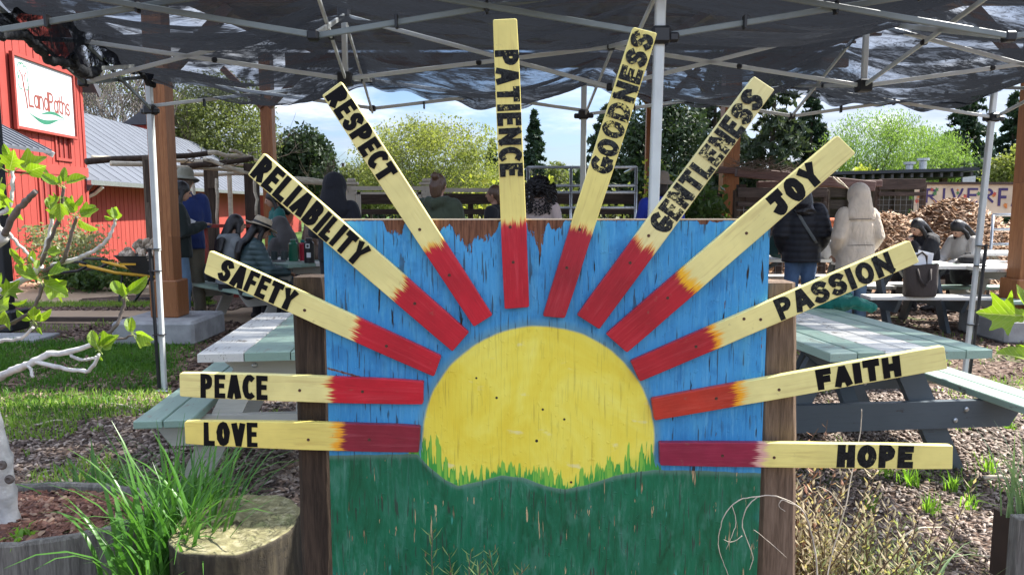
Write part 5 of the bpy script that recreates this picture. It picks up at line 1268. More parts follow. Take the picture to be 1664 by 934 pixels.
# cream gate frame
GT = thing('gate_frame', (P(630, 330, 13.2).x, 13.2, 0), 'cream painted timber gate frame with capped posts behind the green jacket', 'gate')
for px in (571, 693, 843):
    q = P(px, 302, 13.2); mb = MB(); mb.box((q.x, 13.2, q.z / 2), (.17, .12, q.z), bev=.01); mb.box((q.x, 13.2, q.z + .04), (.24, .18, .05), bev=.012); mb.box((q.x, 13.2, q.z + .10), (.14, .12, .06), bev=.02); mb.build('post', M['cream'], GT)
for (a, b, z) in ((571, 693, 306), (693, 843, 309), (571, 693, 314)):
    mb = MB(); mb.beam(P(a, z, 13.15), P(b, z, 13.15), .05, .07 if z < 312 else .04); mb.build('rail', M['cream'], GT)
for px in (583, 682): q = P(px, 312, 13.15); mb = MB(); mb.box((q.x, 13.15, q.z / 2), (.06, .05, q.z)); mb.build('stile', M['cream'], GT)
# galvanised pipe corral
def pipes(name, label, segs, r_=.022):
    q = segs[0][0]; t_ = thing(name, (q.x, q.y, 0), label, 'pipe frame')
    for i, (a, b) in enumerate(segs): mb = MB(); mb.tube([a, b], r_, 8); mb.build('pipe', M['galv'], t_, smooth=True)
    return t_
d = 11.5; seg = []
for px in (858, 928, 1034): q = P(px, 272, d); seg.append((Vector((q.x, d, 0)), q))
for py in (272, 302, 313, 338): seg.append((P(858, py, d), P(1034, py, d)))
q = P(858, 272, d); seg += [(P(858, 272, d), P(858, 272, d) + Vector((.1, 1.8, 0))), (P(1034, 272, d), P(1034, 272, d) + Vector((.1, 1.8, 0)))]
pipes('pipe_corral', 'galvanised steel pipe frame standing behind the curly haired woman', seg)
d = 11.8; seg = []
for px in (1614, 1706): q = P(px, 349, d); seg.append((Vector((q.x, d, 0)), q))
for py in (349, 373, 397): seg.append((P(1614, py, d), P(1706, py, d)))
pipes('pipe_rail', 'galvanised pipe rail in front of the wood chip heap', seg)
# shed with solar roof
SH_ = thing('shed_with_panels', (P(1480, 300, 24).x, 24, 0), 'low dark timber shed with a tilted dark panel roof beyond the fence', 'shed')
a, b = P(1352, 279, 24), P(1592, 272, 23)
mb = MB(); mb.hexa([a + Vector((0, 0, -.10)), b + Vector((0, 0, -.10)), b + Vector((0, 4, -.2)), a + Vector((0, 4, -.2)), a, b, b + Vector((0, 4, -.1)), a + Vector((0, 4, -.1))]); mb.build('roof', flat('dark_blue_panels', (0.02, 0.026, 0.035), .3, .2, 3), SH_)
for k in range(15):
    p = a.lerp(b, (k + .5) / 15); mb = MB(); mb.beam(p + Vector((0, .1, -.19)), p + Vector((0, 4, -.29)), .08, .14); mb.build('rafter', M['roofdark'], SH_)
for k in range(6):
    p = a.lerp(b, (k + .1) / 5.4); mb = MB(); mb.box((p.x, 24.5, (p.z - .2) / 2), (.18, .18, p.z - .2)); mb.build('post', M['darkwood'], SH_)
mb = MB(); mb.beam((a.x, 24.6, 1.95), (b.x, 24.6, 2.0), .06, .42); mb.build('wall_board', M['darkwoodx'], SH_); mb = MB(); mb.beam((a.x, 24.6, 1.5), (b.x, 24.6, 1.5), .06, .30); mb.build('wall_board', M['darkwoodx'], SH_)
mb = MB(); mb.beam((a.x, 27, 1.2), (b.x, 27, 1.2), .06, 2.4); mb.build('back_wall', M['darkwoodx'], SH_)
for px in (1412, 1493, 1574): q = P(px, 291, 24.4); mb = MB(); mb.box(q, (.42, .06, .2)); mb.build('bracket_box', M['galv'], SH_)
for px, py in ((1478, 268), (1500, 262)): q = P(px, py, 26); mb = MB(); mb.lathe((q.x, 26, q.z - .35), [(.12, 0), (.12, .35), (.2, .37), (.2, .45)], 10); mb.build('vent_pipe', M['galv'], SH_)
# rustic beam with twigs, and hanging rope
RB = thing('twig_beam', (P(1300, 290, 13).x, 13, 0), 'reddish weathered beams topped with dry twigs behind JOY ray', 'arbour')
for (p1, p2, d, w_, h) in (((1196, 279), (1420, 303), 13, .14, .17), ((1130, 274), (1320, 285), 14, .10, .12), ((1230, 300), (1432, 298), 13.6, .10, .12)):
    mb = MB(); mb.beam(P(*p1, d), P(*p2, d), w_, h, bev=.01); mb.build('beam', woodm('pinkish_old_beam', (0.12, 0.065, 0.055), (0.24, 0.15, 0.13), 'X', 1), RB)
for px in (1205,): q = P(px, 300, 13.2); mb = MB(); mb.box((q.x, 13.2, q.z / 2), (.14, .14, q.z)); mb.build('post', M['darkwood'], RB)
r = random.Random(12); mb = MB()
for k in range(150):
    x = r.uniform(1195, 1330); y = 272 + (x - 1195) * .085 + r.uniform(-9, 4); a = P(x, y, 13 + r.uniform(-.3, .6)); b = a + Vector((r.uniform(-.5, .5), r.uniform(-.3, .3), r.uniform(-.06, .16))); mb.tube([a, (a + b) / 2 + Vector((0, 0, r.uniform(-.03, .06))), b], [.007, .005, .002], 4)
o = mb.build('twigs', M['oldwood'], RB); o['kind'] = 'stuff'
mb = MB(); mb.tube([P(1360, 290, 12.9), P(1372, 300, 12.7), P(1382, 311, 12.6)], [.02, .012, .008], 6); mb.tube([P(1353, 288, 12.9), P(1362, 296, 12.8), P(1378, 306, 12.6)], [.016, .012, .006], 6); mb.build('straw_end', M['palepole'], RB)
# farm sign
FS = thing('farm_sign', (P(1575, 320, 18).x, 18, 0), 'cream painted farm name sign with purple letters and flowers behind the chip heap', 'sign')
c0, c1__ = P(1488, 300, 18), P(1680, 300, 18); c2 = P(1488, 352, 18)
mb = MB(); mb.hexa([(c0.x, 18, c2.z), (c1__.x, 18, c2.z), (c1__.x, 18.04, c2.z), (c0.x, 18.04, c2.z), (c0.x, 18, c0.z), (c1__.x, 18, c0.z), (c1__.x, 18.04, c0.z), (c0.x, 18.04, c0.z)]); mb.build('board', flat('cream_sign_board', (0.58, 0.50, 0.37), .7, .15, 2), FS)
for x in (c0.x + .2, c1__.x - .3): mb = MB(); mb.box((x, 18.1, c2.z / 2 + .3), (.12, .12, c2.z + .6)); mb.build('post', M['darkwood'], FS)
mb = MB(); mb.beam((c0.x - .05, 17.98, c0.z + .03), (c1__.x + .05, 17.98, c0.z + .03), .05, .06); mb.build('top_trim', M['darkwoodx'], FS)
fm = Matrix(((1, 0, 0), (0, 0, -1), (0, 1, 0))).to_4x4()
def onfarm(mb, name, mat, k=0): o = mb.build(name, mat, None); o.parent = FS; m4 = fm.copy(); m4.translation = Vector((c0.x, 17.994 - k * .003, c2.z)) - FS.location; o.matrix_local = m4; return o
mpx = (c1__.x - c0.x) / 192.0
def fword(word, x0, x1, z0, z1, seed=3):
    wm = word_mesh(word, 0, (x1 - x0) * mpx, Vector((x0 * mpx, z0 * mpx)), Vector((1, 0)), Vector((0, 1)), (z1 - z0) * mpx, (z1 - z0) * mpx * .15, 0, 0, seed, .25); return wm
onfarm(fword('RIVER', 17, 128, 22, 46), 'lettering', flat('purple_letter_paint', (0.05, 0.035, 0.14), .7), 1); onfarm(fword('FA', 135, 176, 16, 46, 5), 'lettering', flat('purple_letter_paint_dark', (0.05, 0.035, 0.13), .7), 1)
r = random.Random(8)
for k in range(26):
    x, z = r.choice([(8, 30), (14, 40), (30, 44), (70, 46), (82, 30), (106, 44), (128, 40), (150, 22), (170, 14), (182, 20)]); x += r.uniform(-5, 5); z += r.uniform(-8, 5)
    mb = MB(); n = 10; rr = r.uniform(2, 4.4) * mpx; pts = [(x * mpx + rr * (1 if j % 2 else .6) * cos(2 * pi * j / n), z * mpx + rr * (1 if j % 2 else .6) * sin(2 * pi * j / n), k * .0004) for j in range(n)]; mb.add(pts, [tuple(range(n))])
    onfarm(mb, 'painted_flower', M['fl%d' % (k % 3)] if ('fl%d' % (k % 3)) in M else M.setdefault('fl%d' % (k % 3), flat('flower_paint', ((0.55, 0.20, 0.05), (0.45, 0.08, 0.06), (0.08, 0.22, 0.08))[k % 3], .7)))
# wood chip heap: sheet of ridged terrain plus thousands of chips on it
def heap_h(X, Y):
    g_ = lambda cx, cy, h, sx, sy: h * np.exp(-(((X - cx) / sx) ** 2 + ((Y - cy) / sy) ** 2))
    a = np.maximum(np.maximum(g_(8.65, 14.6, 1.58, 1.45, 1.4), g_(10.6, 14.6, 1.32, 1.7, 1.3)), np.maximum(g_(7.2, 14.2, 1.38, 1.05, 1.1), g_(5.7, 13.9, .85, 1.3, .9)))
    return a + (vn(X, Y, 2.5, 31) - .5) * .12 * (a > .15) - .06
HP = thing('wood_chip_heap', (8.3, 14.4, 0), 'large heap of light brown wood chips in front of the farm sign', 'heap')
gx_, gy_ = np.meshgrid(np.linspace(3.4, 13.2, 120), np.linspace(11.8, 17.2, 70)); gz_ = heap_h(gx_, gy_)
V = np.stack([gx_.ravel(), gy_.ravel(), gz_.ravel()], 1); idx = np.arange(120 * 70).reshape(70, 120)
F = np.stack([idx[:-1, :-1].ravel(), idx[:-1, 1:].ravel(), idx[1:, 1:].ravel(), idx[1:, :-1].ravel()], 1)
CH4 = chipm('fresh_wood_chips', [(0, (0.10, 0.048, 0.022)), (0.4, (0.34, 0.185, 0.095)), (0.75, (0.56, 0.35, 0.20)), (1, (0.78, 0.60, 0.42))])
npmesh('heap_core', V, F, flat('heap_brown', (0.24, 0.13, 0.065), .9, .3, 12, bs=.8, bscale=25), HP)
V1, F1 = chips(34000, (3.6, 13, 12, 15.4), 61, .05, .13); Xc = V1.reshape(-1, 8, 3); hh = heap_h(Xc[:, :1, 0], Xc[:, :1, 1]); keep = (hh[:, 0] > .02)
rz_ = np.random.RandomState(5).normal(0, .5, (len(Xc), 1)); Xc[:, :, 2] = Xc[:, :, 2] * 1.5 + hh + (Xc[:, :, 0] - Xc[:, :1, 0]) * rz_ * .8
Xc = Xc[keep]; F1 = F1[:len(Xc) * 5]; npmesh('wood_chips', Xc.reshape(-1, 3), F1, CH4, HP)['kind'] = 'stuff'
# black lamp post at the left edge
LP = thing('black_post', (P(10, 500, 8.3).x, 8.3, 0), 'square black steel post at the left edge on its pad', 'post')
q = P(11, 540, 8.3); mb = MB(); mb.box((q.x, 8.3, 2.2), (.15, .15, 4.3), bev=.01); mb.build('shaft', M['blackmetal'], LP)
mb = MB(); mb.box((q.x, 8.3, .17), (.34, .34, .24), bev=.02); mb.build('base', M['blackmetal'], LP)
# distant utility pole
q = P(559, 335, 55); UP = thing('utility_pole', (q.x, 55, 0), 'thin dark utility pole far behind the black hood', 'pole'); mb = MB(); mb.tube([(q.x, 55, 0), (q.x, 55, P(559, 265, 55).z)], [.16, .11], 8); mb.build('pole', M['darkwood'], UP); mb = MB(); mb.beam((q.x - .5, 55, 4.2), (q.x + .5, 55, 4.2), .1, .1); mb.build('crossarm', M['darkwood'], UP)
# ================================================================ TREES AND BACKGROUND PLANTING
def quads(C, N, S, asp=.55, seed=0, up=None):
    """leaf faces: centres C, sizes S, random orientation biased by N"""
    r = np.random.RandomState(seed); n = len(C)
    a = r.normal(0, 1, (n, 3)); a /= np.linalg.norm(a, axis=1)[:, None]
    if up is not None: a = a * (1 - up) + np.array([0, 0, -1.0]) * up; a /= np.linalg.norm(a, axis=1)[:, None]
    b = r.normal(0, 1, (n, 3)); b -= a * (a * b).sum(1)[:, None]; b /= np.linalg.norm(b, axis=1)[:, None]
    L = a * (S / 2)[:, None]; W_ = b * (S * asp / 2)[:, None]
    V = np.stack([C - L, C + W_ * 1.0 - L * .1, C + L, C - W_ + L * .1], 1)
    return V.reshape(-1, 3), (np.arange(n) * 4)[:, None] + np.array([[0, 1, 2, 3]])
M['tk_brown'] = flat('brown_bark', (0.07, 0.05, 0.038), .9, .3, 6, bs=.6); M['tk_grey'] = flat('grey_twig_bark', (0.14, 0.12, 0.105), .9, .3, 6)
LM = {'spring': leafm('spring_yellow_green_leaves', (0.13, 0.155, 0.045), (0.27, 0.28, 0.09), .45, .55, .8),
      'olive': leafm('olive_green_leaves', (0.065, 0.085, 0.03), (0.18, 0.20, 0.075), .4, .6, .7),
      'dark': leafm('dark_evergreen_leaves', (0.018, 0.032, 0.016), (0.055, 0.082, 0.04), .2, .6, .9),
      'conifer': leafm('conifer_needles', (0.012, 0.028, 0.016), (0.045, 0.075, 0.038), .15, .6, .8),
      'cedar': leafm('grey_green_needles', (0.022, 0.036, 0.022), (0.085, 0.105, 0.06), .2, .6, .8),
      'willow': leafm('willow_leaves', (0.09, 0.155, 0.04), (0.20, 0.28, 0.085), .5, .5, .6),
      'yellow': leafm('yellow_green_leaves', (0.25, 0.28, 0.05), (0.42, 0.42, 0.10), .45, .55, 1.0),
      'shrub': leafm('shrub_leaves', (0.03, 0.065, 0.02), (0.10, 0.17, 0.05), .35, .4, 2.0),
      'flowerleaf': leafm('pale_flower_leaves', (0.12, 0.16, 0.08), (0.35, 0.36, 0.22), .35, .5, 3.0)}
def limbs(mb, p, d, L, r_, depth, rnd, ends, spread=.6, up=.15, minr=.012):
    n = 4; pts = [p]; rad = [r_]; q = p.copy(); dd = d.copy()
    for k in range(n):
        dd = (dd + Vector((rnd.gauss(0, .13), rnd.gauss(0, .13), rnd.gauss(up * .3, .08)))).normalized(); q = q + dd * (L / n); pts.append(q); rad.append(max(minr, r_ * (1 - .5 * (k + 1) / n)))
    mb.tube(pts, rad, 5 if depth < 2 else 4, caps=False)
    ends.append((q, dd, L))
    if depth == 0: return
    for k in range(rnd.randint(2, 4)):
        f = rnd.uniform(.45, 1); i = min(int(f * n), n - 1); b = pts[i].lerp(pts[i + 1], f * n - i)
        nd = (dd + Vector((rnd.gauss(0, spread), rnd.gauss(0, spread), rnd.gauss(up, spread * .6)))).normalized()
        limbs(mb, b, nd, L * rnd.uniform(.55, .8), max(minr, rad[i] * .62), depth - 1, rnd, ends, spread, up, minr)
def broadleaf(label, px, d, ptop, wpx, lm, nleaf=14000, size=.22, cl=60, trunk='tk_brown', pbase=None, cat='tree', name='broadleaf_tree', twigs=0, low=.25, group='trees behind the fence', seed=1, clr=.22, up=None, asp=.55, yoff=0):
    top = P(px, ptop, d); H = top.z; R = wpx / 2 / FPX * d; rnd = random.Random(seed); r = np.random.RandomState(seed)
    t_ = thing(name, (top.x, d, 0), label, cat, group)
    mb = MB(); ends = []; th = H * max(.15, low)
    mb.tube([(top.x, d, -.1), (top.x + rnd.uniform(-.1, .1), d, th * .6), (top.x, d, th)], [max(.05, H * .028), H * .022, H * .018], 8)
    for k in range(6):
        a = rnd.uniform(0, 2 * pi); limbs(mb, Vector((top.x, d, th * rnd.uniform(.7, 1))), Vector((cos(a) * .7, sin(a) * .7, rnd.uniform(.5, 1.2))).normalized(), H * .36, H * .013, 3 if twigs else 2, rnd, ends, minr=.006 * max(1, d / 30))
    mb.build('trunk', M[trunk], t_)
    cz = H * (1 + low) / 2; rz = H * (1 - low) / 2
    # clumps on and in an uneven volume
    v = r.normal(0, 1, (cl, 3)); v /= np.linalg.norm(v, axis=1)[:, None]; rr = r.uniform(.35, .92, cl) ** .6
    lump = 1 + .16 * np.sin(v[:, 0] * 5 + seed) + .10 * np.sin(v[:, 2] * 7 + seed * 2)
    cc = v * (rr * lump)[:, None] * np.array([R, R * .9, rz]) + np.array([top.x, d, cz])
    w_ = r.uniform(.5, 1.5, cl); w_ /= w_.sum(); ids = r.choice(cl, nleaf, p=w_)
    sg = clr * r.uniform(.6, 1.4, cl)[ids]
    C = cc[ids] + r.normal(0, 1, (nleaf, 3)) * (sg * np.minimum(R, rz))[:, None] * np.array([1, 1, .8])
    lim = (((C - np.array([top.x, d, cz])) / np.array([R * 1.12, R * 1.1, rz * 1.0])) ** 2).sum(1) < 1.12; C = C[lim]; C[:, 2] = np.maximum(C[:, 2], .1)
    V, F = quads(C, None, r.uniform(.6, 1.4, len(C)) * size, asp, seed, up)
    npmesh('crown', V, F, LM[lm], t_); return t_
def conifer(label, px, d, ptop, wpx, lm='conifer', nbr=90, seed=1, name='conifer_tree', size=.5, group='evergreens beyond the yard', gap=.0, low=.08, droop=.25, dens=75):
    top = P(px, ptop, d); H = top.z; R = wpx / 2 / FPX * d; rnd = random.Random(seed); r = np.random.RandomState(seed)
    t_ = thing(name, (top.x, d, 0), label, 'tree', group)
    mb = MB(); mb.tube([(top.x, d, -.1), (top.x, d, H * .5), (top.x, d, H)], [H * .022, H * .014, .02], 8); Cs = []
    for k in range(nbr):
        f = (k + rnd.uniform(0, 1)) / nbr; z = H * (low + (1 - low) * f ** .9); L = R * ((1 - f) ** .75 + .04) * rnd.uniform(.65, 1.12); a = rnd.uniform(0, 2 * pi)
        d0 = Vector((cos(a), sin(a), rnd.uniform(-.1, .25))); b0 = Vector((top.x, d, z)); mid = b0 + d0 * L * .5; end = b0 + Vector((cos(a), sin(a), 0)) * L + Vector((0, 0, -droop * L + rnd.uniform(-.1, .2) * L))
        if k % 2 == 0: mb.tube([b0, mid, end], [max(.02, L * .02), L * .012, .008], 4, caps=False)
        n = int(dens * (L / R + .15)); t1 = r.uniform(.1, 1, n) ** .7
        Q = np.array(b0)[None] * ((1 - t1) ** 2)[:, None] + 2 * (np.array(mid)[None]) * ((1 - t1) * t1)[:, None] + np.array(end)[None] * (t1 ** 2)[:, None]
        Q += r.normal(0, 1, (n, 3)) * np.array([.10, .10, .055]) * L * (1.15 - t1 * .6)[:, None]; Q[:, 2] -= np.abs(r.normal(0, .05, n)) * L; Cs.append(Q)
    mb.build('trunk', M['tk_brown'], t_); C = np.concatenate(Cs)
    V, F = quads(C, None, r.uniform(.5, 1.4, len(C)) * size, .34, seed, .25); npmesh('crown', V, F, LM[lm], t_); return t_
def bush(label, px, py, d, w_, h, lm, n=1800, size=.07, seed=1, name='shrub', cat='shrub', group=None, pale=None):
    p = P(px, py, d); r = np.random.RandomState(seed); t_ = thing(name, (p.x, d, 0), label, cat, group)
    cl = 14; cc = np.stack([r.uniform(-w_ / 2, w_ / 2, cl), r.uniform(-w_ / 4, w_ / 4, cl), r.uniform(.15, .85, cl) * h], 1); ids = r.randint(0, cl, n)
    C = cc[ids] + r.normal(0, 1, (n, 3)) * np.array([w_ * .11, w_ * .1, h * .13]) + np.array([p.x, d, 0]); C[:, 2] = np.clip(C[:, 2], .02, h)
    V, F = quads(C, None, r.uniform(.6, 1.5, n) * size, .55, seed); npmesh('foliage', V, F, LM[lm], t_)
    mb = MB(); rr = random.Random(seed)
    for k in range(7): c = cc[k % cl]; mb.tube([(p.x + rr.uniform(-.05, .05), d, 0), (p.x + c[0] * .5, d + c[1] * .5, c[2] * .6), (p.x + c[0], d + c[1], c[2])], [.012, .009, .004], 5)
    mb.build('stems', M['tk_brown'], t_); return t_
# behind the barn wing
def baretree(label, px, d, ptop, wpx, seed, lm=None, name='bare_tree', depth=4, group='leafing trees behind the barn'):
    top = P(px, ptop, d); H = top.z; rnd = random.Random(seed); t_ = thing(name, (top.x, d, 0), label, 'tree', group); mb = MB(); ends = []
    mb.tube([(top.x, d, -.1), (top.x, d, H * .22)], [H * .028, H * .022], 8)
    for k in range(6):
        a = rnd.uniform(0, 2 * pi); limbs(mb, Vector((top.x, d, H * rnd.uniform(.14, .24))), Vector((cos(a) * .6, sin(a) * .6, rnd.uniform(.7, 1.3))).normalized(), H * .44, H * .013, depth, rnd, ends, .55, .25, .013)
    mb.build('trunk', M['tk_grey'], t_)
    if lm:
        r = np.random.RandomState(seed); E = np.array([tuple(e[0]) for e in ends]); ids = r.randint(0, len(E), 3500); C = E[ids] + r.normal(0, .35, (3500, 3)); V, F = quads(C, None, r.uniform(.07, .18, len(C)), .6, seed); npmesh('crown', V, F, LM[lm], t_)
    return t_
baretree('bare branching tree rising just right of the barn tower', 185, 32, 108, 150, 3)
baretree('second bare tree left of the wooden pavilion post', 225, 36, 130, 120, 5, 'olive')
broadleaf('light green leafing tree right of the pavilion post behind the pergola', 350, 36, 118, 170, 'olive', 24000, .15, 90, seed=4, twigs=1, group='leafing trees behind the barn')
broadleaf('thin olive tree between the bare tree and the pavilion post', 290, 38, 150, 110, 'olive', 7000, .20, 40, seed=8, twigs=1, group='leafing trees behind the barn')
broadleaf('dense dark round evergreen left of the RESPECT ray', 492, 40, 200, 92, 'dark', 16000, .26, 50, seed=6, low=.2)
broadleaf('small bright yellow green tree low beside the black hood', 524, 50, 278, 44, 'yellow', 2500, .28, 18, seed=9)
broadleaf('big feathery spring tree behind the green jacket', 700, 34, 186, 236, 'spring', 30000, .12, 140, seed=11, twigs=1, trunk='tk_grey', low=.12, clr=.17)
broadleaf('low olive tree left of the feathery spring tree', 602, 44, 252, 90, 'olive', 6000, .24, 30, seed=12, twigs=1)
broadleaf('low green tree at the right foot of the feathery spring tree', 790, 40, 268, 60, 'olive', 4000, .22, 22, seed=19)
conifer('small pointed conifer just right of the PATIENCE ray', 868, 60, 180, 66, nbr=170, seed=2, size=.5, dens=70)
conifer('dark conifer mostly hidden by the PATIENCE ray', 800, 62, 228, 54, nbr=140, seed=3, size=.5, dens=70)
broadleaf('bare brownish shrub tree between PATIENCE and GOODNESS rays', 905, 46, 262, 60, 'olive', 2200, .2, 20, seed=14, twigs=1, trunk='tk_grey')
conifer('broad dark conifer seen through the GOODNESS ray', 985, 42, 172, 115, 'dark', nbr=140, seed=5, size=.42, dens=100)
broadleaf('tall mixed dark evergreen directly behind the white centre pole', 1075, 40, 140, 150, 'dark', 17000, .27, 60, seed=15, low=.05)
conifer('tall open redwood left of the GENTLENESS ray end', 1165, 44, 85, 160, 'cedar', nbr=85, seed=7, size=.5, droop=.35, dens=110)
conifer('grey green cedar with drooping boughs right of the GENTLENESS ray', 1262, 40, 60, 170, 'cedar', nbr=90, seed=8, size=.48, droop=.4, dens=120)
conifer('dark spire conifer left of the bright willow', 1322, 46, 140, 100, nbr=110, seed=9, size=.42, dens=110)
broadleaf('bright green willow above the panel roof shed', 1428, 42, 178, 170, 'willow', 30000, .15, 110, seed=16, low=.15, up=.55, asp=.3, trunk='tk_brown', clr=.2)
broadleaf('smaller bright green willow right of the larger one', 1520, 44, 206, 130, 'willow', 20000, .15, 70, seed=17, low=.15, up=.55, asp=.3, clr=.2)
broadleaf('yellow leaved shrub tree at the left end of the shed roof', 1400, 34, 262, 60, 'yellow', 2500, .18, 18, seed=18)
conifer('dark drooping conifer left of the white right pole', 1580, 48, 120, 140, nbr=110, seed=10, size=.48, dens=110)
conifer('dark drooping conifer at the right edge', 1652, 50, 150, 110, nbr=100, seed=13, size=.48, dens=110)
broadleaf('golden green tree at the right edge beyond the sign', 1654, 36, 236, 90, 'spring', 5000, .2, 30, seed=20)
broadleaf('low green tree under the right conifers', 1600, 40, 250, 70, 'dark', 5000, .25, 26, seed=22)
# far wood line that closes the horizon
r = np.random.RandomState(44); n = 26000; X = r.uniform(-75, 75, n); hgt = 3.2 + 2.0 * vn(X, X * 0, .12, 5) + 1.2 * vn(X, X * 0 + 3, .45, 6)
C = np.stack([X, 78 + r.uniform(-2, 2, n), r.uniform(0, 1, n) ** .8 * hgt], 1); V, F = quads(C, None, r.uniform(.5, 1.2, n), .6, 3)
tag(npmesh('far_woods', V, F, LM['dark']), kind='stuff')
# shrubs
bush('leafy planting with pale flowers along the barn foot', 120, 420, 13.2, 1.3, 1.1, 'flowerleaf', 2200, .07, 1, group='planting along the barn')
bush('dense low green planting left of the wheelbarrow', 150, 420, 12.9, 1.6, .55, 'shrub', 2600, .07, 2, group='planting along the barn')
bush('green planting behind the wheelbarrow handles', 200, 420, 12.6, 1.7, .6, 'shrub', 2400, .07, 3, group='planting along the barn')
bush('pale flowering plant right of the barn window', 110, 400, 13.7, .7, 1.35, 'flowerleaf', 900, .06, 4, group='planting along the barn')
bush('small green plant at the foot of the pergola', 312, 430, 10.6, .5, .7, 'shrub', 500, .07, 5)
bush('bright leaved bush behind the tan hat', 1130, 330, 13.4, 1.4, 2.15, 'shrub', 1500, .13, 6)
bush('light leaved bush left of the tan hat', 1100, 300, 13.8, 1.0, 2.3, 'yellow', 900, .10, 7)
bush('bright green leafy bush behind the fence by the gate', 800, 315, 15.5, 2.2, 2.05, 'yellow', 900, .12, 8)
bush('dry shrub behind the pipe frame', 980, 320, 15.5, 3.0, 1.9, 'olive', 2000, .12, 9)
# ================================================================ PEOPLE
RM = []
FT1 = bpy.data.textures.new('cloth_folds', 'CLOUDS'); FT1.noise_scale = .10; FT1.noise_depth = 2
def rmesh(o, vox, it=4, fold=0.0):
    m = o.modifiers.new('r', 'REMESH'); m.mode = 'VOXEL'; m.voxel_size = vox; m.use_smooth_shade = True
    s = o.modifiers.new('s', 'SMOOTH'); s.factor = .6; s.iterations = it
    if fold: d_ = o.modifiers.new('d', 'DISPLACE'); d_.texture = FT1; d_.strength = fold; d_.mid_level = .5; d_.texture_coords = 'LOCAL'
    RM.append(o); return o
def skinm(name, c):
    m, t = newmat(name); t.put(t.b.inputs['Base Color'], t.mix(t.noise(t.obj(), 9, 3), sc3(c, .88), sc3(c, 1.1))); t.b.inputs['Roughness'].default_value = .55
    t.b.inputs['Subsurface Weight'].default_value = .08; t.b.inputs['Subsurface Radius'].default_value = (.03, .01, .006); return m
def hairm(name, c):
    m, t = newmat(name); v = t.mapping(t.obj(), (45, 45, 4)); n = t.noise(v, 2, 4, .6, .6)
    t.put(t.b.inputs['Base Color'], t.mix(n, sc3(c, .45), sc3(c, 1.5))); t.b.inputs['Roughness'].default_value = .42; bump(t, n, .7, .01); return m
SK1, SK2 = skinm('skin_light', (0.50, 0.29, 0.20)), skinm('skin_tan', (0.36, 0.19, 0.12))
HK, HB = hairm('black_hair', (0.012, 0.010, 0.010)), hairm('brown_hair', (0.10, 0.055, 0.032))
FB = lambda n, c, **k: M.setdefault('f_' + n, fabricm(n, c, **k))
JEAN = FB('blue_jeans', (0.065, 0.12, 0.22)); JEANL = FB('light_blue_jeans', (0.15, 0.24, 0.34)); KHAKI = FB('khaki_trousers', (0.17, 0.145, 0.10)); BLKT = FB('black_trousers', (0.012, 0.012, 0.014))
SHOE = flat('dark_shoe', (0.03, 0.022, 0.018), .6); EYE = flat('dark_eye', (0.012, 0.01, 0.01), .25)
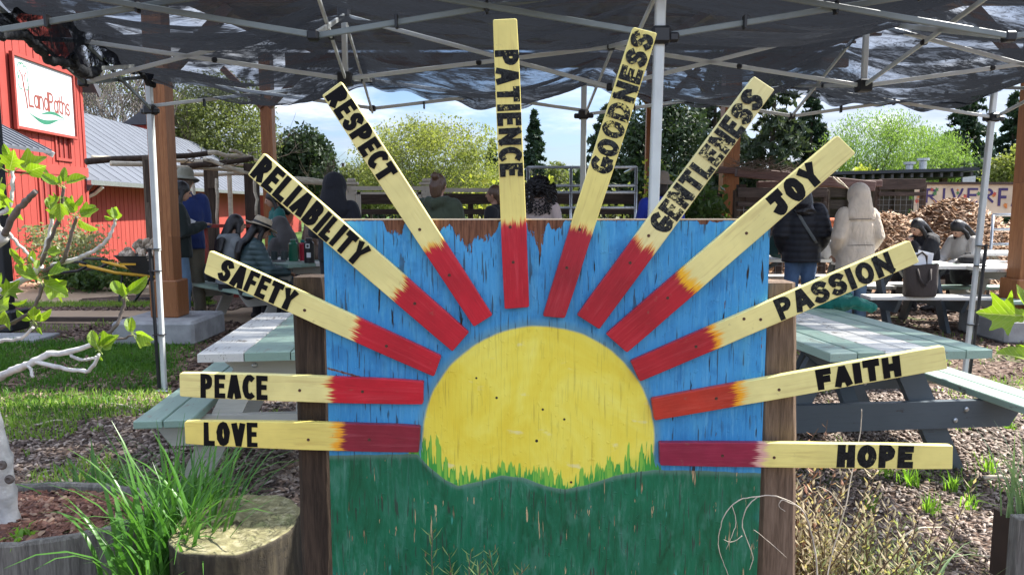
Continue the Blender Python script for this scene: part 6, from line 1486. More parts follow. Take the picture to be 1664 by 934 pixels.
def person(label, x, y, face, pose='stand', h=1.72, top=None, bottom=None, skin=SK1, hair=HK, hairlen=0, bun=False, curly=False, hood=None, hat=None, hatm=None, arms='down', lean=0.0, look=0.0, turn=0.0, hem=.82, puffy=.02, collar=None, loose=0.0, z0=0.0, strap=None):
    """local frame: +Y is where the person faces; face = heading in degrees clockwise from straight away from the camera"""
    s = h / 1.72; t_ = thing('person', (x, y, z0), label, 'person', None, radians(-face))
    sit = pose == 'sit'; pz = .53 if sit else .93
    L = radians(lean)
    def T(p):     # torso frame -> local, leaning about the pelvis
        px_, py_, pz_ = p; v = Vector((px_, py_, pz_ - .93)); v = Matrix.Rotation(-L, 3, 'X') @ v
        return Vector((v.x, v.y, v.z + pz)) * s
    HM = Matrix.Rotation(radians(turn), 3, 'Z') @ Matrix.Rotation(radians(look), 3, 'X')
    nk = Vector((0, .0, 1.47))
    def Hd(p): v = HM @ (Vector(p) - nk) + nk; return T((v.x, v.y, v.z))
    R = lambda *a: [(q[0] * s, q[1] * s) if isinstance(q, tuple) else q * s for q in a]
    hip = [(-.09), .09]
    if sit: legs = [[(sg * .09, 0, .53), (sg * .13, .43, .50), (sg * .14, .40, .10)] for sg in (-1, 1)]
    else: legs = [[(sg * .09, 0, .92), (sg * .10, .02 + .02 * sg, .50), (sg * .11, -.02 + .03 * sg, .09)] for sg in (-1, 1)]
    AR = {'down': [(.165, 0, 1.39), (.235, -.03, 1.12), (.235, .08, .87)], 'front': [(.165, 0, 1.39), (.24, .0, 1.13), (.10, .24, 1.10)],
          'pocket': [(.165, 0, 1.39), (.245, -.04, 1.13), (.20, .09, .93)], 'table': [(.165, 0, 1.39), (.23, .16, 1.15), (.10, .40, 1.14)], 'chin': [(.165, 0, 1.39), (.20, .24, 1.17), (.05, .21, 1.42)],
          'hold': [(.165, 0, 1.39), (.23, .05, 1.13), (.08, .28, 1.20)]}[arms]
    b = MB(); tp = [(0, 0, .90), (0, .0, 1.08), (0, .01, 1.27), (0, 0, 1.39), (0, 0, 1.46), (0, .015, 1.54)]
    b.tube([T(p) for p in tp], R((.155, .115), (.135, .10), (.16, .115), (.135, .08), (.058, .055), (.05, .052)), 14, side=(1, 0, 0), rnd=True)
    b.ball(Hd((0, .03, 1.62)), (.073 * s, .090 * s, .105 * s), 14, 10); b.ball(Hd((0, .055, 1.575)), (.055 * s, .062 * s, .065 * s), 12, 8)
    b.tube([Hd((0, .115, 1.635)), Hd((0, .133, 1.60))], R(.011, .016), 8, rnd=True)
    for sg in (-1, 1):
        b.ball(Hd((sg * .075, .02, 1.61)), (.012 * s, .02 * s, .03 * s), 8, 6)
        b.tube([T((sg * AR[0][0], AR[0][1], AR[0][2])), T((sg * AR[1][0], AR[1][1], AR[1][2])), T((sg * AR[2][0], AR[2][1], AR[2][2]))], R(.05, .04, .027), 10, rnd=True)
        w_ = T((sg * AR[2][0], AR[2][1], AR[2][2])); e = T((sg * AR[1][0], AR[1][1], AR[1][2])); d = (w_ - e).normalized(); sd = d.cross(Vector((0, 0, 1)));
        if sd.length < .2: sd = Vector((0, 1, 0))
        sd.normalize(); nn = sd.cross(d)
        pm_ = w_ + d * .07 * s; b.tube([w_, pm_], R((.024, .016), (.036, .015)), 10, side=sd, rnd=True)
        for k, (o_, fl) in enumerate(((-.028, .060), (-.010, .072), (.009, .068), (.027, .052))):
            a0 = pm_ + sd * o_ * s; a1 = a0 + (d * .6 - nn * .25) * fl * s; a2 = a1 + (d * .25 - nn * .45) * fl * .7 * s; b.tube([a0, a1, a2], R(.0095, .0085, .007), 7, rnd=True)
        th = w_ + d * .03 * s - sd * .025 * s * -sg; b.tube([th, th + (d * .5 + sd * sg * .7) * .045 * s, th + (d * .9 + sd * sg * .6) * .065 * s], R(.011, .010, .008), 7, rnd=True)
    for lg in legs: b.tube([Vector(p) * s for p in lg], R(.082, .056, .036), 10, rnd=True)
    for lg in legs: b.tube([Vector((lg[2][0], lg[2][1] - .04, .05)) * s, Vector((lg[2][0] * 1.1, lg[2][1] + .16, .035)) * s], R((.036, .035), (.04, .025)), 8, side=(1, 0, 0), rnd=True)
    rmesh(b.build('body', skin, t_, world=False, smooth=True), .0105 if h > 1 else .012, 2)
    for sg in (-1, 1):
        e_ = MB(); e_.ball(Hd((sg * .030, .113, 1.628)), .009 * s, 8, 6); e_.build('eye', EYE, t_, world=False, smooth=True)
    e_ = MB(); e_.tube([Hd((-.022, .112, 1.562)), Hd((0, .120, 1.560)), Hd((.022, .112, 1.562))], .004 * s, 6, rnd=True); e_.build('mouth', M.setdefault('lip', flat('lip', (0.30, 0.10, 0.08), .5)), t_, world=False)
    # trousers, shoes
    c = MB(); g = .016
    c.tube([Vector((0, -.005, pz - .04)) * s, T((0, 0, 1.06))], R((.165, .125), (.145, .11)), 14, side=(1, 0, 0), rnd=True)
    for lg in legs: c.tube([Vector(p) * s for p in lg], R((.092 + g, .10), (.066 + g, .07 + g), (.052 + g, .056 + g)), 12, side=(1, 0, 0), rnd=True)
    rmesh(c.build('trousers', bottom or JEAN, t_, world=False, smooth=True), .015, 3, .02)
    for lg in legs:
        c = MB(); c.tube([Vector((lg[2][0], lg[2][1] - .05, .052)) * s, Vector((lg[2][0] * 1.05, lg[2][1] + .08, .05)) * s, Vector((lg[2][0] * 1.1, lg[2][1] + .19, .035)) * s], R((.045, .05), (.048, .045), (.042, .033)), 12, side=(1, 0, 0), rnd=True)
        c.build('shoe', SHOE, t_, world=False, smooth=True)
    # jacket
    c = MB(); f = puffy; q = loose
    lo = [] if sit else [(0, -.005, hem)]
    pts = lo + [(0, 0, .96 if not sit else .88), (0, 0, 1.10), (0, .0, 1.27), (0, -.002, 1.385), (0, 0, 1.45), (0, .01, 1.495)]
    rr = ([] if sit else [(.172 + f + q, .135 + f + q)]) + [(.165 + f + q, .13 + f + q * .6), (.155 + f + q * .6, .12 + f), (.172 + f, .128 + f), (.142 + f, .092 + f), (.085, .075), (.072, .072)]
    c.tube([T(p) for p in pts], R(*rr), 18, side=(1, 0, 0), rnd=False)
    for sg in (-1, 1):
        A0, A1, A2 = [T((sg * a[0], a[1], a[2])) for a in AR]; c.tube([A0, A0.lerp(A1, .5), A1, A1.lerp(A2, .5), A2], R(.066 + f, .058 + f, .054 + f, .048 + f * .8, .042 + f * .4), 12, rnd=True)
        c.ball(T((sg * .12, 0, 1.385)), (.085 * s, .075 * s, .06 * s))
    if hood == 'down': c.tube([T((-.10, .0, 1.47)), T((-.07, -.10, 1.45)), T((0, -.135, 1.42)), T((.07, -.10, 1.45)), T((.10, 0, 1.47))], R(.045, .055, .065, .055, .045), 10, rnd=True)
    if collar: c.tube([T((0, 0, 1.44)), T((0, .01, 1.54))], R((.085, .085), (.082, .085)), 14, side=(1, 0, 0))
    rmesh(c.build('jacket', top, t_, world=False, smooth=True), .015, 3, .014)
    hk = .022
    if top is BEIGE:
        for zz_, nm in ((1.33, 'yoke_seam'), (1.02, 'waist_seam')):
            c2 = MB(); c2.tube([T((.205 * cos(a_), -.158 * sin(a_) - .012, zz_ + .02 * sin(a_))) for a_ in [pi * k_ / 14 for k_ in range(2, 13)]], .0055 * s, 6); c2.build(nm, M['f_grey_strap2'], t_, world=False)
    if hood == 'up':
        c = MB(); c.ball(Hd((0, -.01, 1.635)), ((.108 + hk) * s, (.125 + hk) * s, (.135 + hk) * s), 18, 12); c.tube([Hd((0, -.045, 1.60)), T((0, -.06, 1.48)), T((0, -.06, 1.38))], R((.105 + hk, .105), (.13 + hk, .11), (.175 + hk, .11)), 16, side=(1, 0, 0), rnd=True)
        c.ball(Hd((0, -.075, 1.71)), (.05 * s, .05 * s, .045 * s)); rmesh(c.build('hood', top, t_, world=False, smooth=True), .013, 3, .008)
        c = MB(); c.ball(Hd((0, .098, 1.615)), (.060 * s, .03 * s, .085 * s), 14, 10); c.build('face', skin, t_, world=False, smooth=True)
    elif not curly:
        c = MB(); c.ball(Hd((0, .008, 1.645)), (.088 * s, .102 * s, .105 * s), 16, 12)
        c.tube([Hd((0, -.055, 1.62)), Hd((0, -.062, 1.53))], R((.080, .055), (.065, .04)), 12, side=(1, 0, 0), rnd=True)
        if hairlen:
            zl = 1.50 - hairlen; c.tube([Hd((0, -.06, 1.60)), T((0, -.10, 1.46)), T((0, -.135 - f, 1.40)), T((.02, -.15 - f, (1.4 + zl) / 2)), T((.0, -.14 - f, zl))], R((.09, .05), (.105, .05), (.12, .045), (.115, .04), (.06, .025)), 14, side=(1, 0, 0), rnd=True)
            for sg in (-1, 1): c.tube([Hd((sg * .075, .03, 1.63)), Hd((sg * .088, .02, 1.54)), T((sg * .10, .03, 1.40))], R(.022, .032, .03), 10, rnd=True)
        if bun: c.ball(Hd((0, -.085, 1.715)), (.045 * s, .042 * s, .042 * s)); c.tube([Hd((0, -.07, 1.6)), Hd((0, -.07, 1.50))], R(.05, .03), 10, rnd=True)
        rmesh(c.build('hair', hair, t_, world=False, smooth=True), .012, 2)
    if curly:
        c = MB(); rn = random.Random(5)
        for k in range(330):
            a = rn.uniform(0, 2 * pi); e = rn.uniform(-.75, 1.4); rx = .125 + (.05 if e < .4 else 0); v = Vector((cos(a) * cos(e) * rx, sin(a) * cos(e) * (rx * .9) - .035, sin(e) * .125 + (.0 if e > 0 else e * .18)))
            if v.y > .055 and v.z < .06: continue
            p0 = Hd((v.x, v.y, 1.625 + v.z)); rr_ = rn.uniform(.012, .022); pts = []
            for j in range(9): a2 = j * 1.9 + rn.uniform(0, .3); pts.append(p0 + Vector((cos(a2) * rr_ * .9 + v.x * .02 * j, sin(a2) * rr_ * .9, -j * .011 * s)) * s)
            c.tube(pts, [.0065 * s] * 9, 4, caps=False)
        c.ball(Hd((0, -.02, 1.63)), (.115 * s, .115 * s, .125 * s)); c.build('hair', hair, t_, world=False, smooth=True)
    if hat == 'bucket' or hat == 'straw':
        br = .155 if hat == 'bucket' else .185; n = 40; c = MB(); vs = []; prof = [(.095, .0), (.098, .02), (.093, .07), (.078, .10), (.045, .112), (.006, .113)]
        brim = [(br, -.035 if hat == 'bucket' else -.012), (br * .8, -.012), (.098, .004)]
        cen = Hd((0, .0, 1.665)); RT = (Matrix.Rotation(-L + radians(look), 3, 'X'))
        RT = Matrix.Rotation(radians(turn), 3, 'Z') @ RT
        for (r_, z_) in brim + prof[1:]:
            for k in range(n): a = 2 * pi * k / n; dr = 1 + (.03 * sin(3 * a) if r_ > .12 else 0); v = RT @ Vector((r_ * dr * cos(a), r_ * dr * 1.12 * sin(a), z_ + (.012 * sin(2 * a + 1) if r_ > .12 else 0) - (.012 if (hat == 'straw' and r_ < .05) else 0))); vs.append(cen + v * s)
        m_ = len(brim) + len(prof) - 1; c.add(vs, [(i * n + k, i * n + (k + 1) % n, (i + 1) * n + (k + 1) % n, (i + 1) * n + k) for i in range(m_ - 1) for k in range(n)] + [tuple((m_ - 1) * n + k for k in range(n))])
        ho = c.build('hat', hatm, t_, world=False, smooth=True); sd_ = ho.modifiers.new('s', 'SOLIDIFY'); sd_.thickness = .004
        if hat == 'straw':
            c = MB(); vs = []
            for (r_, z_) in ((.1005, .008), (.1005, .034)):
                for k in range(n): a = 2 * pi * k / n; vs.append(cen + (RT @ Vector((r_ * cos(a), r_ * 1.12 * sin(a), z_))) * s)
            c.add(vs, [(k, (k + 1) % n, n + (k + 1) % n, n + k) for k in range(n)]); o = c.build('hat_band', M['blackplastic'], None); o.parent = ho
    if strap:
        c = MB(); pts = [T(p) for p in ((-.11, .05, 1.44), (-.10, -.09 - f, 1.42), (.0, -.135 - f, 1.24), (.12, -.13 - f, 1.06), (.18, -.06, .98))]; c.tube(pts, R((.018, .005), (.018, .005), (.018, .005), (.018, .005), (.018, .005)), 6, side=(1, 0, .8)); c.build('strap', strap, t_, world=False)
    return t_
def at(px, d): return P(px, 335, d).x
TEALP = FB('teal_puffer', (0.055, 0.095, 0.10), puff=5.0, rough=.6, sheen=0, folds=.35); NAVY = FB('royal_blue_jacket', (0.012, 0.03, 0.14)); DVEST = FB('dark_green_vest', (0.012, 0.02, 0.018)); GREYJ = FB('pale_grey_jacket', (0.22, 0.24, 0.25))
TEALC = FB('teal_coat', (0.01, 0.12, 0.11)); GHOOD = FB('charcoal_hoodie', (0.07, 0.065, 0.065)); BLK = FB('black_hoodie', (0.006, 0.007, 0.012)); GREENJ = FB('olive_green_jacket', (0.045, 0.06, 0.035)); BLKJ = FB('black_jacket', (0.012, 0.012, 0.015))
PINK = FB('pale_pink_top', (0.45, 0.36, 0.33)); BLUEJ = FB('bright_blue_jacket', (0.01, 0.03, 0.30)); BLKP = FB('black_long_puffer', (0.006, 0.007, 0.012), puff=4.2, rough=.7, sheen=0, folds=.22); FB('grey_strap2', (0.22, 0.19, 0.15)); BEIGE = FB('beige_raincoat', (0.62, 0.52, 0.40), rough=.7, folds=.9); CREAM = FB('cream_knit', (0.60, 0.57, 0.52)); MAG = FB('magenta_scarf', (0.25, 0.02, 0.12))
TANH = FB('tan_hat_cloth', (0.19, 0.15, 0.11)); KHH = FB('khaki_hat_cloth', (0.24, 0.235, 0.18)); STRAW = FB('straw', (0.55, 0.45, 0.31)); TOTE = FB('dark_brown_tote_cloth', (0.055, 0.042, 0.036), folds=.4); GSTRAP = FB('beige_strap', (0.30, 0.28, 0.24))
person('standing man in khaki bucket hat, blue jacket and khaki trousers', at(302, 9.6), 9.6, -35, h=1.88, top=NAVY, bottom=KHAKI, hair=HB, hat='bucket', hatm=KHH, arms='hold', turn=-25, look=-10, puffy=.03)
person('standing dark haired woman in dark vest and jeans beside the blue jacketed man', at(286, 9.0), 9.0, 60, h=1.74, top=DVEST, bottom=JEANL, hairlen=.16, arms='hold', look=-18, puffy=.03)
person('seated person with long black hair in a pale grey jacket', -3.50, 9.10, 50, 'sit', h=1.74, top=GREYJ, bottom=BLKT, hairlen=.34, arms='table', lean=8, hood='down')
person('seated person in straw hat and teal quilted jacket writing', -3.12, 8.72, 62, 'sit', h=1.70, top=TEALP, bottom=BLKT, hairlen=.30, hat='straw', hatm=STRAW, arms='table', lean=10, look=-14, puffy=.03, strap=GSTRAP)
person('standing person in teal coat half hidden by the RELIABILITY ray', at(450, 10.9), 10.9, -120, h=1.66, top=TEALC, bottom=BLKT, hairlen=.1, arms='hold', look=-20, hem=.70)
person('seated person in charcoal hood with magenta scarf', at(468, 10.3), 10.3, -60, 'sit', h=1.66, top=GHOOD, bottom=JEAN, hood='up', arms='table', look=-15, lean=12)
person('seated person with long brown hair behind the RELIABILITY ray', at(503, 9.7), 9.7, -20, 'sit', h=1.58, top=FB('brown_jacket', (0.09, 0.055, 0.035)), bottom=JEAN, hair=HB, hairlen=.4, arms='table', lean=5)
person('standing person in black hood with back turned left of the RESPECT ray', at(545, 8.3), 8.3, 8, h=1.76, top=BLK, bottom=BLKT, hood='up', puffy=.035, arms='front')
person('person with brown bun and olive green hooded jacket seen from behind', at(712, 8.2), 8.2, 15, h=1.78, top=GREENJ, bottom=JEAN, hair=HB, bun=True, hood='down', arms='front', puffy=.04)
person('person in black jacket mostly hidden by the PATIENCE ray', at(806, 9.3), 9.3, -70, h=1.69, top=BLKJ, bottom=JEAN, hair=HB, skin=SK2, arms='front', puffy=.03)
person('seated dark haired person whose head just clears the blue board', at(772, 9.9), 9.9, 0, 'sit', h=1.64, top=BLKJ, bottom=JEAN, arms='table')
person('woman with big curly black hair and pale pink top', at(876, 8.3), 8.3, 20, h=1.76, top=PINK, bottom=JEAN, skin=SK2, curly=True, arms='front', puffy=.01)
person('seated dark figure right of the GOODNESS ray', at(984, 9.6), 9.6, 10, 'sit', h=1.66, top=BLKJ, bottom=JEAN, arms='table')
person('person in tan brimmed hat and bright blue jacket by the white centre pole', at(1073, 9.2), 9.2, 20, h=1.82, top=BLUEJ, bottom=KHAKI, hair=HK, hat='bucket', hatm=TANH, arms='front', turn=20)
person('person in long black quilted coat and jeans with a grey strap across the back', at(1305, 9.0), 9.0, 12, h=1.70, top=BLKP, bottom=JEAN, hairlen=.1, arms='pocket', puffy=.06, hem=.78, strap=FB('grey_strap', (0.10, 0.11, 0.11)))
person('person in beige hooded raincoat and light jeans with back turned', at(1394, 8.7), 8.7, -6, h=1.66, top=BEIGE, bottom=JEANL, hood='up', arms='pocket', puffy=.04, hem=.70, loose=.02)
person('seated dark haired person in black jacket resting chin on hand', at(1516, 10.35), 10.35, -105, 'sit', h=1.70, top=BLKJ, bottom=BLKT, arms='chin', hairlen=.10, lean=16, look=-12, puffy=.035, hood='down')
person('seated dark haired person in cream knit looking down', at(1576, 10.25), 10.25, -110, 'sit', h=1.70, top=CREAM, bottom=BLKT, arms='table', hairlen=.22, lean=8, look=-38, puffy=.02)

# ================================================================ THINGS ON AND UNDER THE TABLES
def bottle(x, y, z, r_, h, m, capm, name, label):
    t_ = thing(name, (x, y, z), label, 'bottle'); b = MB(); b.lathe((x, y, z), [(r_, 0), (r_, h * .78), (r_ * .85, h * .84), (r_ * .6, h * .87)], 18); b.build('bottle_body', m, t_, smooth=False)
    b = MB(); b.lathe((x, y, z + h * .865), [(r_ * .66, 0), (r_ * .66, h * .12), (r_ * .5, h * .135)], 16); b.build('cap', capm, t_); return t_
GB = flat('green_bottle', (0.01, 0.11, 0.06), .3); RB_ = flat('red_bottle', (0.35, 0.01, 0.03), .3)
b0 = Gp(477, 424, .762); bottle(b0.x, b0.y, .764, .058, .27, GB, GB, 'thermos', 'tall dark green cup shaped bottle on the far left table')
b0 = Gp(489, 424, .762); bottle(b0.x, b0.y + .1, .764, .042, .26, RB_, M['f_teal_coat'], 'water_bottle', 'red water bottle between the green and black bottles')
b0 = Gp(503, 427, .762); bk = bottle(b0.x, b0.y, .764, .062, .30, M['blackplastic'], M['blackplastic'], 'thermos', 'black flask with a white sticker and handle lid')
mb = MB(); mb.box((b0.x + .01, b0.y - .0625, .86), (.05, .004, .06)); mb.build('sticker', M['paper'], bk); mb = MB(); mb.box((b0.x, b0.y - .064, .97), (.05, .004, .055), bev=.001); mb.build('logo_plate', M['polewhite'], bk); mb = MB(); mb.lathe((b0.x, b0.y - .066, .97), [(.016, -.001), (.016, .001)], 14, M=Matrix.Rotation(pi / 2, 3, 'X')); mb.build('logo_ring', M['blackplastic'], bk)
b0 = Gp(450, 425, .762); mb = MB(); M['mug'] = flat('steel_mug', (0.12, 0.15, 0.15), .35, .1, 9, .6)
for k, (dx, lb) in enumerate(((0, 'steel mug beside the writer on the far left table'), (-.13, 'second steel mug just left of the first'))):
    mb = MB(); mb.lathe((b0.x + dx, b0.y + .3, .764), [(.042, 0), (.045, .11), (.041, .11), (.038, .02)], 16); mb.tube([(b0.x + dx + .043, b0.y + .3, .85), (b0.x + dx + .075, b0.y + .3, .83), (b0.x + dx + .043, b0.y + .3, .79)], .006, 6); tag(mb.build('mug', M['mug']), lb, 'mug')
def sheetpaper(px, py, z, w_, h, rz, label, tilt=0, m=None, name='paper'):
    p = Gp(px, py, z) if z < 1.3 else P(px, py, 9); o = MB().box((0, 0, 0), (w_, h, .003)).build(name, m or M['paper']); o.location = (p.x, p.y, z); o.rotation_euler = (tilt, 0, radians(rz)); return tag(o, label, 'paper')
sheetpaper(437, 420, .772, .23, .30, 40, 'open white notebook under the writing hand', .06)
sheetpaper(447, 424, .765, .26, .30, 20, 'dark folder under the notebook', 0, M['f_charcoal_hoodie'], 'folder')
def held(px, py, d, w_, h, rot, label, m=None, name='paper'):
    p = P(px, py, d); o = MB().box((0, 0, 0), (w_, .004, h)).build(name, m or M['paper']); o.location = p; o.rotation_euler = rot; return tag(o, label, 'paper')
held(298, 358, 9.02, .24, .16, (-.9, .5, .2), 'white papers held by the woman in the dark vest')
held(447, 367, 10.5, .20, .12, (-.5, .5, 0), 'folded white and yellow paper held by the teal coat')
sheetpaper(1612, 424, .765, .30, .22, 10, 'white papers on the right edge table'); sheetpaper(1600, 426, .768, .30, .22, -20, 'curled white sheet beside the dark pouch')
p = Gp(1583, 428, .762); mb = MB(); mb.ball((p.x, p.y + .05, .80), (.17, .12, .075), 16, 10); tag(rmesh(mb.build('pouch', M['f_black_jacket'], smooth=True), .02), 'dark soft pouch on the right table beside papers', 'bag')
def bag(px, py, d, w_, h, dp, m, label, papers=True, z=0.0, handles=True):
    p = P(px, py, d); t_ = thing('tote_bag', (p.x, d, z), label, 'bag'); n = 28; c = MB(); vs = []
    for (f, zz_, g_) in ((.80, 0, .9), (.92, .03, 1), (.97, .4, .9), (1.0, .8, .72), (1.03, 1.0, .6)):
        for k in range(n):
            a = 2 * pi * k / n; ca, sa = cos(a), sin(a); ex_ = 3.5; rr = (abs(ca) ** ex_ + abs(sa) ** ex_) ** (-1 / ex_); vs.append((p.x + w_ / 2 * f * rr * ca * (1 + .02 * sin(5 * a + zz_ * 9)), d + dp / 2 * g_ * rr * sa, z + h * zz_ + .008 * sin(4 * a) * (zz_ > .9)))
    m_ = 5; c.add(vs, [(i * n + k, i * n + (k + 1) % n, (i + 1) * n + (k + 1) % n, (i + 1) * n + k) for i in range(m_ - 1) for k in range(n)] + [tuple(range(n))[::-1]])
    c.build('bag_body', m, t_, smooth=True)
    if handles:
        for y_, s_ in ((-dp * .30, -1), (dp * .28, 1)):
            c = MB(); c.tube([(p.x - w_ * .2, d + y_ - .01, z + h * .86), (p.x - w_ * .15, d + y_ - .045, z + h * (.55 if s_ < 0 else 1.25)), (p.x, d + y_ - .05, z + h * (.35 if s_ < 0 else 1.36)), (p.x + w_ * .15, d + y_ - .045, z + h * (.55 if s_ < 0 else 1.25)), (p.x + w_ * .2, d + y_ - .01, z + h * .86)], (.014), 8, side=(1, 0, 0)); c.build('handle', m, t_, smooth=True)
    return t_, p
t_, p = bag(1494, 480, 8.18, .37, .36, .17, TOTE, 'dark brown tote bag stuffed with white papers on the bench', z=.452)
for k, (dx, rz, ry) in enumerate(((-.05, .1, -.15), (.03, -.1, .1), (.08, .1, .22))):
    c = MB(); c.box((0, 0, 0), (.19, .004, .26)); o = c.build('paper', M['paper']); o.location = (p.x + dx * .7, 8.17 + .03 * k, .78 + .02 * k); o.rotation_euler = (-.1, ry, rz); tag(o, ('leftmost sheet of paper sticking out of the brown tote', 'middle sheet of paper sticking out of the brown tote', 'rightmost slanting sheet sticking out of the brown tote')[k], 'paper')
WB = FB('white_bag_cloth', (0.50, 0.50, 0.50), folds=.9)
t_, p = bag(1351, 425, 9.75, .30, .29, .18, WB, 'white bag with a black flower print between the two standing coats', z=.764, handles=True)
mb = MB()
for k in range(5):
    a = 2 * pi * k / 5 + .3; mb.add([(0, 0, .0), (.03 * cos(a - .4), .03 * sin(a - .4), 0), (.08 * cos(a), .08 * sin(a), 0), (.03 * cos(a + .4), .03 * sin(a + .4), 0)], [(0, 1, 2, 3)])
o = mb.build('flower_print', M['blackplastic'], None); o.parent = t_; o.location = (.02, -.096, .11); o.rotation_euler = (pi / 2, 0, 0)
t_, p = bag(1352, 372, 9.95, .26, .34, .16, M['f_black_jacket'], 'black bag behind the white flower bag', z=.764 + .0, handles=False)
mb = MB(); p = P(1353, 352, 10.4); mb.ball((p.x, 10.4, 1.22), (.20, .10, .07), 12, 8); tag(rmesh(mb.build('orange_bundle', flat('orange_cloth', (0.5, 0.12, 0.04), .8, .4, 20)), .02), 'small orange bundle seen between the black and beige coats', 'bundle')
# backpack under the table and dark bag
def pack(px, py, d, z, w_, h, m, label, acc=None):
    p = P(px, py, d); t_ = thing('backpack', (p.x, d, z), label, 'bag'); c = MB(); c.ball((p.x, d, z + h * .5), (w_ / 2, w_ * .32, h / 2), 16, 12); c.box((p.x, d, z + h * .4), (w_ * .86, w_ * .5, h * .72), bev=.05); c.ball((p.x, d - w_ * .28, z + h * .32), (w_ * .32, w_ * .14, h * .25)); rmesh(c.build('bag_body', m, t_, smooth=True), .02)
    c = MB(); c.tube([(p.x - .04, d, z + h), (p.x - .03, d, z + h + .05), (p.x + .03, d, z + h + .05), (p.x + .04, d, z + h)], .01, 6); c.build('handle', m, t_)
    if acc: c = MB(); c.ball((p.x + .02, d - w_ * .40, z + h * .35), (.07, .02, .035)); c.build('patch', acc, t_, smooth=True)
    return t_
pack(1570, 455, 9.3, .452, .42, .36, M['f_black_jacket'], 'black backpack with a reddish patch on the bench under the right tables', flat('dull_red_patch', (0.15, 0.02, 0.03), .6))
pack(1268, 400, 9.7, .764, .34, .36, FB('bottle_green_bag', (0.01, 0.05, 0.045)), 'dark green bag left of the black quilted coat')
pack(352, 440, 9.55, .462, .36, .30, M['f_black_jacket'], 'black bag on the bench left of the grey jacket')
p = Gp(1372, 500, .762)
mb = MB(); mb.tube([(p.x - .19, p.y + .03, .785), (p.x - .08, p.y, .80), (p.x + .05, p.y - .03, .80), (p.x + .15, p.y - .05, .775)], [(.05, .03), (.075, .055), (.08, .055), (.05, .025)], 14, side=(0, 1, 0), rnd=True); mb.ball((p.x - .02, p.y + .05, .82), (.11, .08, .055))
tag(rmesh(mb.build('folded_jacket', FB('teal_fleece', (0.004, 0.14, 0.11), folds=1.0), smooth=True), .010, 1, .07), 'crumpled teal jacket lying on the near right table', 'jacket')
# ================================================================ WHEELBARROW
WBR = thing('wheelbarrow', (at(245, 11.2), 11.2, 0), 'black wheelbarrow with yellow handles heaped with cut wood chunks', 'wheelbarrow')
wx = at(245, 11.2); n = 24; c = MB(); vs = []
for (sx, sy, z, ox) in ((.30, .22, .42, .06), (.50, .34, .70, 0), (.515, .355, .72, 0), (.505, .345, .72, 0), (.29, .21, .44, .06)):
    for k in range(n):
        a = 2 * pi * k / n; ca, sa = cos(a), sin(a); e = 4; rr = (abs(ca) ** e + abs(sa) ** e) ** (-1 / e); vs.append((wx + ox + sx * rr * ca, 11.2 + sy * rr * sa, z + (.05 if ca > .6 and z > .5 else 0)))
c.add(vs, [(i * n + k, i * n + (k + 1) % n, (i + 1) * n + (k + 1) % n, (i + 1) * n + k) for i in range(4) for k in range(n)] + [tuple(range(n))[::-1], tuple(4 * n + k for k in range(n))]); c.build('tray', flat('dark_grey_tray', (0.03, 0.032, 0.035), .5), WBR)
M['yelhandle'] = flat('yellow_painted_steel', (0.60, 0.33, 0.015), .5, .15)
mb = MB(); mb.box((wx - .22, 10.86, .60), (.24, .004, .03)); mb.build('maker_plate', M['yelhandle'], WBR)
for s_ in (-1, 1):
    mb = MB(); mb.tube([(wx - .95, 11.2 + s_ * .30, .60), (wx - .45, 11.2 + s_ * .28, .47), (wx + .3, 11.2 + s_ * .17, .38), (wx + .72, 11.2 + s_ * .06, .25)], .024, 8); mb.build('handle', M['yelhandle'], WBR, smooth=True)
    mb = MB(); mb.tube([(wx - .85, 11.2 + s_ * .30, .60), (wx - .95, 11.2 + s_ * .30, .63), (wx - 1.22, 11.2 + s_ * .31, .64), (wx - 1.30, 11.2 + s_ * .31, .56), (wx - 1.22, 11.2 + s_ * .31, .47), (wx - .98, 11.2 + s_ * .30, .50), (wx - .84, 11.2 + s_ * .30, .57)], .022, 8); mb.build('grip', M['blackplastic'], WBR, smooth=True)
    mb = MB(); mb.tube([(wx - .35, 11.2 + s_ * .25, .45), (wx - .42, 11.2 + s_ * .27, .02), (wx - .2, 11.2 + s_ * .27, .02), (wx + .05, 11.2 + s_ * .2, .40)], .018, 8); mb.build('leg', M['blackmetal'], WBR, smooth=True)
mb = MB(); RX = Matrix.Rotation(pi / 2, 3, 'X'); mb.lathe((wx + .72, 11.2, .2), [(.13, -.04), (.17, -.045), (.2, -.02), (.2, .02), (.17, .045), (.13, .04)], 24, M=RX); wh = mb.build('wheel', M['blackplastic'], WBR); mb = MB(); mb.lathe((wx + .72, 11.2, .2), [(.03, -.05), (.128, -.03), (.128, .03), (.03, .05)], 16, M=RX); o = mb.build('rim', M['yelhandle'], None); o.parent = wh; o.location = -Vector(WBR.location)
r = random.Random(77); CHK = flat('pale_wood_chunk', (0.40, 0.33, 0.25), .85, .45, 9, bs=.6, bscale=15)
ck = []
for k in range(3):
    mb = MB(); mb.ball((0, 0, 0), (.085, .06, .05), 8, 6); me_v = [(a * r.uniform(.7, 1.25), b * r.uniform(.7, 1.25), c_ * r.uniform(.7, 1.25)) for a, b, c_ in mb.v]; mb.v = me_v; me = mb.mesh('wood_chunk'); me.materials.append(CHK); ck.append(me)
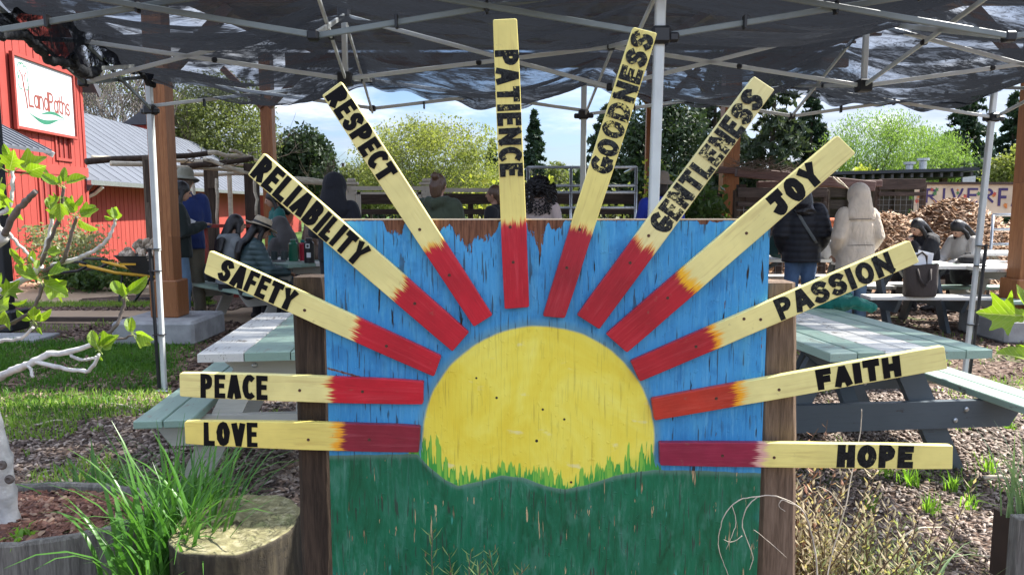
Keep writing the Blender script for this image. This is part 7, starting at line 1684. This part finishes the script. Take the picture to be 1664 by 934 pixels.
for k in range(60):
    a = r.uniform(0, 2 * pi); q = r.uniform(0, 1) ** .5; x, y = .44 * q * cos(a), .29 * q * sin(a); z = .70 + .26 * (1 - q * q) * r.uniform(.3, 1) + .02
    o = link('wood_chunk', ck[k % 3], None, (wx + x, 11.2 + y, z), (r.uniform(0, 6), r.uniform(0, 6), r.uniform(0, 6)), (r.uniform(.6, 1.1),) * 3); tag(o, 'pale cut wood chunk heaped in the black wheelbarrow', 'wood chunk', 'wood chunks heaped in the wheelbarrow')

# bake the organic meshes
bpy.context.view_layer.update(); dg = bpy.context.evaluated_depsgraph_get()
for o in RM:
    ev = o.evaluated_get(dg); me = bpy.data.meshes.new_from_object(ev, depsgraph=dg); me.name = o.name; o['_'] = 0; del o['_']
    NEWM = me; o.modifiers.clear(); mt = list(o.data.materials); o.data = NEWM
    if not len(NEWM.materials):
        for m_ in mt: NEWM.materials.append(m_)
    NEWM.polygons.foreach_set('use_smooth', [True] * len(NEWM.polygons))
# ================================================================ FIG TREES
def fig_mat():
    m, t = newmat('young_fig_leaf'); o = t.obj(); X, Y, Z = t.sep(o); r = t.orand()
    ax = t.math('ABSOLUTE', X); vein = t.math('ABSOLUTE', t.math('SUBTRACT', t.math('FRACT', t.math('MULTIPLY', t.math('SUBTRACT', Y, t.math('MULTIPLY', ax, 1.0)), 7.0)), 0.5))
    vm = t.math('MAXIMUM', t.step(vein, 0.07, 0.0), t.step(ax, 0.018, 0.004))
    n = t.noise(o, 5, 4)
    c = t.mix(t.math('ADD', t.math('MULTIPLY', r, .5), t.math('MULTIPLY', n, .5)), (0.12, 0.24, 0.015), (0.33, 0.45, 0.035))
    c = t.mix(t.math('MULTIPLY', vm, .8), c, (0.52, 0.60, 0.24))
    c = t.mix(t.math('MULTIPLY', t.step(t.noise(o, 14, 4, .7), .55, .7), .4), c, (0.08, 0.17, 0.015))
    t.put(t.b.inputs['Base Color'], c); t.b.inputs['Roughness'].default_value = .42
    tr = t.new('ShaderNodeBsdfTranslucent'); t.put(tr.inputs[0], t.mix(1.0, c, (1.05, 1.15, .45), 'MULTIPLY')); mx = t.new('ShaderNodeMixShader'); mx.inputs[0].default_value = .55
    bump(t, t.math('ADD', t.math('MULTIPLY', vm, -.6), t.math('MULTIPLY', n, .4)), .5, .02)
    t.l.new(t.b.outputs[0], mx.inputs[1]); t.l.new(tr.outputs[0], mx.inputs[2]); t.l.new(mx.outputs[0], t.out.inputs[0]); return m
FIGL = fig_mat()
def figleaf(seed, lobes=5, cup=.35, fold=.3):
    """unit leaf, petiole at the origin, tip towards +Y"""
    r = random.Random(seed); half = []
    ang = {5: [(-62, .50), (-30, .30), (2, .80), (22, .52), (42, .98), (62, .62), (90, 1.0)], 3: [(-60, .42), (-20, .42), (30, .74), (55, .60), (90, 1.0)], 1: [(-65, .34), (-20, .40), (20, .46), (55, .66), (90, 1.0)]}[lobes]
    pts = []
    for side in (1, -1):
        seq = ang if side == 1 else ang[::-1]; out = []
        for a, q in seq: q2 = q * r.uniform(.93, 1.06); out.append((side * cos(radians(a)) * q2 * (.62 if lobes > 1 else .48), (.36 + sin(radians(a)) * q2 * .62)))
        pts += out if side == 1 else out[1:]
    # round the outline (catmull)
    P_ = []; n = len(pts)
    for i in range(n):
        p0, p1, p2, p3 = [Vector(pts[(i + k) % n]) for k in (-1, 0, 1, 2)]
        for k in range(3):
            u = k / 3; P_.append(.5 * ((2 * p1) + (p2 - p0) * u + (2 * p0 - 5 * p1 + 4 * p2 - p3) * u * u + (3 * p1 - p0 - 3 * p2 + p3) * u ** 3))
    def z(x, y): return cup * (x * x + (y - .45) ** 2 * .7) * 1.0 + fold * abs(x) - .25 * max(0, y - .6) ** 2 + .03 * sin(9 * x + 5 * y + seed)
    rings = []; c = Vector((0, .34))
    for f in (1.0, .66, .33): rings.append([(c + (p - c) * f) for p in P_])
    vs = [(p.x, p.y, z(p.x, p.y)) for rg in rings for p in rg]; m_ = len(P_); vs.append((c.x, c.y, z(*c)))
    mb = MB(); mb.add(vs, [(i * m_ + k, i * m_ + (k + 1) % m_, (i + 1) * m_ + (k + 1) % m_, (i + 1) * m_ + k) for i in range(2) for k in range(m_)] + [(2 * m_ + k, 2 * m_ + (k + 1) % m_, 3 * m_) for k in range(m_)])
    me = mb.mesh('leaf'); me.materials.append(FIGL); me.polygons.foreach_set('use_smooth', [True] * len(me.polygons)); return me
FL = [figleaf(1), figleaf(2, 5, .5, .1), figleaf(3, 3, .3, .5), figleaf(4, 3, .6, .3), figleaf(5, 1, .5, .6), figleaf(6, 1, .2, .8)]
M['figbark'] = flat('pale_grey_fig_bark', (0.56, 0.54, 0.51), .75, .25, 14, bs=.6, bscale=40); M['figtwig'] = flat('brown_fig_twig', (0.13, 0.105, 0.09), .7, .3, 30, bs=.4, bscale=60)
FT = thing('fig_tree', Vector((P(22, 862, 2.75).x, 2.75, .24)), 'young fig tree with pale bark and bright new leaves at the left edge', 'tree')
def branch(pts, rad, m, name='branch', par=FT, n=9, jit=.0025):
    """pts: (px, py, d); rad in px at its ends"""
    W = [P(a, b, c) for a, b, c in pts]; r = random.Random(int(pts[0][0] * 7 + pts[0][1])); Q = []; R_ = []; N = len(W)
    for i in range(N - 1):
        p0, p1, p2, p3 = W[max(i - 1, 0)], W[i], W[i + 1], W[min(i + 2, N - 1)]
        for k in range(5):
            u = k / 5; q = .5 * ((2 * p1) + (p2 - p0) * u + (2 * p0 - 5 * p1 + 4 * p2 - p3) * u * u + (3 * p1 - p0 - 3 * p2 + p3) * u ** 3)
            f = (i + u) / (N - 1); rr = (rad[0] + (rad[1] - rad[0]) * f) * q.y / FPX * (.78 if name != 'trunk' else 1); Q.append(q + Vector((r.uniform(-1, 1), r.uniform(-1, 1), r.uniform(-1, 1))) * jit); R_.append(rr * (1.18 if (k == 0 and i) else r.uniform(.93, 1.06)))
    Q.append(W[-1]); R_.append(rad[1] * W[-1].y / FPX * .8)
    mb = MB(); mb.tube(Q, R_, n); return mb.build(name, m, par, smooth=True)
tk = branch([(18, 872, 2.75), (8, 800, 2.74), (2, 745, 2.72), (-12, 690, 2.70), (-26, 630, 2.66), (-50, 560, 2.6), (-60, 480, 2.55), (-30, 415, 2.5), (8, 384, 2.45)], (17, 10), M['figbark'], 'trunk', n=16, jit=.003)
for (px, py) in ((4, 755), (16, 778)):
    mb = MB(); q = P(px, py, 2.67); mb.lathe(q, [(.018, 0), (.017, .006), (.010, .010), (.004, .006)], 14, M=Matrix.Rotation(pi / 2, 3, 'X')); o = mb.build('knot', M['figtwig'], None); o.parent = tk; o.location = -Vector(FT.location)
B, Tw = M['figbark'], M['figtwig']
branch([(-60, 640, 2.6), (0, 612, 2.55), (30, 598, 2.53), (56, 587, 2.5), (79, 576, 2.5), (112, 572, 2.48), (153, 559, 2.45)], (9, 5), B)
branch([(150, 560, 2.45), (170, 545, 2.46), (187, 531, 2.47), (198, 506, 2.48), (205, 482, 2.48)], (4.5, 3), Tw)
branch([(56, 587, 2.5), (90, 595, 2.47), (135, 603, 2.45), (152, 594, 2.43), (160, 575, 2.42)], (5, 3.2), B)
branch([(112, 574, 2.48), (128, 584, 2.46), (144, 584, 2.45), (157, 580, 2.44)], (3.4, 2.6), B)
branch([(45, 594, 2.5), (50, 600, 2.48), (54, 612, 2.47)], (3, 3.2), B, 'stub')
branch([(180, 549, 2.5), (196, 550, 2.5), (216, 544, 2.5)], (2.6, 2), Tw)
branch([(-20, 556, 2.6), (0, 554, 2.58), (34, 549, 2.55), (54, 532, 2.52)], (4, 2.8), B)
branch([(-30, 540, 2.55), (0, 532, 2.5), (22, 524, 2.48), (49, 506, 2.46), (62, 484, 2.45), (69, 462, 2.44)], (4, 3.4), Tw)
branch([(-60, 500, 2.58), (-20, 482, 2.56), (18, 466, 2.55), (48, 448, 2.54), (66, 432, 2.54)], (9, 6.5), B)
branch([(66, 432, 2.54), (74, 400, 2.54), (84, 362, 2.54), (84, 341, 2.54)], (3.6, 2.6), B)
branch([(66, 430, 2.53), (81, 392, 2.50), (94, 358, 2.48), (101, 326, 2.46), (103, 302, 2.45)], (4.2, 3), Tw)
branch([(72, 440, 2.54), (90, 432, 2.52), (106, 417, 2.5), (116, 378, 2.48), (125, 352, 2.47)], (4.8, 3), Tw)
branch([(85, 430, 2.54), (112, 424, 2.52), (138, 415, 2.5), (160, 402, 2.48), (175, 388, 2.47), (185, 368, 2.46), (188, 356, 2.46)], (4.6, 2.6), B)
branch([(8, 380, 2.45), (25, 345, 2.42), (42, 328, 2.4), (58, 311, 2.38)], (7, 5.5), Tw, 'pruned_branch')
branch([(4, 382, 2.45), (-8, 350, 2.46), (8, 345, 2.46), (18, 330, 2.46), (21, 300, 2.46), (20, 272, 2.46)], (5, 3), B)
branch([(0, 370, 2.45), (14, 380, 2.46), (30, 398, 2.48), (48, 416, 2.5), (64, 432, 2.52)], (3.4, 2.6), B)
def leaves(spec, par, dd, seed=1):
    r = random.Random(seed)
    for i, (px, py, L, ang, v, tilt) in enumerate(spec):
        d = dd + r.uniform(-.05, .05); p = P(px, py, d); s = L / FPX * d * (.88 if par is FT else 1)
        # ang: direction of the tip in the picture plane (deg, 0 = right, 90 = up); tilt leans the blade away from facing the viewer
        y = Vector((cos(radians(ang)), 0, sin(radians(ang)))); n = Vector((0, -1, 0)); x = y.cross(n).normalized()
        Mx = Matrix((x, y, n)).transposed(); Mx = Mx @ Matrix.Rotation(radians(tilt), 3, 'Y') @ Matrix.Rotation(radians(r.uniform(-35, 35)), 3, 'X')
        o = link('leaf', FL[v], par, p - Vector(par.location), Mx.to_euler(), (s, s, s))
        st = MB(); q = p - Vector(par.location); st.tube([q - y * s * .22, q + y * s * .05, q + y * s * .34], [s * .018, s * .014, s * .008], 5); so = st.build('stalk', M['figstalk'], None); so.parent = par
M['figstalk'] = flat('leaf_stalk', (0.28, 0.36, 0.08), .5)
leaves([ # px, py of the leaf base, length px, tip direction, variant, tilt
 (16, 278, 48, 70, 0, 25), (28, 275, 56, 30, 2, -20), (40, 282, 46, 20, 3, 40), (5, 275, 46, 150, 1, 10), (0, 300, 60, 250, 0, -15), (14, 300, 40, 215, 3, 20), (4, 330, 44, 290, 1, 30), (22, 268, 40, 100, 4, 0), (-4, 262, 40, 160, 2, 0), (52, 275, 30, 10, 5, -60),
 (100, 302, 42, 150, 5, 20), (103, 300, 46, 22, 5, -30), (104, 300, 32, 85, 4, 10), (101, 302, 24, 115, 5, 0), (96, 302, 34, 140, 5, 50),
 (100, 322, 34, 195, 1, 20), (98, 326, 40, 265, 2, -20), (92, 340, 34, 215, 3, 0), (104, 328, 26, 300, 4, 20), (84, 345, 34, 100, 5, 30),
 (126, 350, 46, 130, 5, 30), (126, 350, 40, 20, 2, -20), (124, 352, 54, -18, 5, 40), (122, 345, 32, 100, 4, -20), (120, 336, 30, 60, 5, 60), (130, 342, 34, 5, 4, -50),
 (187, 358, 34, 70, 3, 10), (186, 356, 20, 160, 5, -30), (188, 358, 26, 100, 4, 40),
 (60, 452, 48, 150, 4, 10), (66, 458, 40, 115, 5, -20), (72, 456, 58, -12, 1, 25), (70, 460, 56, -30, 3, -30), (64, 455, 34, 170, 5, 40), (76, 448, 44, 20, 2, -50), (60, 440, 26, 95, 5, 10), (42, 432, 30, 130, 4, 10), (50, 430, 30, 80, 5, 40), (74, 410, 28, 10, 3, -30), (30, 420, 26, 120, 5, 20), (86, 428, 34, -15, 4, 60),
 (2, 482, 44, 40, 0, 20), (-6, 490, 50, -30, 1, -20), (6, 500, 46, -75, 3, 30), (-4, 470, 34, 70, 4, 0), (14, 492, 34, -20, 5, 60),
 (56, 522, 36, 60, 2, 20), (55, 522, 38, 130, 5, -20), (58, 520, 40, 35, 5, 40), (60, 530, 18, -60, 4, 0), (54, 515, 26, 95, 3, 50),
 (203, 482, 46, 128, 5, 20), (206, 480, 44, 40, 4, -20), (207, 478, 52, 38, 5, 30), (204, 484, 30, 95, 2, 10), (202, 480, 28, 150, 4, 50),
 (162, 568, 46, 118, 5, 10), (163, 566, 50, 30, 2, -20), (164, 566, 34, 80, 3, 20), (162, 570, 30, 135, 5, 50), (166, 562, 40, 15, 5, -50), (160, 568, 36, 100, 4, -30), (163, 578, 14, -90, 5, 0),
 (217, 544, 38, 110, 5, 20), (218, 540, 44, -12, 2, 20), (219, 545, 36, -35, 3, -20), (214, 540, 30, 90, 4, 40),
], FT, 2.46)
F2 = thing('fig_branch', (2.0, 2.75, .0), 'fig branch with one big lobed leaf reaching in at the right edge', 'tree')
branch([(1720, 640, 2.7), (1700, 560, 2.68), (1690, 520, 2.66), (1678, 500, 2.64)], (6, 3.5), B, 'branch', F2); branch([(1760, 980, 2.75), (1740, 800, 2.75), (1720, 640, 2.7)], (12, 7), B, 'trunk', F2)
leaves([(1672, 515, 76, 170, 0, 15), (1672, 505, 50, 100, 3, 30), (1680, 585, 66, 165, 5, 50), (1676, 575, 46, 140, 2, -30), (1690, 500, 50, 60, 1, 0), (1690, 530, 50, -40, 0, 20)], F2, 2.6, 4)
# ================================================================ FOREGROUND HERBS
def herb(name, label, c, n, h0, h1, mat_s, mat_l, seed, leaf=.03, lw=.005, spread=.10, lean=.35, per=26, dead=False):
    r = random.Random(seed); t_ = thing(name, (c[0], c[1], c[2]), label, 'plant'); st = MB(); Cs = []; 
    lv = MB()
    for i in range(n):
        b = Vector((c[0] + r.gauss(0, spread), c[1] + r.gauss(0, spread * .6), c[2])); d = Vector((r.gauss(0, lean), r.gauss(0, lean), 1)).normalized(); h = r.uniform(h0, h1); pts = [b]; p = b
        for k in range(5): d = (d + Vector((r.gauss(0, .12), r.gauss(0, .12), .05))).normalized(); p = p + d * h / 5; pts.append(p)
        st.tube(pts, [.0028, .0026, .0022, .002, .0016, .001], 4, caps=False)
        for k in range(per):
            f = .25 + .75 * k / per; i0 = min(int(f * 5), 4); q = pts[i0].lerp(pts[i0 + 1], f * 5 - i0); a = k * 2.4 + r.uniform(0, .5); o_ = Vector((cos(a), sin(a), r.uniform(.35, 1.1))).normalized(); l = leaf * r.uniform(.6, 1.25); sd = o_.cross(Vector((0, 0, 1))).normalized() * lw / 2
            e = q + o_ * l + Vector((0, 0, .12 * l)); m_ = q.lerp(e, .5) + Vector((0, 0, -.05 * l)); lv.add([q, m_ - sd, e, m_ + sd], [(0, 1, 2, 3)])
    st.build('stems', mat_s, t_); lv.build('leaves', mat_l, t_); return t_
M['rosem'] = leafm('rosemary_leaves', (0.10, 0.17, 0.045), (0.24, 0.33, 0.12), .25, .5, 8.0); M['herbdry'] = leafm('drying_herb_leaves', (0.30, 0.25, 0.14), (0.56, 0.46, 0.32), .3, .7, 7.0); M['stem'] = flat('herb_stem', (0.13, 0.08, 0.05), .8)
M['herbgreen'] = leafm('grey_green_herb_leaves', (0.20, 0.24, 0.09), (0.40, 0.42, 0.20), .3, .7, 7.0); M['reddry'] = leafm('reddish_dry_leaves', (0.28, 0.12, 0.08), (0.45, 0.26, 0.17), .3, .7, 9)
hb = P(745, 960, 1.84)
herb('rosemary_bush', 'green rosemary sprigs rising in front of the painted hill', (hb.x, 1.84, hb.z - .17), 24, .14, .32, M['stem'], M['rosem'], 5, .036, .0055, .085, .30, 24)
hb = P(1330, 960, 2.3)
herb('dry_herb', 'pale dry herb clump right of the right post', (hb.x, 2.35, .04), 90, .28, .62, M['stem'], M['herbdry'], 8, .034, .009, .10, .30, 30)
herb('dry_herb', 'greener herb growth mixed low beside the dry clump', (hb.x + .10, 2.25, .04), 60, .20, .46, M['stem'], M['herbgreen'], 9, .032, .008, .12, .35, 26)
herb('dry_herb', 'reddish dead stalks leaning against the right post', (P(1290, 800, 2.35).x, 2.42, .04), 26, .40, .80, M['stem'], M['reddry'], 10, .030, .010, .05, .22, 18)
herb('dry_herb', 'low grey green herb in the bottom right mulch', (P(1440, 940, 2.55).x, 2.6, .0), 36, .12, .30, M['stem'], M['herbgreen'], 11, .028, .005, .11, .5, 18)
# dry arching twig in front of the board
TW = thing('dry_twig', (P(1240, 900, 1.9).x, 1.93, 0), 'pale dry arching twig with curled ends in front of the right post', 'twig')
M['tw'] = flat('bleached_twig', (0.46, 0.40, 0.32), .8, .2, 40)
def twig(pts, r0, r1): branch(pts, (r0, r1), M['tw'], 'twig', TW, 6, .0008)
twig([(1330, 985, 1.95), (1325, 900, 1.95), (1312, 845, 1.94), (1296, 822, 1.93), (1262, 806, 1.92), (1232, 806, 1.91), (1202, 812, 1.90), (1180, 832, 1.89), (1170, 860, 1.89), (1168, 890, 1.9), (1180, 925, 1.9), (1190, 950, 1.9)], 1.9, .6)
twig([(1296, 822, 1.93), (1282, 816, 1.92), (1270, 812, 1.9), (1266, 822, 1.9), (1276, 830, 1.9)], 1.3, .7)
twig([(1232, 806, 1.91), (1215, 822, 1.9), (1206, 850, 1.9), (1215, 880, 1.9), (1224, 905, 1.9), (1218, 925, 1.9)], 1.2, .7)
twig([(1190, 822, 1.9), (1196, 848, 1.9), (1190, 868, 1.9), (1180, 892, 1.9)], 1.0, .6); twig([(1206, 870, 1.9), (1190, 880, 1.9), (1176, 876, 1.9)], .9, .5); twig([(1225, 860, 1.9), (1250, 880, 1.9), (1278, 905, 1.9)], .7, .5)
twig([(1335, 985, 2.1), (1352, 900, 2.2), (1372, 830, 2.25), (1384, 770, 2.3), (1398, 700, 2.35), (1400, 665, 2.35)], 1.8, .8); twig([(1384, 770, 2.3), (1372, 745, 2.3), (1382, 725, 2.3), (1398, 730, 2.3)], 1.4, .7); twig([(1372, 830, 2.25), (1350, 800, 2.25), (1330, 790, 2.2)], 1.3, .7)

# pale sticks lying on the mulch
STK = [((172, 655), (232, 668), .007, 'pale stick lying across the mulch left of the bench'), ((330, 716), (390, 700), .008, 'weathered stick on the mulch under the LOVE ray'), ((1598, 776), (1664, 782), .012, 'grey branch on the ground right of the dark table leg'), ((1470, 870), (1530, 856), .005, 'thin pale stalk on the mulch below the HOPE ray'), ((60, 690), (110, 682), .006, 'short stick near the fig trunk'), ((1390, 905), (1440, 925), .005, 'thin dry stalk in the bottom right mulch')]
for (a, b, r_, lb) in STK:
    A_, B_ = Gp(*a, r_ + .012), Gp(*b, r_ + .012); mb = MB(); m1 = A_.lerp(B_, .5) + Vector((0, .02, .008)); mb.tube([A_, A_.lerp(m1, .5) + Vector((0, .008, 0)), m1, m1.lerp(B_, .5), B_], [r_, r_ * .95, r_ * .9, r_ * .7, r_ * .5], 7); tag(mb.build('stick', M['palepole'], smooth=True), lb, 'stick', 'sticks on the mulch')
